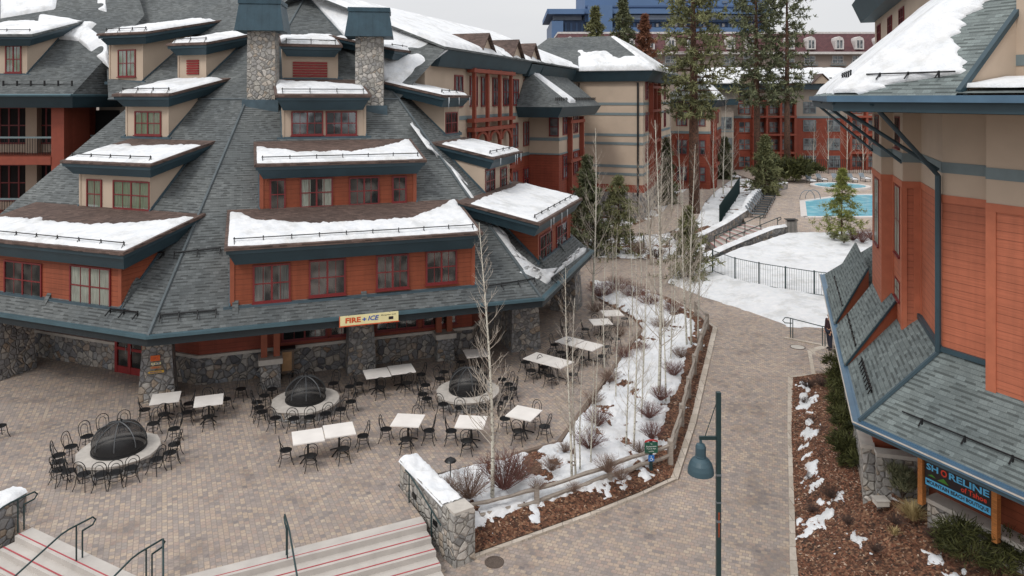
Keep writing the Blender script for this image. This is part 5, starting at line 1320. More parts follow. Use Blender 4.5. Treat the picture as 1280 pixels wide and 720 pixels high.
for i, px in enumerate([707, 714, 721, 728]+list(range(770, 960, 12))): tb(px, px+2.6, 5.2, 5.9, 46, 27, 'blue', 'pilaster')
for py in (28, 34, 41): 
    for px in list(range(775, 955, 12)): tb(px, px+3, 5.3, 5.95, py+4, py, 'mtrim', 'window')
for px in (855, 905, 950): tb(px, px+6, 2.4, 2.95, 3, 0, 'blue_w', 'window')

# ---------------------------------------------------------------- the balcony building at the left
YL = 41.0; XL = lambda px, y=YL: (px-640)/F*y; zL = lambda py, y=YL: H-(py-YH)/F*y
lb_ = thing('balcony_building', 'hotel building with brick-red posts, stacked balconies and snowy shingled roof at the left edge', 'building', V((XL(60), YL, 0)))
def lx(x0, x1, y0, y1, z0, z1, m, n, mbx=None):
    mb = MB(); mb.obox((x0, y0, z0), (x1-x0, 0, 0), (0, y1-y0, 0), (0, 0, z1-z0)); return mb.build(n, M[m], lb_)
xr = XL(80); lx(XL(64), xr, YL, YL+.8, 0, 11.5, 'red_plain', 'post'); lx(xr-.01-.3, xr+.0, YL+.81, YL+3.2, 0, 11.5, 'red', 'side_wall'); 
lx(XL(-120), XL(110, YL+3.2), YL+3.2, YL+3.5, 0, 11.5, 'beige', 'back_wall')
mb = MB(); mb.face([V((xr, YL+.8, 0)), V((XL(112, 43.2), 43.2, 0)), V((XL(112, 43.2), 43.2, 11.5)), V((xr, YL+.8, 11.5))]); mb.build('side_wall', M['red_plain'], lb_)
lx(XL(112, 43.2), XL(175, 44), 44.2, 44.6, 0, 11.5, 'beige_grey', 'back_wall')
for z in (1.9, 5.35, 8.75):
    lx(XL(-120), XL(64), YL-.05, YL+3.2, z-.45, z, 'red_plain', 'balcony_floor')
    mb = MB(); 
    for i in range(60): x = XL(64)-.1-i*.14; mb.obox((x, YL+.05, z+.1), (.02, 0, 0), (0, .02, 0), (0, 0, .9))
    mb.build('railing', M['black'], lb_)
    lx(XL(-120), XL(64), YL+.02, YL+.10, z+1.0, z+1.1, 'band', 'handrail')
    lx(XL(36, YL+3), XL(50, YL+3), YL+2.7, YL+3.19, z, z+2.9, 'beige', 'pier')
    simple_win(lb_, V((XL(0), YL+3.19, z+.5)), V((0, -1, 0)), V((1, 0, 0)), 1.75, 2.2, sash=3, glass='interior'); simple_win(lb_, V((XL(-50), YL+3.19, z+.5)), V((0, -1, 0)), V((1, 0, 0)), 1.75, 2.2, sash=3, glass='interior')
    lx(XL(114, 43.3), XL(165, 43.3), 43.2, 43.26, z+1.0, z+1.08, 'band', 'handrail')
    mb = MB(); mb.obox((XL(114, 44), 44.1, z+.1), (1.6, 0, 0), (0, .08, 0), (0, 0, 2.4)); mb.build('door', M['interior'], lb_)
# eave and roof
e0, e1 = XL(-120), XL(92, 40.0)
mb = MB(); lo = [V((e0, 40.4, 11.45)), V((e1-.3, 40.4, 11.45)), V((XL(150, 44), 43.6, 11.45)), V((XL(150, 44), 52, 11.45)), V((e0, 52, 11.45))]; hi = [V((e0, 39.9, 12.1)), V((e1, 39.9, 12.1)), V((XL(160, 44), 43.4, 12.1)), V((XL(160, 44), 52, 12.1)), V((e0, 52, 12.1))]
n = 5; mb.mesh(lo+hi, [tuple(range(n-1, -1, -1)), tuple(range(n, 2*n))]+[(i, (i+1) % n, n+(i+1) % n, n+i) for i in range(n)]); mb.build('fascia', M['fascia'], lb_)
FLb = Facet(V((e0, 39.8, 0)), V((1, 0, 0)), V((0, 1, 0)), 12.1, .75)
mb = MB(); xw = XL(160, 44); mb.face([V((e0, 39.8, 12.12)), V((e1, 39.8, 12.12)), V((e1+.6, 46.5, 12.12+.75*6.7)), V((XL(150, 56), 56, 12.12+.75*16.2)), V((-45, 56, 12.12+.75*16.2)), V((-45, 46.5, 12.12+.75*6.7))]); mb.face([V((e1, 39.8, 12.12)), V((xw, 43.3, 12.12)), V((xw, 46.5, 14.4)), V((e1+.6, 46.5, 12.12+.75*6.7))]); mb.build('roof', M['shingle'], lb_)
mb = MB(); mb.tube([V((e0, 39.75, 12.12)), V((e1, 39.75, 12.12)), V((xw, 43.3, 12.12))], .08, 6); mb.build('gutter', M['gutter'], lb_)
LD = dormer(lb_, FLb, (-30, 92), (34, 92), (-60, 50), (40, 41), .5, [(7, 27, 57, 91, 2, 'gfull')], 'beige', slope=.25, snow=(const(0), lambda f: .9, .2), seed=31, roofm='shingle')
mb = MB(); a, b = FLb.pt(FLb.hit_roof(2, 110)[0], .7, FLb.prof(.7)), FLb.pt(FLb.hit_roof(88, 110)[0], .7, FLb.prof(.7))
for i in range(6): c = lerp(a, b, i/5); mb.tube([c, c+Z*.3], .05, 4)
mb.tube([a+Z*.1, b+Z*.1], .02, 4); mb.build('snow_guard', M['black'], lb_)
# snow in the valley between dormer and pavilion
p = lambda px, py: FLb.pt(*FLb.hit_roof(px, py))
snow_quad(p(44, 47), p(100, 52), p(122, 30), p(48, 18), th=.25, na=20, nb=20, seed=51, keep=.5)
snow_quad(p(98, 52), p(138, 86), p(134, 52), p(104, 30), th=.25, na=20, nb=20, seed=52, keep=.5)
snow_quad(p(0, 24), p(70, 12), p(74, -14), p(0, -14), th=.25, na=24, nb=20, seed=57, keep=.4)
snow_quad(p(120, 12), p(134, 16), p(132, -6), p(122, -8), th=.2, na=10, nb=16, seed=58, keep=.3)
# ---------------------------------------------------------------- plaza furniture
CH = 'chairs on the plaza'
ORD = ['first', 'second', 'third', 'fourth', 'fifth', 'sixth', 'seventh', 'eighth', 'ninth', 'tenth', 'eleventh', 'twelfth', 'thirteenth', 'fourteenth', 'fifteenth', 'sixteenth', 'seventeenth', 'eighteenth', 'nineteenth']
def make_chair():
    t = thing('bistro_chair', 'x', 'chair', (0, 0, 0), 0, CH); rr = .0135
    m = MB(); m.lathe([(.001, .455), (.185, .458), (.2, .45), (.2, .432), (.001, .428)], (0, 0, 0), 16); m.build('seat', M['black'], t)
    for sx, sy in ((-1, -1), (1, -1), (-1, 1), (1, 1)):
        m = MB(); m.tube([V((sx*.13, sy*.13, .44)), V((sx*.15, sy*.15, .3)), V((sx*.165, sy*.17, .15)), V((sx*.21, sy*.23, 0))], rr, 5); m.build('leg', M['black'], t)
    m = MB(); m.tube([V((.155*math.cos(2*math.pi*i/14), .155*math.sin(2*math.pi*i/14), .22)) for i in range(15)], .009, 4); m.build('ring_brace', M['black'], t)
    m = MB(); pts = [V((-.19, .06, .44)), V((-.2, .15, .6))]+[V((-.2*math.cos(math.pi*i/10), .19+.03*math.sin(math.pi*i/10), .72+.2*math.sin(math.pi*i/10))) for i in range(11)]+[V((.2, .15, .6)), V((.19, .06, .44))]
    m.tube(pts, rr, 5)
    m.tube([V((-.11, .15, .45)), V((-.115, .17, .6))]+[V((-.115*math.cos(math.pi*i/8), .19+.02*math.sin(math.pi*i/8), .68+.13*math.sin(math.pi*i/8))) for i in range(9)]+[V((.115, .17, .6)), V((.11, .15, .45))], .010, 5)
    m.build('backrest', M['black'], t); return t
chair0 = make_chair(); used = [False]
chair_spots = []
def chair(p, face, label):
    """face: direction the sitter looks, as a vector"""
    rz = math.atan2(face.y, face.x)+math.pi/2+rnd(-.12, .12)
    chair_spots.append(p)
    if not used[0]:
        used[0] = True; chair0.location = p; chair0.rotation_euler.z = rz; chair0['label'] = label; return
    dup(chair0, p, rz, label)
def make_pit(c, label, r0=.82, r1=1.2, hh=.42):
    t = thing('fire_pit', label, 'fire pit', c, 0, 'round fire pits on the plaza')
    m = MB(); m.lathe([(r1, -.02), (r1, hh-.08)], c, 16); m.build('stone_ring', M['stone'], t)
    m = MB(); m.lathe([(r1-.03, hh-.08), (r1+.06, hh-.08), (r1+.06, hh), (r0-.05, hh+.015), (r0-.05, hh-.3), (.01, hh-.3)], c, 20, jit=.03); m.build('coping', M['paleStone'], t)
    m = MB(); m.lathe([(r0-.08, hh-.02), (.01, hh-.02)], c, 16); m.build('ash_bed', M['interior'], t)
    m = MB(); pr = [(r0, hh+.02), (r0, hh+.22)]+[(r0*math.cos(a)*1.0, hh+.22+.66*math.sin(a)) for a in [math.pi/2*i/9 for i in range(1, 10)]]; pr[-1] = (.02, pr[-1][1]); m.lathe(pr, c, 32); dm = m.build('mesh_dome', M['mesh'], t, smooth=True)
    for k in range(4):
        a = math.pi/4*k*1.0+.3
        m = MB(); m.tube([c+V((r0*1.012*math.cos(b)*math.cos(a), r0*1.012*math.cos(b)*math.sin(a), hh+.23+.67*math.sin(b))) for b in [math.pi*i/14 for i in range(15)]], .02, 4); m.build('dome_strap', M['strap'], t)
    m = MB(); m.lathe([(r0+.02, hh+.015), (r0+.02, hh+.08), (r0-.02, hh+.08)], c, 32); m.build('base_band', M['black'], t)
    m = MB(); m.tube([c+V((-.09, 0, hh+.86)), c+V((-.06, 0, hh+1.0)), c+V((.06, 0, hh+1.0)), c+V((.09, 0, hh+.86))], .018, 5); m.build('handle', M['black'], t)
M['strap'] = plain('dull_steel', L(92, 94, 96), .5, .4); M['paleStone'] = plain('pale_cut_stone', L(180, 174, 167), .85, var=.2, nscale=2.5, bump=.3)
t_ = NT('black_wire_mesh'); ch = t_.node('ShaderNodeTexChecker'); ch.inputs['Scale'].default_value = 46; t_.link(t_.uv(), ch.inputs['Vector'])
tr = t_.node('ShaderNodeBsdfTransparent'); mx_ = t_.node('ShaderNodeMixShader'); t_.link(t_.math('ADD', t_.math('MULTIPLY', ch.outputs['Fac'], .25), .5), mx_.inputs[0]); t_.link(tr.outputs[0], mx_.inputs[1]); t_.link(t_.b.outputs[0], mx_.inputs[2]); t_.link(mx_.outputs[0], t_.n['Material Output'].inputs[0]); t_.b.inputs['Base Color'].default_value = L(34, 33, 34); t_.b.inputs['Roughness'].default_value = .5; M['mesh'] = t_.mat
pitA, pitB, pitC = gp(149, 577, 0), gp(382, 513, 0), gp(585, 501, 0)
make_pit(pitA, 'low round stone fire pit with black mesh dome, nearest to the steps')
make_pit(pitB, 'low round stone fire pit with black mesh dome, in the middle of the plaza', .74)
make_pit(pitC, 'low round stone fire pit with black mesh dome, behind the bare white-barked tree', .74)
def ring_chairs(c, degs, r, desc):
    for i, a in enumerate(degs):
        aa = R(a+rnd(-4, 4)); d = V((math.cos(aa), math.sin(aa), 0)); rr = r+rnd(-.08, .16)
        chair(c+d*rr, -d, 'black bistro chair, %s clockwise from the far left, %s' % (ORD[i], desc))
ring_chairs(pitA, [150, 130, 112, 84, 52, 178, 194, 212, 228, 244, 261, 278, 295, 313, 331, 352, 12], 1.75, 'fire pit nearest the steps')
ring_chairs(pitB, [148, 122, 98, 66, 40, 172, 190, 207, 224, 246, 268, 288, 308, 332, 356], 1.75, 'middle fire pit')
ring_chairs(pitC, [140, 108, 72, 42, 168, 192, 212, 236, 262, 290, 312, 336, 0, 20], 1.7, 'fire pit behind the pale tree')
def make_table():
    t = thing('cafe_table', 'x', 'table', (0, 0, 0), 0, 'white-topped cafe tables on the plaza')
    m = MB(); m.prism([(-.5, -.5), (.5, -.5), (.5, .5), (-.5, .5)], .735, .77); m.build('tabletop', M['white'], t)
    m = MB(); m.tube([V((0, 0, .08)), V((0, 0, .72))], .035, 8); m.build('pedestal', M['black'], t)
    m = MB(); m.box(0, 0, .722, .5, .06, .02); m.box(0, 0, .72, .06, .5, .018); m.build('top_bracket', M['black'], t)
    for k in range(4):
        a = math.pi/2*k+math.pi/4; d = V((math.cos(a), math.sin(a), 0)); m = MB(); m.tube([Z*.16, d*.16+Z*.10, d*.30+Z*.05, d*.38+Z*.0], [.03, .025, .022, .026], 5); m.build('foot', M['black'], t)
    return t
table0 = make_table(); tused = [False]
def table(p, rz, label, sc=1.0):
    if not tused[0]: tused[0] = True; table0.location = p; table0.rotation_euler.z = rz; table0['label'] = label
    else: dup(table0, p, rz, label)
TA = math.atan2(fdir.y, fdir.x)
tabs = [ # px, py of the top centre, rz, label, chair sides
 (207, 497, TA, 'white square table beside the stone column with small signs', 'abcd'),
 (261, 500, TA, 'white square table just right of the sign column', 'abd'),
 (385, 545, TA, 'left half of the white double table before the middle fire pit', 'bd'),
 (424, 537, TA, 'right half of the white double table before the middle fire pit', 'bc'),
 (471, 466, TA, 'left half of the white double table below the banner', 'abd'),
 (502, 461, TA, 'right half of the white double table below the banner', 'abc'),
 (510, 525, TA-.45, 'white square table above the snowy stone wall', 'abcd'),
 (589, 527, TA-.45, 'white square table at the pale bare tree trunk', 'abd'),
 (655, 516, TA-.8, 'white square table nearest the shrub bed', 'abcd'),
 (595, 441, TA-.1, 'white square table behind the farthest fire pit', 'abd'),
 (674, 447, TA-1.0, 'left half of the white double table by the big column', 'abd'),
 (697, 453, TA-1.0, 'right half of the white double table by the big column', 'bcd'),
 (712, 426, TA-1.0, 'left half of the farther white double table', 'abd'),
 (736, 432, TA-1.0, 'right half of the farther white double table', 'bcd'),
 (751, 402, TA-.2, 'nearer small white table in the far plaza corner', 'abd'),
 (765, 391, TA-.2, 'farthest small white table in the far plaza corner', 'ac')]
TS = {'a': ('far left', V((-.1, .72, 0))), 'b': ('near', V((.05, -.72, 0))), 'c': ('right', V((.74, .0, 0))), 'd': ('left', V((-.74, -.05, 0)))}
TS['a'] = ('far', V((.0, .72, 0)))
for (px, py, rz, lab, sides) in tabs:
    p = gp(px, py, .77); p.z = 0; table(p, rz, lab)
    for s in sides:
        nm, o = TS[s]; o = Matrix.Rotation(rz, 3, 'Z') @ V((o.x+rnd(-.08, .08), o.y, 0))
        chair(p+o, -o, 'black chair at the %s side, %s' % (nm, lab.replace('white square table', 'table').replace('half of the white double table', 'double-table half').replace('half of the farther white double table', 'half of the farther double table')))
for px, py, lab in ((282, 513, 'chair standing by itself between the two small tables and the timber posts'), (301, 500, 'chair turned away beside the paired timber posts on a pedestal'), (555, 478, 'chair standing alone left of the farthest fire pit'), (706, 420, 'chair pushed against the tables beyond the big stone column'), (770, 435, 'last chair on the right beside the timber edging'), (758, 445, 'chair at the plaza edge in front of the last tables'), (0, 548, 'chair cut by the left edge of the picture')):
    chair(gp(px, py, 0), V((rnd(-1, 1), -1 if px > 300 else 1, 0)), 'black bistro '+lab)

# ---------------------------------------------------------------- signs on the pavilion
def face_sign(parent_label, o, dx, n_, w, h, texts): pass
ban = FF.hit_wall(425, 408, -.35); ban2 = FF.hit_wall(498, 398, -.35); bo = FF.pt(ban[0], -.35, ban[2]); bw = ban2[0]-ban[0]; bh = (FF.hit_wall(425, 396, -.35)[2]-ban[2])
M['cream'] = plain('cream_banner', L(232, 222, 170), .6, var=.06); M['fire_red'] = plain('banner_red', L(206, 84, 40), .6, var=.2, nscale=8); M['ice_blue'] = plain('banner_blue', L(52, 88, 170), .6, var=.1)
bn = thing('restaurant_banner', 'cream banner reading FIRE + ICE in red and blue, hung from the pavilion eave', 'banner', bo)
dx = FF.sd; n_ = -FF.inn
m = MB(); m.obox(bo, dx*bw, FF.inn*.04, Z*bh); m.build('board', M['cream'], bn)
m = MB(); m.obox(bo-dx*.03-Z*.04-n_*.02, dx*(bw+.06), FF.inn*-.03, Z*.035); m.obox(bo-dx*.03-n_*.02, dx*.028, FF.inn*-.03, Z*bh); m.build('red_edge', M['fire_red'], bn)
for k in (.15, .85): m = MB(); m.tube([bo+dx*bw*k+Z*bh, FF.pt(ban[0]+bw*k, .0, ZE-.05)], .015, 4); m.build('hanger', M['black'], bn)
f = bo+n_*.006
put_text(bn, 'FIRE', f+dx*bw*.09+Z*bh*.25, dx, Z, n_, bw*.26, bh*.55, M['fire_red'], bold=.04)
put_text(bn, '+', f+dx*bw*.375+Z*bh*.34, dx, Z, n_, bw*.07, bh*.34, M['ice_blue'], bold=.05)
put_text(bn, 'ICE', f+dx*bw*.47+Z*bh*.32, dx, Z, n_, bw*.17, bh*.5, M['ice_blue'], bold=.03, shear=.3)
put_text(bn, 'Mongolian Grill', f+dx*bw*.70+Z*bh*.66, dx, Z, n_, bw*.25, bh*.16, M['s_black'], bold=.01)
m = MB(); m.obox(f+dx*bw*.83+Z*bh*.24, dx*bw*.08, n_*.003, Z*bh*.3); m.build('dark_stamp', M['s_black'], bn)
# small boards on the first stone column
c = COLPOS[0]; tocam = -inF; base = c-inF*.53
def colboard(label, px0, py0, px1, py1, mat, words, tmat, cat='sign', arrow=False, k=.10):
    n_ = -inF; p0 = c+n_*(.70); 
    def hit(px, py): r = ray(px, py); kk = (p0-CAM).dot(n_)/r.dot(n_); return CAM+r*kk
    a, b = hit(px0, py1), hit(px1, py0); d = V((b.x-a.x, b.y-a.y, 0)); w = d.length; d.normalize(); h = b.z-a.z
    t = thing('column_sign', label, cat, V((a.x, a.y, a.z)), group=None)
    mb = MB()
    if arrow: mb.ext([a+Z*h*.15, a+d*w+Z*h*.15, a+d*w+Z*h*.85, a+Z*h*.85, a-d*w*.14+Z*h*.5], -n_*.04)
    else: mb.obox(a, d*w, -n_*.04, Z*h)
    mb.build('board', mat, t)
    m = MB(); m.obox(a+d*w*.3-n_*.04+Z*h*.3, d*w*.3, -n_*.22, Z*h*.3); m.build('bracket', M['black'], t)
    for (s, fx, fz, fw, fh, mt) in words: put_text(t, s, a+n_*.005+d*w*fx+Z*h*fz, d, Z, n_, w*fw, h*fh, mt, bold=.03)
M['sgn_yellow'] = plain('sign_yellow', L(222, 178, 74), .6); M['sgn_orange'] = plain('sign_orange', L(224, 108, 46), .6, var=.2, nscale=9); M['sgn_purple'] = plain('sign_purple', L(84, 64, 140), .6); M['sgn_tan'] = plain('sign_tan', L(190, 150, 110), .7)
colboard('orange and yellow FIRE board at the top of the sign column', 188, 444, 200, 452, M['sgn_orange'], [('FIRE', .1, .2, .8, .6, M['fire_red'])], None)
colboard('pale green ICE board just under the orange board on the sign column', 189, 452.5, 201, 456.5, M['sage_sign'] if 'sage_sign' in M else M['cream'], [('+ ICE', .1, .15, .8, .7, M['ice_blue'])], None)
colboard('small tan board, third down on the sign column', 188, 457, 201, 461.5, M['sgn_tan'], [('GRILL', .1, .2, .8, .6, M['fire_red'])], None)
colboard('purple and yellow arrow board pointing left on the sign column', 187, 462, 205, 468, M['sgn_yellow'], [('ENTRANCE', .04, .3, .8, .42, M['sgn_purple'])], None, arrow=True)
# menu case against the wainscot
p = on_wall(2, .27, 0, .5); d = (ri[3]-ri[2]).normalized(); o = V((d.y, -d.x, 0))
t = thing('menu_stand', 'dark wooden stand with a framed pale menu against the shaded wall', 'menu stand', p)
m = MB(); m.obox(p+Z*.25, d*.6, -o*.3, Z*1.0); m.build('case', M['deadwood'], t); m = MB(); m.obox(p+d*.1+Z*.35+o*.003, d*.4, o*.01, Z*.8); m.build('menu_sheet', M['sgn_tan'], t)
m = MB(); m.obox(p-d*.06+Z*1.25+o*.05, d*.72, -o*.4, Z*.06); m.build('hood', M['black'], t)
for s in (.02, .5): m = MB(); m.obox(p+d*s-o*.1, d*.08, -o*.08, Z*.25); m.build('leg', M['black'], t)

# ---------------------------------------------------------------- stone wall with snow by the steps
wa = gp(500, 609, 0); wb_ = gp(560, 704, -.78)
wdir = V((wb_.x-wa.x, wb_.y-wa.y, 0)); wl = wdir.length; wdir.normalize(); wn = V((wdir.y, -wdir.x, 0))   # wn points to the steps or away
t = thing('stone_wall', 'low fieldstone wall ending in a square pillar, thick snow along its top, beside the steps', 'stone wall', wa)
nb_ = -wn if wn.x < 0 else wn
mb = MB(); top = lambda s: .82-.05*s
mb.mesh([wa-Z*1, wa+nb_*.62-Z*1, wa+wdir*wl+nb_*.62-Z*1, wa+wdir*wl-Z*1, wa+Z*top(0), wa+nb_*.62+Z*top(0), wa+wdir*wl+nb_*.62+Z*top(wl), wa+wdir*wl+Z*top(wl)],
        [(0, 1, 2, 3), (7, 6, 5, 4), (0, 4, 5, 1), (1, 5, 6, 2), (2, 6, 7, 3), (3, 7, 4, 0)]); mb.build('masonry', M['stone_pale'], t)
mb = MB(); pc = wa+wdir*(wl+.05)+nb_*.36; q4 = [pc+wdir*a+nb_*b for a, b in ((-.3, -.34), (.26, -.34), (.26, .32), (-.3, .32))]
if (q4[1]-q4[0]).cross(q4[2]-q4[1]).z < 0: q4 = q4[::-1]
mb.prism([(p.x, p.y) for p in q4], -1.3, .62); mb.build('pillar', M['stone_pale'], t)
mb = MB(); q5 = [pc+(p-pc)*.94 for p in q4]; mb.prism([(p.x, p.y) for p in q5], .621, .70); mb.build('pillar_cap', M['cap'], t)
mb = MB(); P_ = [wa-wdir*.05-nb_*.03+Z*top(0), wa+wdir*(wl-.3)-nb_*.03+Z*top(wl)]; Q_ = [p+nb_*.70 for p in P_]
loft(mb, P_, Q_, 12, lambda p, f: p.z-.04+(.10+.07*ns(p.x*3, p.y*3)+.04*ns(p.x*9, p.y*9))*min(1, 1.6*math.sqrt(max(0, math.sin(math.pi*f)))), 40); mb.build('snow_cap', M['snow'], t, smooth=True)
for s in (.9, 2.2):
    m = MB(); o = wa+wdir*s-nb_*.02+Z*(-.1-.3*s*.5); m.obox(o+Z*.35, wdir*.22, -nb_*.02, Z*.15); m.build('step_light', M['black'], t)
# planter return wall at the lower left edge
la = gp(32, 640, 0); lbp = gp(-40, 690, -.4); stone_run('snow-topped stone wall cut off by the left edge beside the lower steps', [la+V((-.25, .1, 0)), V((lbp.x, lbp.y, -.1))], .62, .62, .3)

# ---------------------------------------------------------------- handrails
def rail_bars(name, label, posts, top, z_off=.9, r=.024, cat='handrail', loop=None):
    t = thing(name, label, cat, posts[0][0]); 
    for (a, zt) in posts: m = MB(); m.tube([a, V((a.x, a.y, zt))], r*.9, 6); m.build('post', M['darkgreen_metal'], t)
    m = MB(); m.tube(top, r, 7); m.build('rail', M['darkgreen_metal'], t); return t
def stair_rail(label, P, down, along, run=3.2, slope=.15/.40, ext=.35):
    """handrail falling with the steps; P on the top landing edge"""
    up = -down; pts = []; a = P; P = P+down*.2; h = .92
    loop = [a+up*.0+Z*(h-.22), a+up*.28+Z*(h-.2), a+up*.36+Z*(h-.1), a+up*.28+Z*h, a+Z*h]
    top = loop+[P+down*.15+Z*h, P+down*.35+Z*(h-.03), P+down*(run)+Z*(h-(run-.2)*slope)]
    return rail_bars('handrail', label, [(a, a.z+h-.22), (a+down*.16, a.z+h)]+[(P+down*1.6-Z*.6, P.z+h-1.35*slope)], top)
stair_rail('dark metal handrail with a looped end in the middle of the lower left steps', gp(103, 697, 0), nL, dL, run=3)
stair_rail('dark metal handrail starting against the snow-topped wall at the left edge', gp(30, 662, 0), nL, dL, run=3)
stair_rail('left one of the paired handrails at the corner of the two flights', gp(190, 728, 0), nL, dL, run=2.2)
stair_rail('right one of the paired handrails at the corner of the two flights', gp(204, 728, 0), nR, dR, run=2.2)
stair_rail('straight dark handrail descending the wide steps, seen end on', gp(358, 694, 0), nR, dR, run=3)
a = wa+wdir*1.0-nb_*.25; t = thing('handrail', 'slim dark handrail fixed along the stone wall beside the wide steps', 'handrail', a)
for s, z0 in ((.95, 0), (2.35, -.45)): m = MB(); m.tube([wa+wdir*s-nb_*.16+Z*z0, wa+wdir*s-nb_*.16+Z*(z0+.85)], .022, 6); m.build('post', M['darkgreen_metal'], t)
m = MB(); m.tube([wa+wdir*.7-nb_*.16+Z*.86, wa+wdir*1.0-nb_*.16+Z*.85, wa+wdir*2.9-nb_*.16+Z*.25], .022, 6); m.build('rail', M['darkgreen_metal'], t)
# ramp rail by the shop landing
g0_, g1_, g2_ = gw(985, 422), gw(1028, 434), gw(1062, 436); g0_.z += .05; g1_.z += .05; h = .95
rail_bars('handrail', 'dark looped handrail beside the shop entrance ramp, ending near the person', [(gw(988, 423), g0_.z+h), (gw(991, 424), g0_.z+h), (g1_, g1_.z+h), (g1_+V((.12, -.02, 0)), g1_.z+h), (g2_, g2_.z+h)],
    [g0_+V((.2, 0, h-.28)), g0_+V((-.15, 0, h-.26)), g0_+V((-.27, 0, h-.14)), g0_+V((-.15, 0, h)), g0_+V((0, 0, h)), g1_+Z*h, g2_+Z*h])
# rails of the terrace steps
for lab, a, b in (('metal handrail along the middle of the terrace steps', gp(893, 310, 0), gp(950, 284, TZ)), ('metal handrail ending in a loop at the top right of the terrace steps', gp(908, 314, .2), gp(972, 287, TZ))):
    t = rail_bars('handrail', lab, [(lerp(a, b, k), lerp(a, b, k).z+.95) for k in (0, .33, .66, 1)], [a+Z*.95, b+Z*.95, b+Z*.95+(b-a).normalized()*.4, b+Z*.75+(b-a).normalized()*.5, b+Z*.7], r=.035)

# ---------------------------------------------------------------- fences
def picket(label, pts, h=1.35, post_px=None, gap=.13, name='picket_fence', mat='darkgreen_metal', postw=.07, th_=.012):
    t = thing(name, label, 'fence', pts[0])
    for a, b in zip(pts[:-1], pts[1:]):
        m = MB(); m.obox(a-V((.0, postw/2, 0)), V((postw, 0, 0)), V((0, postw, 0)), Z*(h+.06)); m.build('post', M[mat], t)
        
        for zz_, r_ in ((h, .025), (.12, .02)): m = MB(); m.tube([a+Z*zz_, b+Z*zz_], r_, 5); m.build('rail', M[mat], t)
        n = int((b-a).length/gap); m = MB()
        for i in range(1, n): c = lerp(a, b, i/n); m.tube([c+Z*.12, c+Z*h], th_, 4, cap=False)
        m.build('pickets', M[mat], t)
    m = MB(); b = pts[-1]; m.obox(b-V((.0, postw/2, 0)), V((postw, 0, 0)), V((0, postw, 0)), Z*(h+.06)); m.build('post', M[mat], t)
picket('dark metal picket fence crossing the smooth snow slope below the pool', [gp(890, 340, .35), gp(918, 351, .3), gp(948, 358, .3), gp(981, 364, .3), gp(1017, 370, .3), gp(1050, 374, .3)], 1.45, gap=.14, th_=.009)
picket('green metal fence rising beside the sunken garden path left of the loungers', [gp(899, 284, .5), gp(906, 272, .7), gp(913, 262, .85), gp(919, 252, 1.0), gp(924, 243, 1.1)], 1.9, gap=.12, th_=.03)
picket('black metal fence among the bare trees below the beige end wall', [gp(745, 322, 0), gp(804, 316, 0), gp(836, 324, 0)], 1.5, gap=.16, th_=.008, mat='black')
picket('dark pool fence in front of the red hotel range', [V((XT_, 106, TZ)) for XT_ in (36, 39, 42, 45, 48, 51, 54, 57)], 2.0, gap=.3, th_=.03, mat='black')
# split-rail fence
t = thing('split_rail_fence', 'weathered grey split-rail timber fence around the snowy shrub bed', 'fence', gw(671, 640))
fp = [gw(575, 668), gw(671, 645), gw(762, 612), gw(838, 584), gw(852, 536), gw(861, 500), gw(868, 470), gw(876, 440), gw(884, 414), gw(870, 398)]
for p in fp: p.z += .1
for i, p in enumerate(fp[1:]):
    m = MB(); w = .085; m.hexa([p+V((-w, -w, -.3)), p+V((w, -w, -.3)), p+V((w, w, -.3)), p+V((-w, w, -.3))], [p+V((-w*.8, -w, .82)), p+V((w*.9, -w*.8, .80)), p+V((w*.8, w*.9, .86)), p+V((-w, w*.8, .85))]); m.build('post', M['rail'], t)
for i in range(len(fp)-1):
    for z in (.33, .68):
        a, b = fp[i]+Z*(z+rnd(-.04, .04)), fp[i+1]+Z*(z+rnd(-.04, .04)); m = MB(); pts = [lerp(a, b, k/6)+V((rnd(-.02, .02), rnd(-.02, .02), rnd(-.02, .02))) for k in range(7)]
        m.tube(pts, [rnd(.05, .075) for _ in pts], 6); m.build('rail', M['rail'], t)

# ---------------------------------------------------------------- lamp post in the foreground
M['shade_teal'] = plain('lamp_teal_enamel', L(58, 82, 92), .45, .1, var=.1); M['rust'] = plain('rust_brown', L(120, 58, 36), .8, var=.3, nscale=20); LY = 15.0; lp = at(898, 720, LY); lp.z = zp(LY); ztop = at(0, 490, LY).z
t = thing('street_lamp', 'dark green lamp post with a bell shade on a side arm in the foreground', 'street lamp', lp)
c = V((lp.x, lp.y, 0)); m = MB(); m.obox(c+V((-.045, -.045, lp.z)), V((.09, 0, 0)), V((0, .09, 0)), Z*(ztop-lp.z)); m.build('pole', M['darkgreen_metal'], t)
m = MB(); m.lathe([(.14, lp.z), (.14, lp.z+.1), (.08, lp.z+.25)], c, 12); m.build('base', M['darkgreen_metal'], t)
za = at(0, 547, LY).z; cx = at(874, 0, LY).x; m = MB(); m.obox(V((cx, LY-.025, za-.04)), V((c.x-cx-.045, 0, 0)), V((0, .05, 0)), Z*.07); m.build('arm', M['darkgreen_metal'], t)
m = MB(); m.tube([V((c.x-.05, LY, ztop-.25)), V((cx+.12, LY, za+.03))], .009, 5); m.build('tie_rod', M['darkgreen_metal'], t)
sh = V((cx+.03, LY, 0)); z0 = at(0, 591, LY).z; m = MB(); m.lathe([(.262, z0), (.262, z0+.02), (.252, z0+.10), (.225, z0+.19), (.18, z0+.265), (.125, z0+.31), (.112, z0+.318), (.112, z0+.345), (.104, z0+.35), (.104, z0+.52), (.085, z0+.575), (.03, z0+.60), (.02, za)], sh, 28); m.build('lamp_shade', M['shade_teal'], t)
m = MB(); m.lathe([(.24, z0+.02), (.09, z0+.30), (.01, z0+.30)], sh, 20); m.build('reflector', M['white'], t)
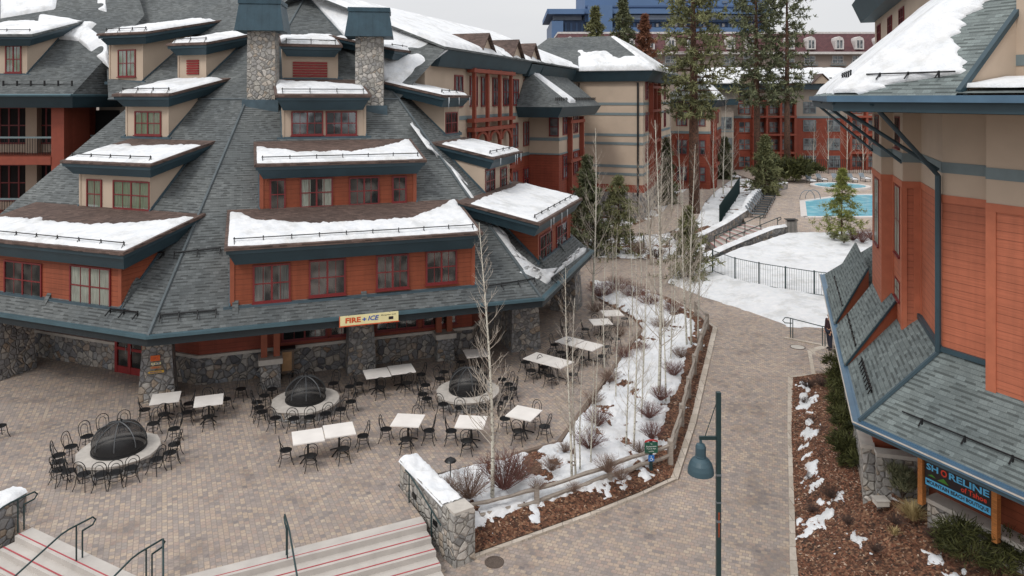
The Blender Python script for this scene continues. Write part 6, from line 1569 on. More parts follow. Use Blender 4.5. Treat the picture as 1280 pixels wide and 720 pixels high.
for z, hgt in ((at(0, 594, LY).z, .04), (at(0, 652, LY).z, .05), (at(0, 628, LY).z, .03)): m = MB(); m.obox(c+V((-.05, -.05, z)), V((.1, 0, 0)), V((0, .1, 0)), Z*hgt); m.build('collar', M['grey_metal'], t)
m = MB(); m.obox(c+V((-.02, -.049, at(0, 670, LY).z)), V((.04, 0, 0)), V((0, .004, 0)), Z*.5); m.build('rust_streak', M['rust'], t)

# ---------------------------------------------------------------- direction sign by the fence
p = gw(814, 596); p.z += .05; hgt = 45*p.y/F
t = thing('wayfinding_sign', 'small green direction sign with red arched top and a blue wheelchair plate on a post', 'sign', p)
dd = V((1, .1, 0)).normalized(); nn = V((dd.y, -dd.x, 0)); M['sg_green'] = plain('sign_green_board', L(24, 84, 66), .5, var=.05); M['sg_blue'] = plain('sign_access_blue', L(40, 112, 186), .5, var=.04); M['paint_white'] = plain('sign_white', L(226, 230, 226), .5, var=.02); M['sg_red'] = plain('sign_top_red', L(176, 52, 52), .5)
S_ = hgt/1.0; m = MB(); m.obox(p-dd*.05, dd*.1, -nn*.1, Z*S_*.95); m.build('post', M['darkgreen_metal'], t)
w, h = .44, .36; b0_ = p+nn*.02-dd*w/2+Z*(S_*.62); m = MB(); m.obox(b0_, dd*w, -nn*.03, Z*h); m.build('board', M['sg_green'], t)
m = MB(); arc = [b0_+dd*w*k/8+Z*(h+.0+.05*math.sin(math.pi*k/8)) for k in range(9)]; arc2 = [q+Z*.045 for q in arc]; m.ext(arc+arc2[::-1], -nn*.035); m.build('red_top', M['sg_red'], t)
for k, (s, ww_) in enumerate((('To', .14), ('Restaurants', .78), ('Pool & Spa', .72), ('Lobby', .4))): put_text(t, s, b0_+nn*.004+dd*w*(.5-ww_/2)+Z*h*(.80-.23*k), dd, Z, nn, w*ww_, h*(.12 if k == 0 else .14), M['paint_white'], bold=.01)
m = MB(); q = p+nn*.02-dd*.1+Z*(S_*.62-.27); m.obox(q, dd*.2, -nn*.02, Z*.2); m.build('access_plate', M['sg_blue'], t)
m = MB(); f = q+nn*.006
cc = lambda a, b: f+dd*a+Z*b
m.tube([cc(.095, .165), cc(.095, .1), cc(.135, .1), cc(.155, .045)], .009, 5); m.tube([cc(.10+.045*math.cos(a)-.005, .075+.045*math.sin(a)) for a in [R(120+i*22) for i in range(12)]], .007, 4); m.tube([cc(.09, .172), cc(.095, .18)], .014, 6); m.build('wheelchair_symbol', M['paint_white'], t)
# garden path light, manholes, lawn hydrant cover, bin
p = gp(563, 597, .1); t = thing('path_light', 'small dark mushroom path light standing in the snowy shrubs behind the stone wall', 'garden light', p)
m = MB(); m.tube([p, p+Z*.55], .018, 6); m.build('stem', M['black'], t); m = MB(); m.lathe([(.19, .52), (.15, .57), (.03, .64), (.01, .66)], p, 16); m.build('hood', M['black'], t)
M['iron'] = plain('cast_iron', L(96, 84, 76), .7, .2, var=.25, nscale=20, bump=.5)
def disc(px, py, r, lab, mat, nm='manhole_cover', cat='manhole cover'):
    c = gw(px, py); t = thing(nm, lab, cat, c); m = MB(); m.lathe([(r, -.02), (r, .016), (r-.04, .016)], c, 24); m.build('frame', M['iron'], t)
    m = MB(); m.lathe([(r-.045, .012), (.01, .013)], c, 24); m.build('lid', M[mat], t)
disc(618, 703, .27, 'round dark iron manhole cover in the pavers below the bark bed', 'iron'); disc(997, 434, .36, 'round pale manhole cover beside the ramp handrail', 'cap')
p = gp(989, 292, TZ); t = thing('litter_bin', 'grey slatted litter bin standing at the terrace edge by the stone wall end', 'bin', p)
m = MB(); m.box(p.x, p.y, p.z+.55, .7, .6, .9); m.build('liner', M['paleStone'], t)
for i in range(8): m = MB(); m.obox(p+V((-.42+i*.105, -.36, .05)), V((.03, 0, 0)), V((0, .03, 0)), Z*1.05); m.build('bar', M['black'], t)
m = MB(); m.box(p.x, p.y, p.z+1.13, .86, .76, .06); m.build('lid', M['black'], t)
# ground light box in the bark
p = V((10.35, 19.6, .33)); r_ = ray(1101, 624); 
p = rb_at(1101, 628)+Z*.06; t = thing('utility_box', 'small flat grey-white utility box lying in the bark bed by the shop corner', 'utility box', p)
m = MB(); m.box(p.x, p.y, p.z-.04, .34, .28, .14); m.build('body', M['cap'], t); m = MB(); m.box(p.x, p.y, p.z+.04, .38, .32, .025); m.build('lid', M['paleStone'], t)
# loungers stacked on the terrace
def make_lounger():
    t = thing('sun_lounger', 'x', 'sun lounger', (0, 0, 0), 0, 'grey sun loungers lined up on the pool terrace')
    m = MB(); m.box(0, 0, .36, .68, 1.25, .05); m.build('seat', M['grey_metal'], t)
    m = MB(); m.ext([V((-.34, .62, .36)), V((.34, .62, .36)), V((.34, 1.1, .98)), V((-.34, 1.1, .98))], V((0, .04, .04))); m.build('backrest', M['grey_metal'], t)
    m = MB()
    for s in (-.35, .35): m.tube([V((s, -.6, .58)), V((s, .5, .58))], .03, 4)
    m.build('armrest', M['black'], t)
    for x in (-.33, .33):
        for y in (-.55, .6): m = MB(); m.tube([V((x, y, 0)), V((x, y, .58))], .03, 4); m.build('leg', M['black'], t)
    return t
lg = make_lounger()
for i in range(9):
    p = lerp(gp(948, 272, TZ), gp(962, 249, TZ), i/8); o = lg if i == 0 else dup(lg, p, 0)
    o.location = p; o.rotation_euler.z = R(62+rnd(-4, 4)); o['label'] = 'dark grey sun lounger, %s from the steps in the row by the curved wall' % ORD[i]
for i in range(5):
    p = lerp(gp(1012, 229, TZ), gp(1082, 227, TZ), i/4)+V((0, rnd(-.5, .5), 0)); o = dup(lg, p, R(rnd(-10, 10)), 'snow-dusted sun lounger, %s from the left beyond the hot tub' % ORD[i])
    m = MB(); m.box(p.x, p.y, p.z+.46, .7, 1.3, .12)
    tag(m.build('lounger_snow', M['snow'], loc=p), 'pad of snow on the %s lounger beyond the hot tub' % ORD[i], 'snow', kind='stuff')
# ---------------------------------------------------------------- trees and shrubs
def rdir(): 
    a = rnd(0, 2*math.pi); z = rnd(-1, 1); r = math.sqrt(1-z*z); return V((r*math.cos(a), r*math.sin(a), z))
def bare_tree(base, h, label, name='bare_tree', lean=0, r=.06, nb=40, seed=0, col='birch', tw='twig_pale', group='bare white-barked trees', low=.16, spread=.16):
    random.seed(seed*7+3); t = thing(name, label, 'tree', base, 0, group)
    m = MB(); n = 12; pts = []; ox = V((rnd(-1, 1), rnd(-1, 1), 0))
    for i in range(n+1): f = i/n; pts.append(base+V((lean*f*f+.06*h*.25*math.sin(f*3+seed), .04*h*.25*math.sin(f*4+seed*2), h*f-.1*(i == 0))))
    r *= .88; m.tube(pts, [r*(1-.88*(i/n)**.9) for i in range(n+1)], 7); m.build('trunk', M[col], t, smooth=True)
    m = MB()
    def at_(f): x = f*n; i = min(n-1, int(x)); return lerp(pts[i], pts[i+1], x-i)
    for i in range(nb):
        f = low+(1-low-.03)*((i+rnd(0, .9))/nb); p = at_(f); L_ = h*spread*(1.05-f)*rnd(.6, 1.1)+.2; a = rnd(0, 2*math.pi); d = V((math.cos(a), math.sin(a), rnd(.55, 1.1))).normalized()
        q = [p]; dd = d.copy()
        for k in range(4): dd = (dd+Z*.16+V((rnd(-.12, .12), rnd(-.12, .12), 0))).normalized(); q.append(q[-1]+dd*L_/4)
        br = max(.006, r*.34*(1-f*.75)); m.tube(q, [br, br*.75, br*.55, br*.4, br*.25], 4, cap=False)
        for k in range(5):
            s = rnd(.3, 1); x = s*4; j = min(3, int(x)); p2 = lerp(q[j], q[j+1], x-j); d2 = (dd+rdir()*.8+Z*.25).normalized(); l2 = L_*rnd(.2, .42); m.tube([p2, p2+d2*l2*.5, p2+(d2+Z*.2)*l2], [br*.4, br*.3, br*.18], 3, cap=False)
    m.build('branches', M[tw], t); return t
def b(px, py, ptop, label, z=None, **k):
    p = gp(px, py, z) if z is not None else (gw(px, py)+Z*.12 if False else gp(px, py, .02)); h = at(0, ptop, p.y).z-p.z; return bare_tree(p, h, label, **k)
b(611, 618, 278, 'pale bare tree with bright trunk rising before the pavilion, nearest the stone wall', seed=1, r=.075, nb=64, lean=-.2)
b(711, 592, 335, 'left one of three slim bare trees standing close together in the bed', seed=2, r=.05)
b(719, 590, 372, 'middle one of three slim bare trees standing close together in the bed', seed=3, r=.042, nb=26)
b(727, 584, 430, 'right, shortest one of three slim bare trees in the bed', seed=4, r=.035, nb=20)
b(785, 552, 390, 'thin bare tree, left of a pair beside the direction sign', seed=5, r=.04, nb=22)
b(793, 556, 320, 'thin bare tree, right of a pair beside the direction sign', seed=6, r=.045)
b(821, 492, 150, 'tallest bare pale tree in the middle of the snowy bed', seed=7, r=.085, nb=60, spread=.2)
b(829, 498, 300, 'short bare tree hugging the tallest pale trunk', seed=8, r=.045, nb=22)
b(857, 436, 205, 'left stem of the bare clump by the rail fence corner', seed=9, r=.06, nb=50, spread=.2)
b(867, 436, 180, 'middle stem of the bare clump by the rail fence corner', seed=10, r=.065, nb=50, spread=.2)
b(875, 428, 235, 'right stem of the bare clump by the rail fence corner', seed=11, r=.05)
b(742, 388, 160, 'bare tree rising behind the far end of the plaza beside the roof corner', seed=12, r=.085, spread=.26)
b(765, 372, 290, 'slim bare tree in the far bed in front of the evergreen', seed=13, r=.045, nb=22)
b(800, 372, 255, 'slim bare tree among the dark red shrubs at the bed end', seed=14, r=.05, nb=24)
b(812, 330, 165, 'bushy bare tree with many upright stems before the beige end wall', seed=15, r=.09, nb=90, spread=.36, low=.1)
b(828, 322, 190, 'second bushy bare tree left of the big pine', seed=16, r=.08, nb=80, spread=.34, low=.1)
b(746, 540, 420, 'very thin bare tree at the plaza side of the bed', seed=17, r=.03, nb=18)
for i, (px, py, pt__) in enumerate(((838, 268, 130), (850, 262, 150), (893, 250, 140), (906, 246, 120), (915, 244, 150))):
    b(px, py, pt__, 'bare pale tree by the far garden path, %s from the left' % ORD[i], z=.8, seed=20+i, r=.09, nb=22, spread=.3)
for i, (px, pt__) in enumerate(((1017, 150), (1035, 138), (1058, 128), (1078, 150))):
    b(px, 216, pt__, 'bare pale tree before the red hotel range, %s from the left' % ORD[i], z=TZ, seed=30+i, r=.1, nb=26, spread=.34)
b(668, 290, 186, 'reddish bare tree beside the red wing wall', z=0, seed=41, r=.08, tw='twig_red', col='twig_red', group=None)

for i, (px, py, pt__) in enumerate(((757, 470, 300), (772, 500, 350), (806, 470, 260), (838, 452, 300), (788, 420, 240), (818, 400, 250), (772, 402, 280), (846, 410, 230), (740, 575, 450), (802, 520, 380))):
    b(px, py, pt__, 'thin young bare tree in the snowy bed, %s of the scattered saplings' % ORD[i], seed=60+i, r=.035, nb=34, spread=.22, low=.12, group='scattered thin saplings in the bed')
def pine(base, h, r, label, c0=.3, whorls=26, per=6, mat='pine', bark='pine_bark', tr=.3, blade=.5, bw=.07, tufts=8, bl=8, seed=0, shape=1, name='pine_tree', group=None, droop=.25, bare=.0):
    random.seed(seed*13+5); t = thing(name, label, 'tree', base, 0, group); lean = V((rnd(-.01, .01)*h, 0, 0))
    m = MB(); m.tube([base-Z*.2, base+Z*h*.3+lean*.3, base+Z*h*.7+lean*.7, base+Z*h*.98+lean], [tr, tr*.82, tr*.45, .03], 10); m.build('trunk', M[bark], t, smooth=True)
    lm = MB(); cr = MB()
    for w in range(whorls):
        f = w/(whorls-1); z = h*(c0+(1-c0)*f)
        if shape == 1: rad = r*(1-f)**.75*(.8+.3*math.sin(w*1.7+seed))
        else: rad = r*(.35+.65*math.sin(math.pi*min(1, .18+f*.82))**.8)*(.75+.4*abs(ns(w*.7, seed)))
        rad = max(rad, r*.08)
        for k in range(per):
            if random.random() < bare: continue
            a = 2*math.pi*(k+rnd(-.35, .35))/per+w*.9; L_ = rad*rnd(.55, 1.15); up = .35*f+.05
            d = V((math.cos(a), math.sin(a), up)); p0 = base+Z*(z+rnd(-.3, .3)*h*.02)+lean*f; q = [p0]
            for s in range(1, 5): q.append(p0+V((d.x*L_*s/4, d.y*L_*s/4, d.z*L_*s/4-droop*L_*(s/4)**2+(.1*L_*(s/4)**3 if shape == 2 else 0))))
            lm.tube(q, [max(.012, tr*.16*(1-f*.7)), tr*.12*(1-f*.7)+.006, tr*.08*(1-f*.7)+.005, .008, .005], 4, cap=False)
            for s in range(tufts):
                g = rnd(.28, 1.03)**.8; x = min(3.99, g*4); j = int(x); c = lerp(q[j], q[j+1], x-j)+V((rnd(-1, 1), rnd(-1, 1), rnd(-.5, .6)))*L_*.13
                ax = (V((d.x, d.y, .35))+rdir()*.5).normalized()
                for _ in range(bl):
                    v = (ax*.55+rdir()).normalized(); l = blade*rnd(.6, 1.15); sd = v.cross(rdir()).normalized()*bw*rnd(.7, 1.3)
                    cr.face([c-sd, c+sd, c+v*l+sd*.4, c+v*l-sd*.4])
    lm.build('limbs', M[bark], t); cr.build('crown', M[mat], t); return t
pine(gp(868, 272, .6), 27, 4.4, 'very tall broad pine with brown trunk rising before the hotel range, left of two others', c0=.36, whorls=30, per=5, tr=.55, blade=.5, bw=.055, tufts=10, bl=9, seed=1, shape=2, mat='pine')
pp = V(((947-640)/F*103, 103, TZ)); pine(pp, 30, 5.2, 'tall dark pine, left of the pair standing at the pool terrace', c0=.34, whorls=28, per=6, tr=.5, blade=.6, bw=.07, tufts=9, bl=8, seed=2, shape=2, mat='pine_blue')
pp = V(((984-640)/F*102, 102, TZ)); pine(pp, 29, 4.0, 'tall dark pine with gappy crown, right of the pair at the pool terrace', c0=.36, whorls=26, per=5, tr=.45, blade=.6, bw=.07, tufts=8, bl=7, seed=3, shape=2, mat='pine_blue', bare=.2)
pine(gp(957, 243, TZ), 6.3, 2.7, 'bushy conical pine at the back of the terrace by the curved wall', c0=.06, whorls=16, per=8, tr=.16, blade=.45, bw=.05, tufts=8, bl=8, seed=4, mat='pine')
pine(gp(1052, 299, TZ), 5.2, 2.2, 'young yellow-green pine standing alone in the snow before the pool', c0=.16, whorls=15, per=6, tr=.07, blade=.3, bw=.02, tufts=8, bl=10, seed=5, mat='pine_young', name='young_pine')
pine(gp(773, 316, .1), 5.6, 2.9, 'full green evergreen before the beige end wall', c0=.05, whorls=15, per=7, tr=.12, blade=.38, bw=.03, tufts=9, bl=7, seed=6, bare=.12, mat='pine', name='evergreen_tree')
pine(gp(734, 318, .1), 7.2, 2.5, 'taller darker evergreen left of the one before the beige wall', c0=.08, whorls=20, per=7, tr=.13, blade=.4, bw=.04, tufts=8, bl=8, seed=7, mat='pine_blue', name='evergreen_tree')
pine(gp(860, 350, 0), 4.6, 2.2, 'small loose evergreen at the foot of the terrace steps', c0=.06, whorls=15, per=7, tr=.09, blade=.32, bw=.028, tufts=8, bl=9, seed=8, mat='pine', name='evergreen_tree')
pine(gp(906, 226, .9), 5.5, 1.8, 'small dark evergreen by the grey stair bay of the hotel range', c0=.05, whorls=14, per=7, tr=.12, blade=.45, bw=.06, tufts=7, bl=8, seed=9, mat='pine_blue', name='evergreen_tree')
pine(gp(833, 262, .5), 7, 1.6, 'narrow evergreen beside the trunk of the very tall pine', c0=.05, whorls=16, per=7, tr=.12, blade=.45, bw=.06, tufts=7, bl=8, seed=19, mat='pine_blue', name='evergreen_tree')
for i, (px, top, rr, mt, lb) in enumerate(((743, 12, 4.2, 'pine', 'rooftop-height pine, leftmost before the blue tower'), (779, -4, 4.0, 'pine_blue', 'taller pine, second from left before the blue tower'), (806, 22, 3.6, 'deadleaf', 'rusty brown conifer before the blue tower'), (1109, 60, 3.2, 'pine_blue', 'pine top seen beside the shop roof corner'))):
    Y_ = 165; p = V(((px-640)/F*Y_, Y_, 0)); pine(p, H+(YH-top)/F*Y_, rr*1.5, lb, c0=.45, whorls=22, per=6, tr=.35, blade=.9, bw=.11, tufts=8, bl=7, seed=50+i, mat=mt, name='pine_tree', shape=1, group=None)

def shrub_mesh(seed, n, h, sp, mat, side=4, r=.0065):
    random.seed(seed); m = MB()
    for i in range(n):
        a = rnd(0, 2*math.pi); e = rnd(0, 1)**.6; d = V((math.cos(a)*e*sp, math.sin(a)*e*sp, rnd(.75, 1)*h*(1-.3*e*e))); p0 = V((math.cos(a), math.sin(a), 0))*rnd(0, .12)
        q = [p0, p0+d*.4+rdir()*.03, p0+d*.75+rdir()*.05, p0+d+rdir()*.05]; m.tube(q, [r*1.3, r, r*.7, r*.4], 3, cap=False)
        for k in range(side):
            s = rnd(.3, .9); x = s*3; j = min(2, int(x)); c = lerp(q[j], q[j+1], x-j); v = (d.normalized()+rdir()*.7).normalized()*h*rnd(.15, .35); m.tube([c, c+v*.6, c+v], [r*.7, r*.5, r*.3], 3, cap=False)
    me = m.build('shrub_twigs', M[mat]).data; bpy.data.objects.remove(bpy.data.objects[-1]) if False else None
    return me
SH = {}
def shrub_proto(key, *a):
    me = shrub_mesh(*a); o = [x for x in bpy.data.objects if x.data == me][0]; bpy.data.objects.remove(o); SH[key] = me
for i in range(2):
    shrub_proto('red%d' % i, 100+i, 120, .85, .8, 'twig_red'); shrub_proto('grey%d' % i, 110+i, 120, .8, .85, 'twig_grey'); shrub_proto('dark%d' % i, 120+i, 140, .6, .7, 'twig_dark')
cnt = [0]
def shrub(px, py, kind, s, label, z=None, group='bare twiggy shrubs', pos=None):
    p = pos if pos is not None else gp(px, py, z if z is not None else .05); cnt[0] += 1
    o = bpy.data.objects.new('shrub', SH['%s%d' % (kind, cnt[0] % 2)]); COL.objects.link(o); o.location = p; o.rotation_euler.z = rnd(0, 6); s *= .78; o.scale = (s, s, s*rnd(.85, 1.1)); tag(o, label, 'shrub', group)
C_ = {'red': 'red-brown', 'grey': 'grey-brown', 'dark': 'dark brown'}
for (px, py, k, s, w_) in ((586, 622, 'grey', 1.25, 'big snow-flecked one beside the stone wall'), (630, 610, 'red', 1.5, 'widest one at the foot of the pale trunk'), (648, 598, 'grey', 1.2, 'right behind the widest shrub'), (558, 618, 'grey', .8, 'small one behind the wall top'),
    (690, 588, 'grey', .7, 'low one left of the three slim trees'), (737, 560, 'red', 1.0, 'by the timber edging, right of the three slim trees'), (747, 532, 'red', .9, 'at the bend of the timber edging'), (760, 590, 'grey', .8, 'just behind the rail fence middle post'), (776, 600, 'grey', .6, 'touching the fence left of the sign'),
    (741, 505, 'grey', .8, 'low one against the edging above the bend'), (762, 478, 'grey', .9, 'on the slope between edging and tall tree'), (800, 566, 'grey', .7, 'just left of the direction sign'), (815, 548, 'red', .85, 'behind the direction sign'), (812, 522, 'red', .9, 'beside the rail fence above the sign'), (826, 500, 'red', .8, 'under the tallest bare tree'), (842, 470, 'red', .9, 'midway along the rail fence'), (850, 448, 'grey', .8, 'below the bare clump'),
    (780, 448, 'red', .9, 'beside the last stretch of timber edging'), (800, 440, 'red', .8, 'mid bed above the edging'), (775, 420, 'grey', .8, 'just behind the farther small table'), (752, 372, 'red', 1.6, 'dense one left at the far bed end'), (772, 366, 'red', 1.6, 'dense one second at the far bed end'), (792, 374, 'red', 1.5, 'dense one third at the far bed end'), (812, 384, 'red', 1.4, 'dense one fourth at the far bed end'), (840, 392, 'red', 1.3, 'dense one at the corner nearest the walk'), (826, 412, 'grey', 1.0, 'between far bed end and bare clump'), (745, 390, 'grey', 1.0, 'beside the roof corner of the pavilion'),
    (706, 565, 'grey', .5, 'tiny one at the snow edge by the plaza'), (672, 612, 'grey', .5, 'tiny one in open snow behind the fence'), (718, 615, 'grey', .45, 'tiny one in the snow below the three trees')):
    shrub(px, py, k, s, '%s bare shrub, %s' % (C_[k], w_))
for (px, py, k, s, w_) in ((1010, 484, 'dark', .7, 'at the top left corner of the bark bed'), (1028, 482, 'dark', .8, 'second along the top of the bark bed'), (1044, 480, 'dark', .7, 'third along the top of the bark bed'), (1008, 505, 'dark', .6, 'near the kerb above the snow'), (1020, 530, 'dark', .6, 'in the middle of the snow patch'), (1036, 545, 'dark', .7, 'right of the snow patch'), (1004, 560, 'dark', .5, 'near the kerb below the snow'), (1034, 575, 'dark', .6, 'between snow patch and juniper row'), (1015, 600, 'dark', .5, 'in the bark left of the middle'), (1040, 622, 'dark', .7, 'bigger dark one in the middle bark'), (1015, 640, 'dark', .45, 'low by the kerb bottom'), (1060, 655, 'dark', .45, 'lone low one toward the bottom'), (1095, 690, 'dark', .45, 'low one at the bottom middle'), (1120, 655, 'dark', .5, 'below the flat utility box'), (1165, 672, 'dark', .5, 'between grasses and stone base')):
    p = gp(px, py, -.05); shrub(px, py, k, s, '%s shrub, %s' % (C_[k], w_), pos=rb_at(px, py), group='low dark shrubs in the bark bed')
for i, (px, py) in enumerate(((1066, 300), (1078, 303), (1090, 300), (1100, 306))): shrub(px, py, 'red', 1.3, 'reddish twiggy shrub, %s right of the young pine' % ORD[i], z=TZ, group='twiggy shrubs by the pool')
for i, (px, py) in enumerate(((800, 318), (822, 322), (790, 270), (846, 300), (912, 254), (858, 236), (872, 232), (888, 228))): shrub(px, py, 'dark' if i % 2 else 'grey', 1.5, 'scrubby garden shrub, %s in the far snowy ground' % ORD[i], z=.4, group='shrubs in the far garden')

def foliage(p, rx, ry, rz_, n, mat, bl, bw, label, cat, name, seed, up=.3, group=None):
    random.seed(seed); t = thing(name, label, cat, p, 0, group); m = MB(); cl = MB()
    lobes = [(V((rnd(-.7, .7)*rx, rnd(-.7, .7)*ry, rnd(.15, .75)*rz_)), rnd(.3, .6)) for _ in range(9)]
    for i in range(n):
        c, s = random.choice(lobes); d = rdir(); q = p+c+V((d.x*rx, d.y*ry, abs(d.z)*rz_*.8))*s*rnd(.5, 1.05)
        v = (d*.8+Z*up+rdir()*.5).normalized()*bl*rnd(.6, 1.3); sd = v.cross(rdir()).normalized()*bw; m.face([q-sd, q+sd, q+v+sd*.3, q+v-sd*.3])
    m.build('foliage', M[mat], t)
    for c, s in lobes: cl.tube([p, p+c*.5, p+c], [.02, .015, .008], 4)
    cl.build('stem', M['bark'], t); return t
for i, (px, py, rx, hh) in enumerate(((1057, 486, .75, 1.2), (1064, 510, .75, 1.2), (1064, 538, .7, 1.1), (1072, 564, .7, 1.1), (1077, 590, .65, 1.0), (1070, 470, .8, 1.3))):
    foliage(rb_at(px, py), rx, .8, hh, 2600, 'juniper', .2, .016, 'dark green juniper, %s from the top along the shop wall' % ORD[(i+1) if i < 5 else 0], 'juniper', 'juniper', 60+i, group='junipers along the shop wall')
foliage(rb_at(1237, 700), 1.0, .8, .7, 3600, 'juniper', .17, .014, 'low spreading juniper at the bottom right corner against the stone base', 'juniper', 'juniper', 70)
foliage(rb_at(1195, 685), .5, .4, .4, 1400, 'juniper', .15, .012, 'small low juniper left of the corner one', 'juniper', 'juniper', 71)
foliage(rb_at(1128, 622), .35, .35, .8, 1500, 'sage', .2, .012, 'pale grey-green tall sage plant by the shop corner', 'plant', 'sage_plant', 72, up=1.2)
for i, (px, py, rx) in enumerate(((1042, 299, .35), (1055, 304, .32))): foliage(gp(px, py, TZ+.05), rx, rx, .6, 500, 'sage', .2, .03, 'small round grey plant in the snow, %s of two by the young pine' % ('left', 'right')[i], 'plant', 'round_plant', 75+i)
for i, (px, py) in enumerate(((975, 226), (992, 228), (1010, 226))): foliage(gp(px, py, TZ), 2.2, 1.6, 2.6, 1500, 'juniper', .6, .08, 'wide dark bush under the tall pines, %s from the left' % ORD[i], 'bush', 'bush', 80+i)
def tussock(p, h, n, label, seed, sp=.5):
    random.seed(seed); m = MB()
    for i in range(n):
        a = rnd(0, 6.28); e = rnd(0, 1); d = V((math.cos(a)*e*sp, math.sin(a)*e*sp, 1-.4*e)).normalized()*h*rnd(.6, 1); s = V((-math.sin(a), math.cos(a), 0))*.007
        q = p+V((math.cos(a), math.sin(a), 0))*rnd(0, .07); mid = q+d*.6; tip = q+d+V((math.cos(a), math.sin(a), -.4))*h*.2*e; m.face([q-s, q+s, mid+s*.8, mid-s*.8]); m.face([mid-s*.8, mid+s*.8, tip])
    tag(m.build('ornamental_grass', M['straw'], loc=p), label, 'grass tuft')
tussock(rb_at(1141, 650), .6, 420, 'straw-coloured ornamental grass clump in front of the pale sage plant', 1, .8); tussock(rb_at(1118, 668), .25, 120, 'little yellow-green grass tuft below the straw clump', 2, .8)
random.seed(5)
for i, (px, py) in enumerate(((1178, 655), (1087, 668))): pass
# bark chips scattered over both beds, one object each: nobody could count them
def chips(name, P, Q, zf, n, label):
    m = MB()
    for i in range(n):
        x = rnd(0, len(P)-1.001); j = int(x); p = lerp(lerp(P[j], P[j+1], x-j), lerp(Q[j], Q[j+1], x-j), f_ := rnd(.02, .98)); z = zf(p, f_)+.012
        a = rnd(0, 6.28); s = rnd(.02, .055); u = V((math.cos(a), math.sin(a), rnd(-.3, .3)))*s; v = V((-math.sin(a), math.cos(a), rnd(-.3, .3)))*s*.4; c = V((p.x, p.y, z)); m.face([c-u-v, c+u-v, c+u+v, c-u+v])
    tag(m.build(name, M['chips']), label, 'bark chips', kind='stuff')
t_ = NT('bark_chips'); g_ = t_.node('ShaderNodeNewGeometry'); M['chips'] = t_.out(t_.ramp(g_.outputs['Random Per Island'], [(0, L(60, 38, 30)), (.5, L(120, 76, 56)), (.85, L(150, 104, 80)), (1, L(196, 176, 156))]), .9)
chips('bark_chips', bedP, bedQ, bedz, 9000, 'brown bark chips strewn over the bed by the rail fence')
chips('bark_chips', RKq, RWl, rbz, 12000, 'brown bark chips strewn over the right-hand bed')

# ---------------------------------------------------------------- the person by the shop
def skin_mesh(joints, edges, name, mat, parent, org, lev=2):
    me = bpy.data.meshes.new(name); me.from_pydata([tuple(j[0]) for j in joints], edges, []); o = bpy.data.objects.new(name, me); COL.objects.link(o)
    md = o.modifiers.new('s', 'SKIN'); md.use_smooth_shade = True; sv = me.skin_vertices[0].data
    for i, j in enumerate(joints): sv[i].radius = j[1] if isinstance(j[1], tuple) else (j[1], j[1])
    sv[0].use_root = True; o.modifiers.new('u', 'SUBSURF').levels = lev
    bpy.context.view_layer.update(); m2 = bpy.data.meshes.new_from_object(o.evaluated_get(bpy.context.evaluated_depsgraph_get())); m2.materials.clear(); m2.materials.append(M[mat]); m2.polygons.foreach_set('use_smooth', [True]*len(m2.polygons))
    bpy.data.objects.remove(o); n = bpy.data.objects.new(name, m2); COL.objects.link(n); n.parent = parent; ORG[n.name] = org; return n
M['skin'] = plain('skin', L(196, 150, 126), .6, var=.05); M['jacket'] = plain('dark_maroon_jacket', L(56, 34, 42), .85, var=.15); M['jeans'] = plain('dark_jeans', L(40, 44, 58), .85, var=.2); M['hair'] = plain('dark_hair', L(38, 28, 24), .7); M['shoe'] = plain('dark_shoe', L(34, 30, 30), .6)
pp = gw(1037, 438); pp.z += .02
per = thing('person', 'person in dark maroon jacket and dark jeans standing at the shop corner by the handrail', 'person', pp, R(-70))
def J(x, y, z, r): return (V((x, y, z)), r)
body = [J(0, 0, .96, (.13, .10)), J(0, 0, 1.15, (.115, .085)), J(0, .01, 1.36, (.15, .095)), J(0, 0, 1.49, .055), J(0, -.02, 1.58, .055), J(0, -.03, 1.66, (.078, .092)), J(0, -.02, 1.73, .06),
    J(.19, 0, 1.42, .05), J(.24, -.02, 1.15, .042), J(.22, -.12, .93, .033), J(.22, -.16, .86, .034), J(-.19, 0, 1.42, .05), J(-.24, .03, 1.15, .042), J(-.24, -.04, .92, .033), J(-.24, -.06, .84, .034),
    J(.10, 0, .90, .085), J(.11, -.05, .50, .06), J(.11, -.02, .09, .042), J(.12, -.14, .04, .035), J(-.10, 0, .90, .085), J(-.12, .04, .50, .06), J(-.13, .12, .09, .042), J(-.14, 0, .04, .035)]
ed = [(0, 1), (1, 2), (2, 3), (3, 4), (4, 5), (5, 6), (2, 7), (7, 8), (8, 9), (9, 10), (2, 11), (11, 12), (12, 13), (13, 14), (0, 15), (15, 16), (16, 17), (17, 18), (0, 19), (19, 20), (20, 21), (21, 22)]
skin_mesh(body, ed, 'body', 'skin', per, pp)
def sub(ids, grow, edges, name, mat):
    mp_ = {k: i for i, k in enumerate(ids)}; js = []
    for k in ids: p_, r_0 = body[k]; r_0 = r_0 if isinstance(r_0, tuple) else (r_0, r_0); js.append((p_, (r_0[0]+grow, r_0[1]+grow)))
    skin_mesh(js, [(mp_[a], mp_[b_]) for a, b_ in edges], name, mat, per, pp)
sub([0, 1, 2, 7, 8, 9, 11, 12, 13], .028, [(0, 1), (1, 2), (2, 7), (7, 8), (8, 9), (2, 11), (11, 12), (12, 13)], 'jacket', 'jacket')
sub([0, 15, 16, 17, 19, 20, 21], .024, [(0, 15), (15, 16), (16, 17), (0, 19), (19, 20), (20, 21)], 'trousers', 'jeans')
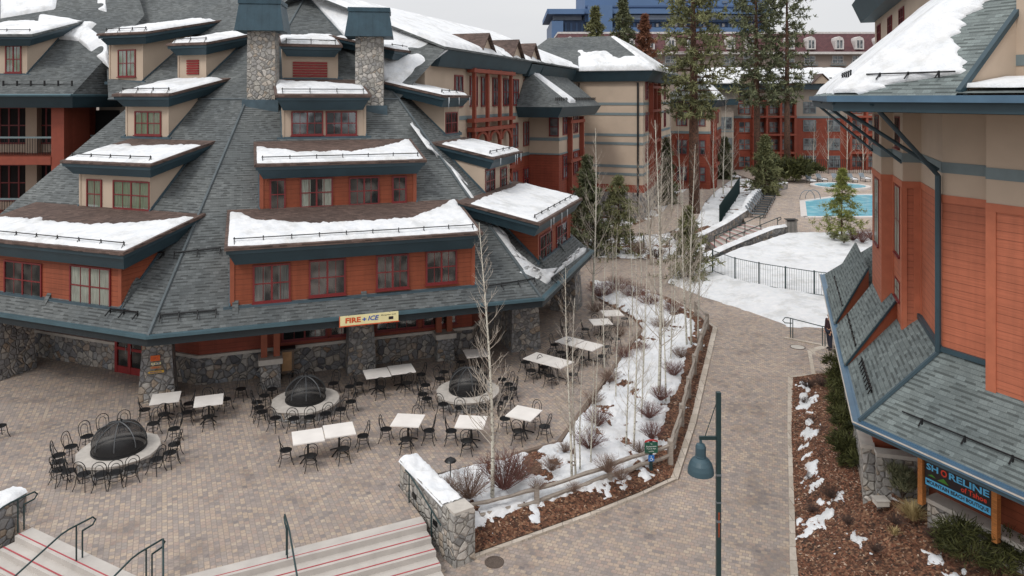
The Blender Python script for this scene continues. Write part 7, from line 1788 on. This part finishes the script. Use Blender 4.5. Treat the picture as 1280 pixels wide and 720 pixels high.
for (x, y) in ((.12, -.08), (-.14, .06)): m = MB(); m.lathe([(.001, 0), (.055, 0), (.06, .04), (.045, .1), (.001, .11)], (0, 0, 0), 12); m.v = [V((p.x+x, p.y*2.1+y, p.z)) for p in m.v]; ORG['tmp'] = 0; o = m.build('shoe', M['shoe'], None, smooth=True); o.parent = per; o.location = (0, 0, 0)
m = MB(); m.lathe([(.001, .105), (.05, .09), (.085, .04), (.088, -.02), (.07, -.07)], (0, .005, 1.665), 16); m.v = [V((p.x, p.y*1.12+.01, p.z)) for p in m.v]; o = m.build('hair', M['hair'], None, smooth=True); o.parent = per; o.location = (0, 0, 0)
for x in (-.03, .03): m = MB(); m.lathe([(.001, .011), (.009, .007), (.011, 0), (.009, -.007), (.001, -.011)], (x, -.112, 1.665), 8); o = m.build('eye', M['hair'], None); o.parent = per; o.location = (0, 0, 0)
m = MB(); m.ext([V((-.014, -.11, 1.625)), V((.014, -.11, 1.625)), V((0, -.112, 1.67))], V((0, -.02, -.004))); o = m.build('nose', M['skin'], None); o.parent = per; o.location = (0, 0, 0)
for sx, hx, hy in ((1, .22, -.17), (-1, -.24, -.06)):
    m = MB()
    for k, l in enumerate((.07, .08, .085, .075)): a = V((hx, hy-.03+.018*k, .83)); m.tube([a+Z*.02, a-Z*l*.5+V((-.006*sx, 0, 0)), a-Z*l+V((-.02*sx, 0, 0))], [.010, .009, .007], 6)
    a = V((hx, hy-.045, .86)); m.tube([a, a+V((-.01*sx, -.02, -.03)), a+V((-.015*sx, -.022, -.055))], [.011, .010, .008], 6); o = m.build('fingers', M['skin'], None, smooth=True); o.parent = per; o.location = (0, 0, 0)
# ---------------------------------------------------------------- snow on roofs, light, sky, camera
tag(SNOWMB.build('roof_snow', M['snow'], smooth=True), 'thick white snow lying on the roofs and dormers of the resort buildings', 'snow', kind='stuff')
w = bpy.data.worlds.new('World'); scn.world = w; w.use_nodes = True; nt = w.node_tree
bg = nt.nodes['Background']; sky = nt.nodes.new('ShaderNodeTexSky'); sky.sky_type = 'NISHITA'; sky.sun_disc = False
SUN_EL, SUN_AZ = R(48), R(215)             # azimuth clockwise from +Y: behind the camera, to its left
sky.sun_elevation = SUN_EL; sky.sun_rotation = SUN_AZ; sky.air_density = 1.0; sky.dust_density = 3.0; sky.altitude = 1900
hsv = nt.nodes.new('ShaderNodeHueSaturation'); hsv.inputs['Saturation'].default_value = .25
nt.links.new(sky.outputs[0], hsv.inputs['Color'])
# an even cloud deck: blend the clear sky towards pale grey, with soft clouds
tc = nt.nodes.new('ShaderNodeTexCoord'); nz = nt.nodes.new('ShaderNodeTexNoise'); nz.inputs['Scale'].default_value = 2.2; nz.inputs['Detail'].default_value = 5
mp = nt.nodes.new('ShaderNodeMapping'); mp.inputs['Scale'].default_value = (1, 1, 4); nt.links.new(tc.outputs['Generated'], mp.inputs[0]); nt.links.new(mp.outputs[0], nz.inputs['Vector'])
cr = nt.nodes.new('ShaderNodeValToRGB'); cr.color_ramp.elements[0].position = .3; cr.color_ramp.elements[0].color = (8.0, 8.12, 8.4, 1); cr.color_ramp.elements[1].position = .7; cr.color_ramp.elements[1].color = (9.2, 9.2, 9.25, 1)
nt.links.new(nz.outputs['Fac'], cr.inputs[0])
mx = nt.nodes.new('ShaderNodeMix'); mx.data_type = 'RGBA'; mx.inputs[0].default_value = .86
nt.links.new(hsv.outputs[0], mx.inputs[6]); nt.links.new(cr.outputs[0], mx.inputs[7])
# an overcast sky is brighter overhead than at the horizon
sx = nt.nodes.new('ShaderNodeSeparateXYZ'); nt.links.new(tc.outputs['Generated'], sx.inputs[0])
mr = nt.nodes.new('ShaderNodeMapRange'); mr.inputs['From Min'].default_value = 0; mr.inputs['From Max'].default_value = 1; mr.inputs['To Min'].default_value = .80; mr.inputs['To Max'].default_value = 1.55; nt.links.new(sx.outputs[2], mr.inputs[0])
vm = nt.nodes.new('ShaderNodeVectorMath'); vm.operation = 'SCALE'; nt.links.new(mx.outputs[2], vm.inputs[0]); nt.links.new(mr.outputs[0], vm.inputs['Scale']); nt.links.new(vm.outputs[0], bg.inputs[0]); bg.inputs[1].default_value = .1
sd = bpy.data.lights.new('sun', 'SUN'); sd.energy = 1.3; sd.angle = R(14); sd.color = (1, .96, .9)
so = bpy.data.objects.new('sun', sd); COL.objects.link(so)
dirv = V((math.sin(SUN_AZ)*math.cos(SUN_EL), math.cos(SUN_AZ)*math.cos(SUN_EL), math.sin(SUN_EL)))
so.rotation_euler = dirv.to_track_quat('Z', 'Y').to_euler(); so.location = dirv*60
cd = bpy.data.cameras.new('camera'); co = bpy.data.objects.new('camera', cd); COL.objects.link(co); co.location = CAM; co.rotation_euler = (R(90), 0, 0)
cd.sensor_width = 36; cd.lens = F/1280*36; cd.shift_y = -(360-YH)/1280; cd.clip_end = 6000; cd.clip_start = .1
scn.camera = co
scn.view_settings.view_transform = 'Standard'; scn.view_settings.look = 'None'; scn.view_settings.exposure = 0.08; scn.view_settings.gamma = 1
scn.cycles.max_bounces = 6; scn.cycles.transparent_max_bounces = 12; scn.cycles.diffuse_bounces = 3; scn.cycles.glossy_bounces = 3
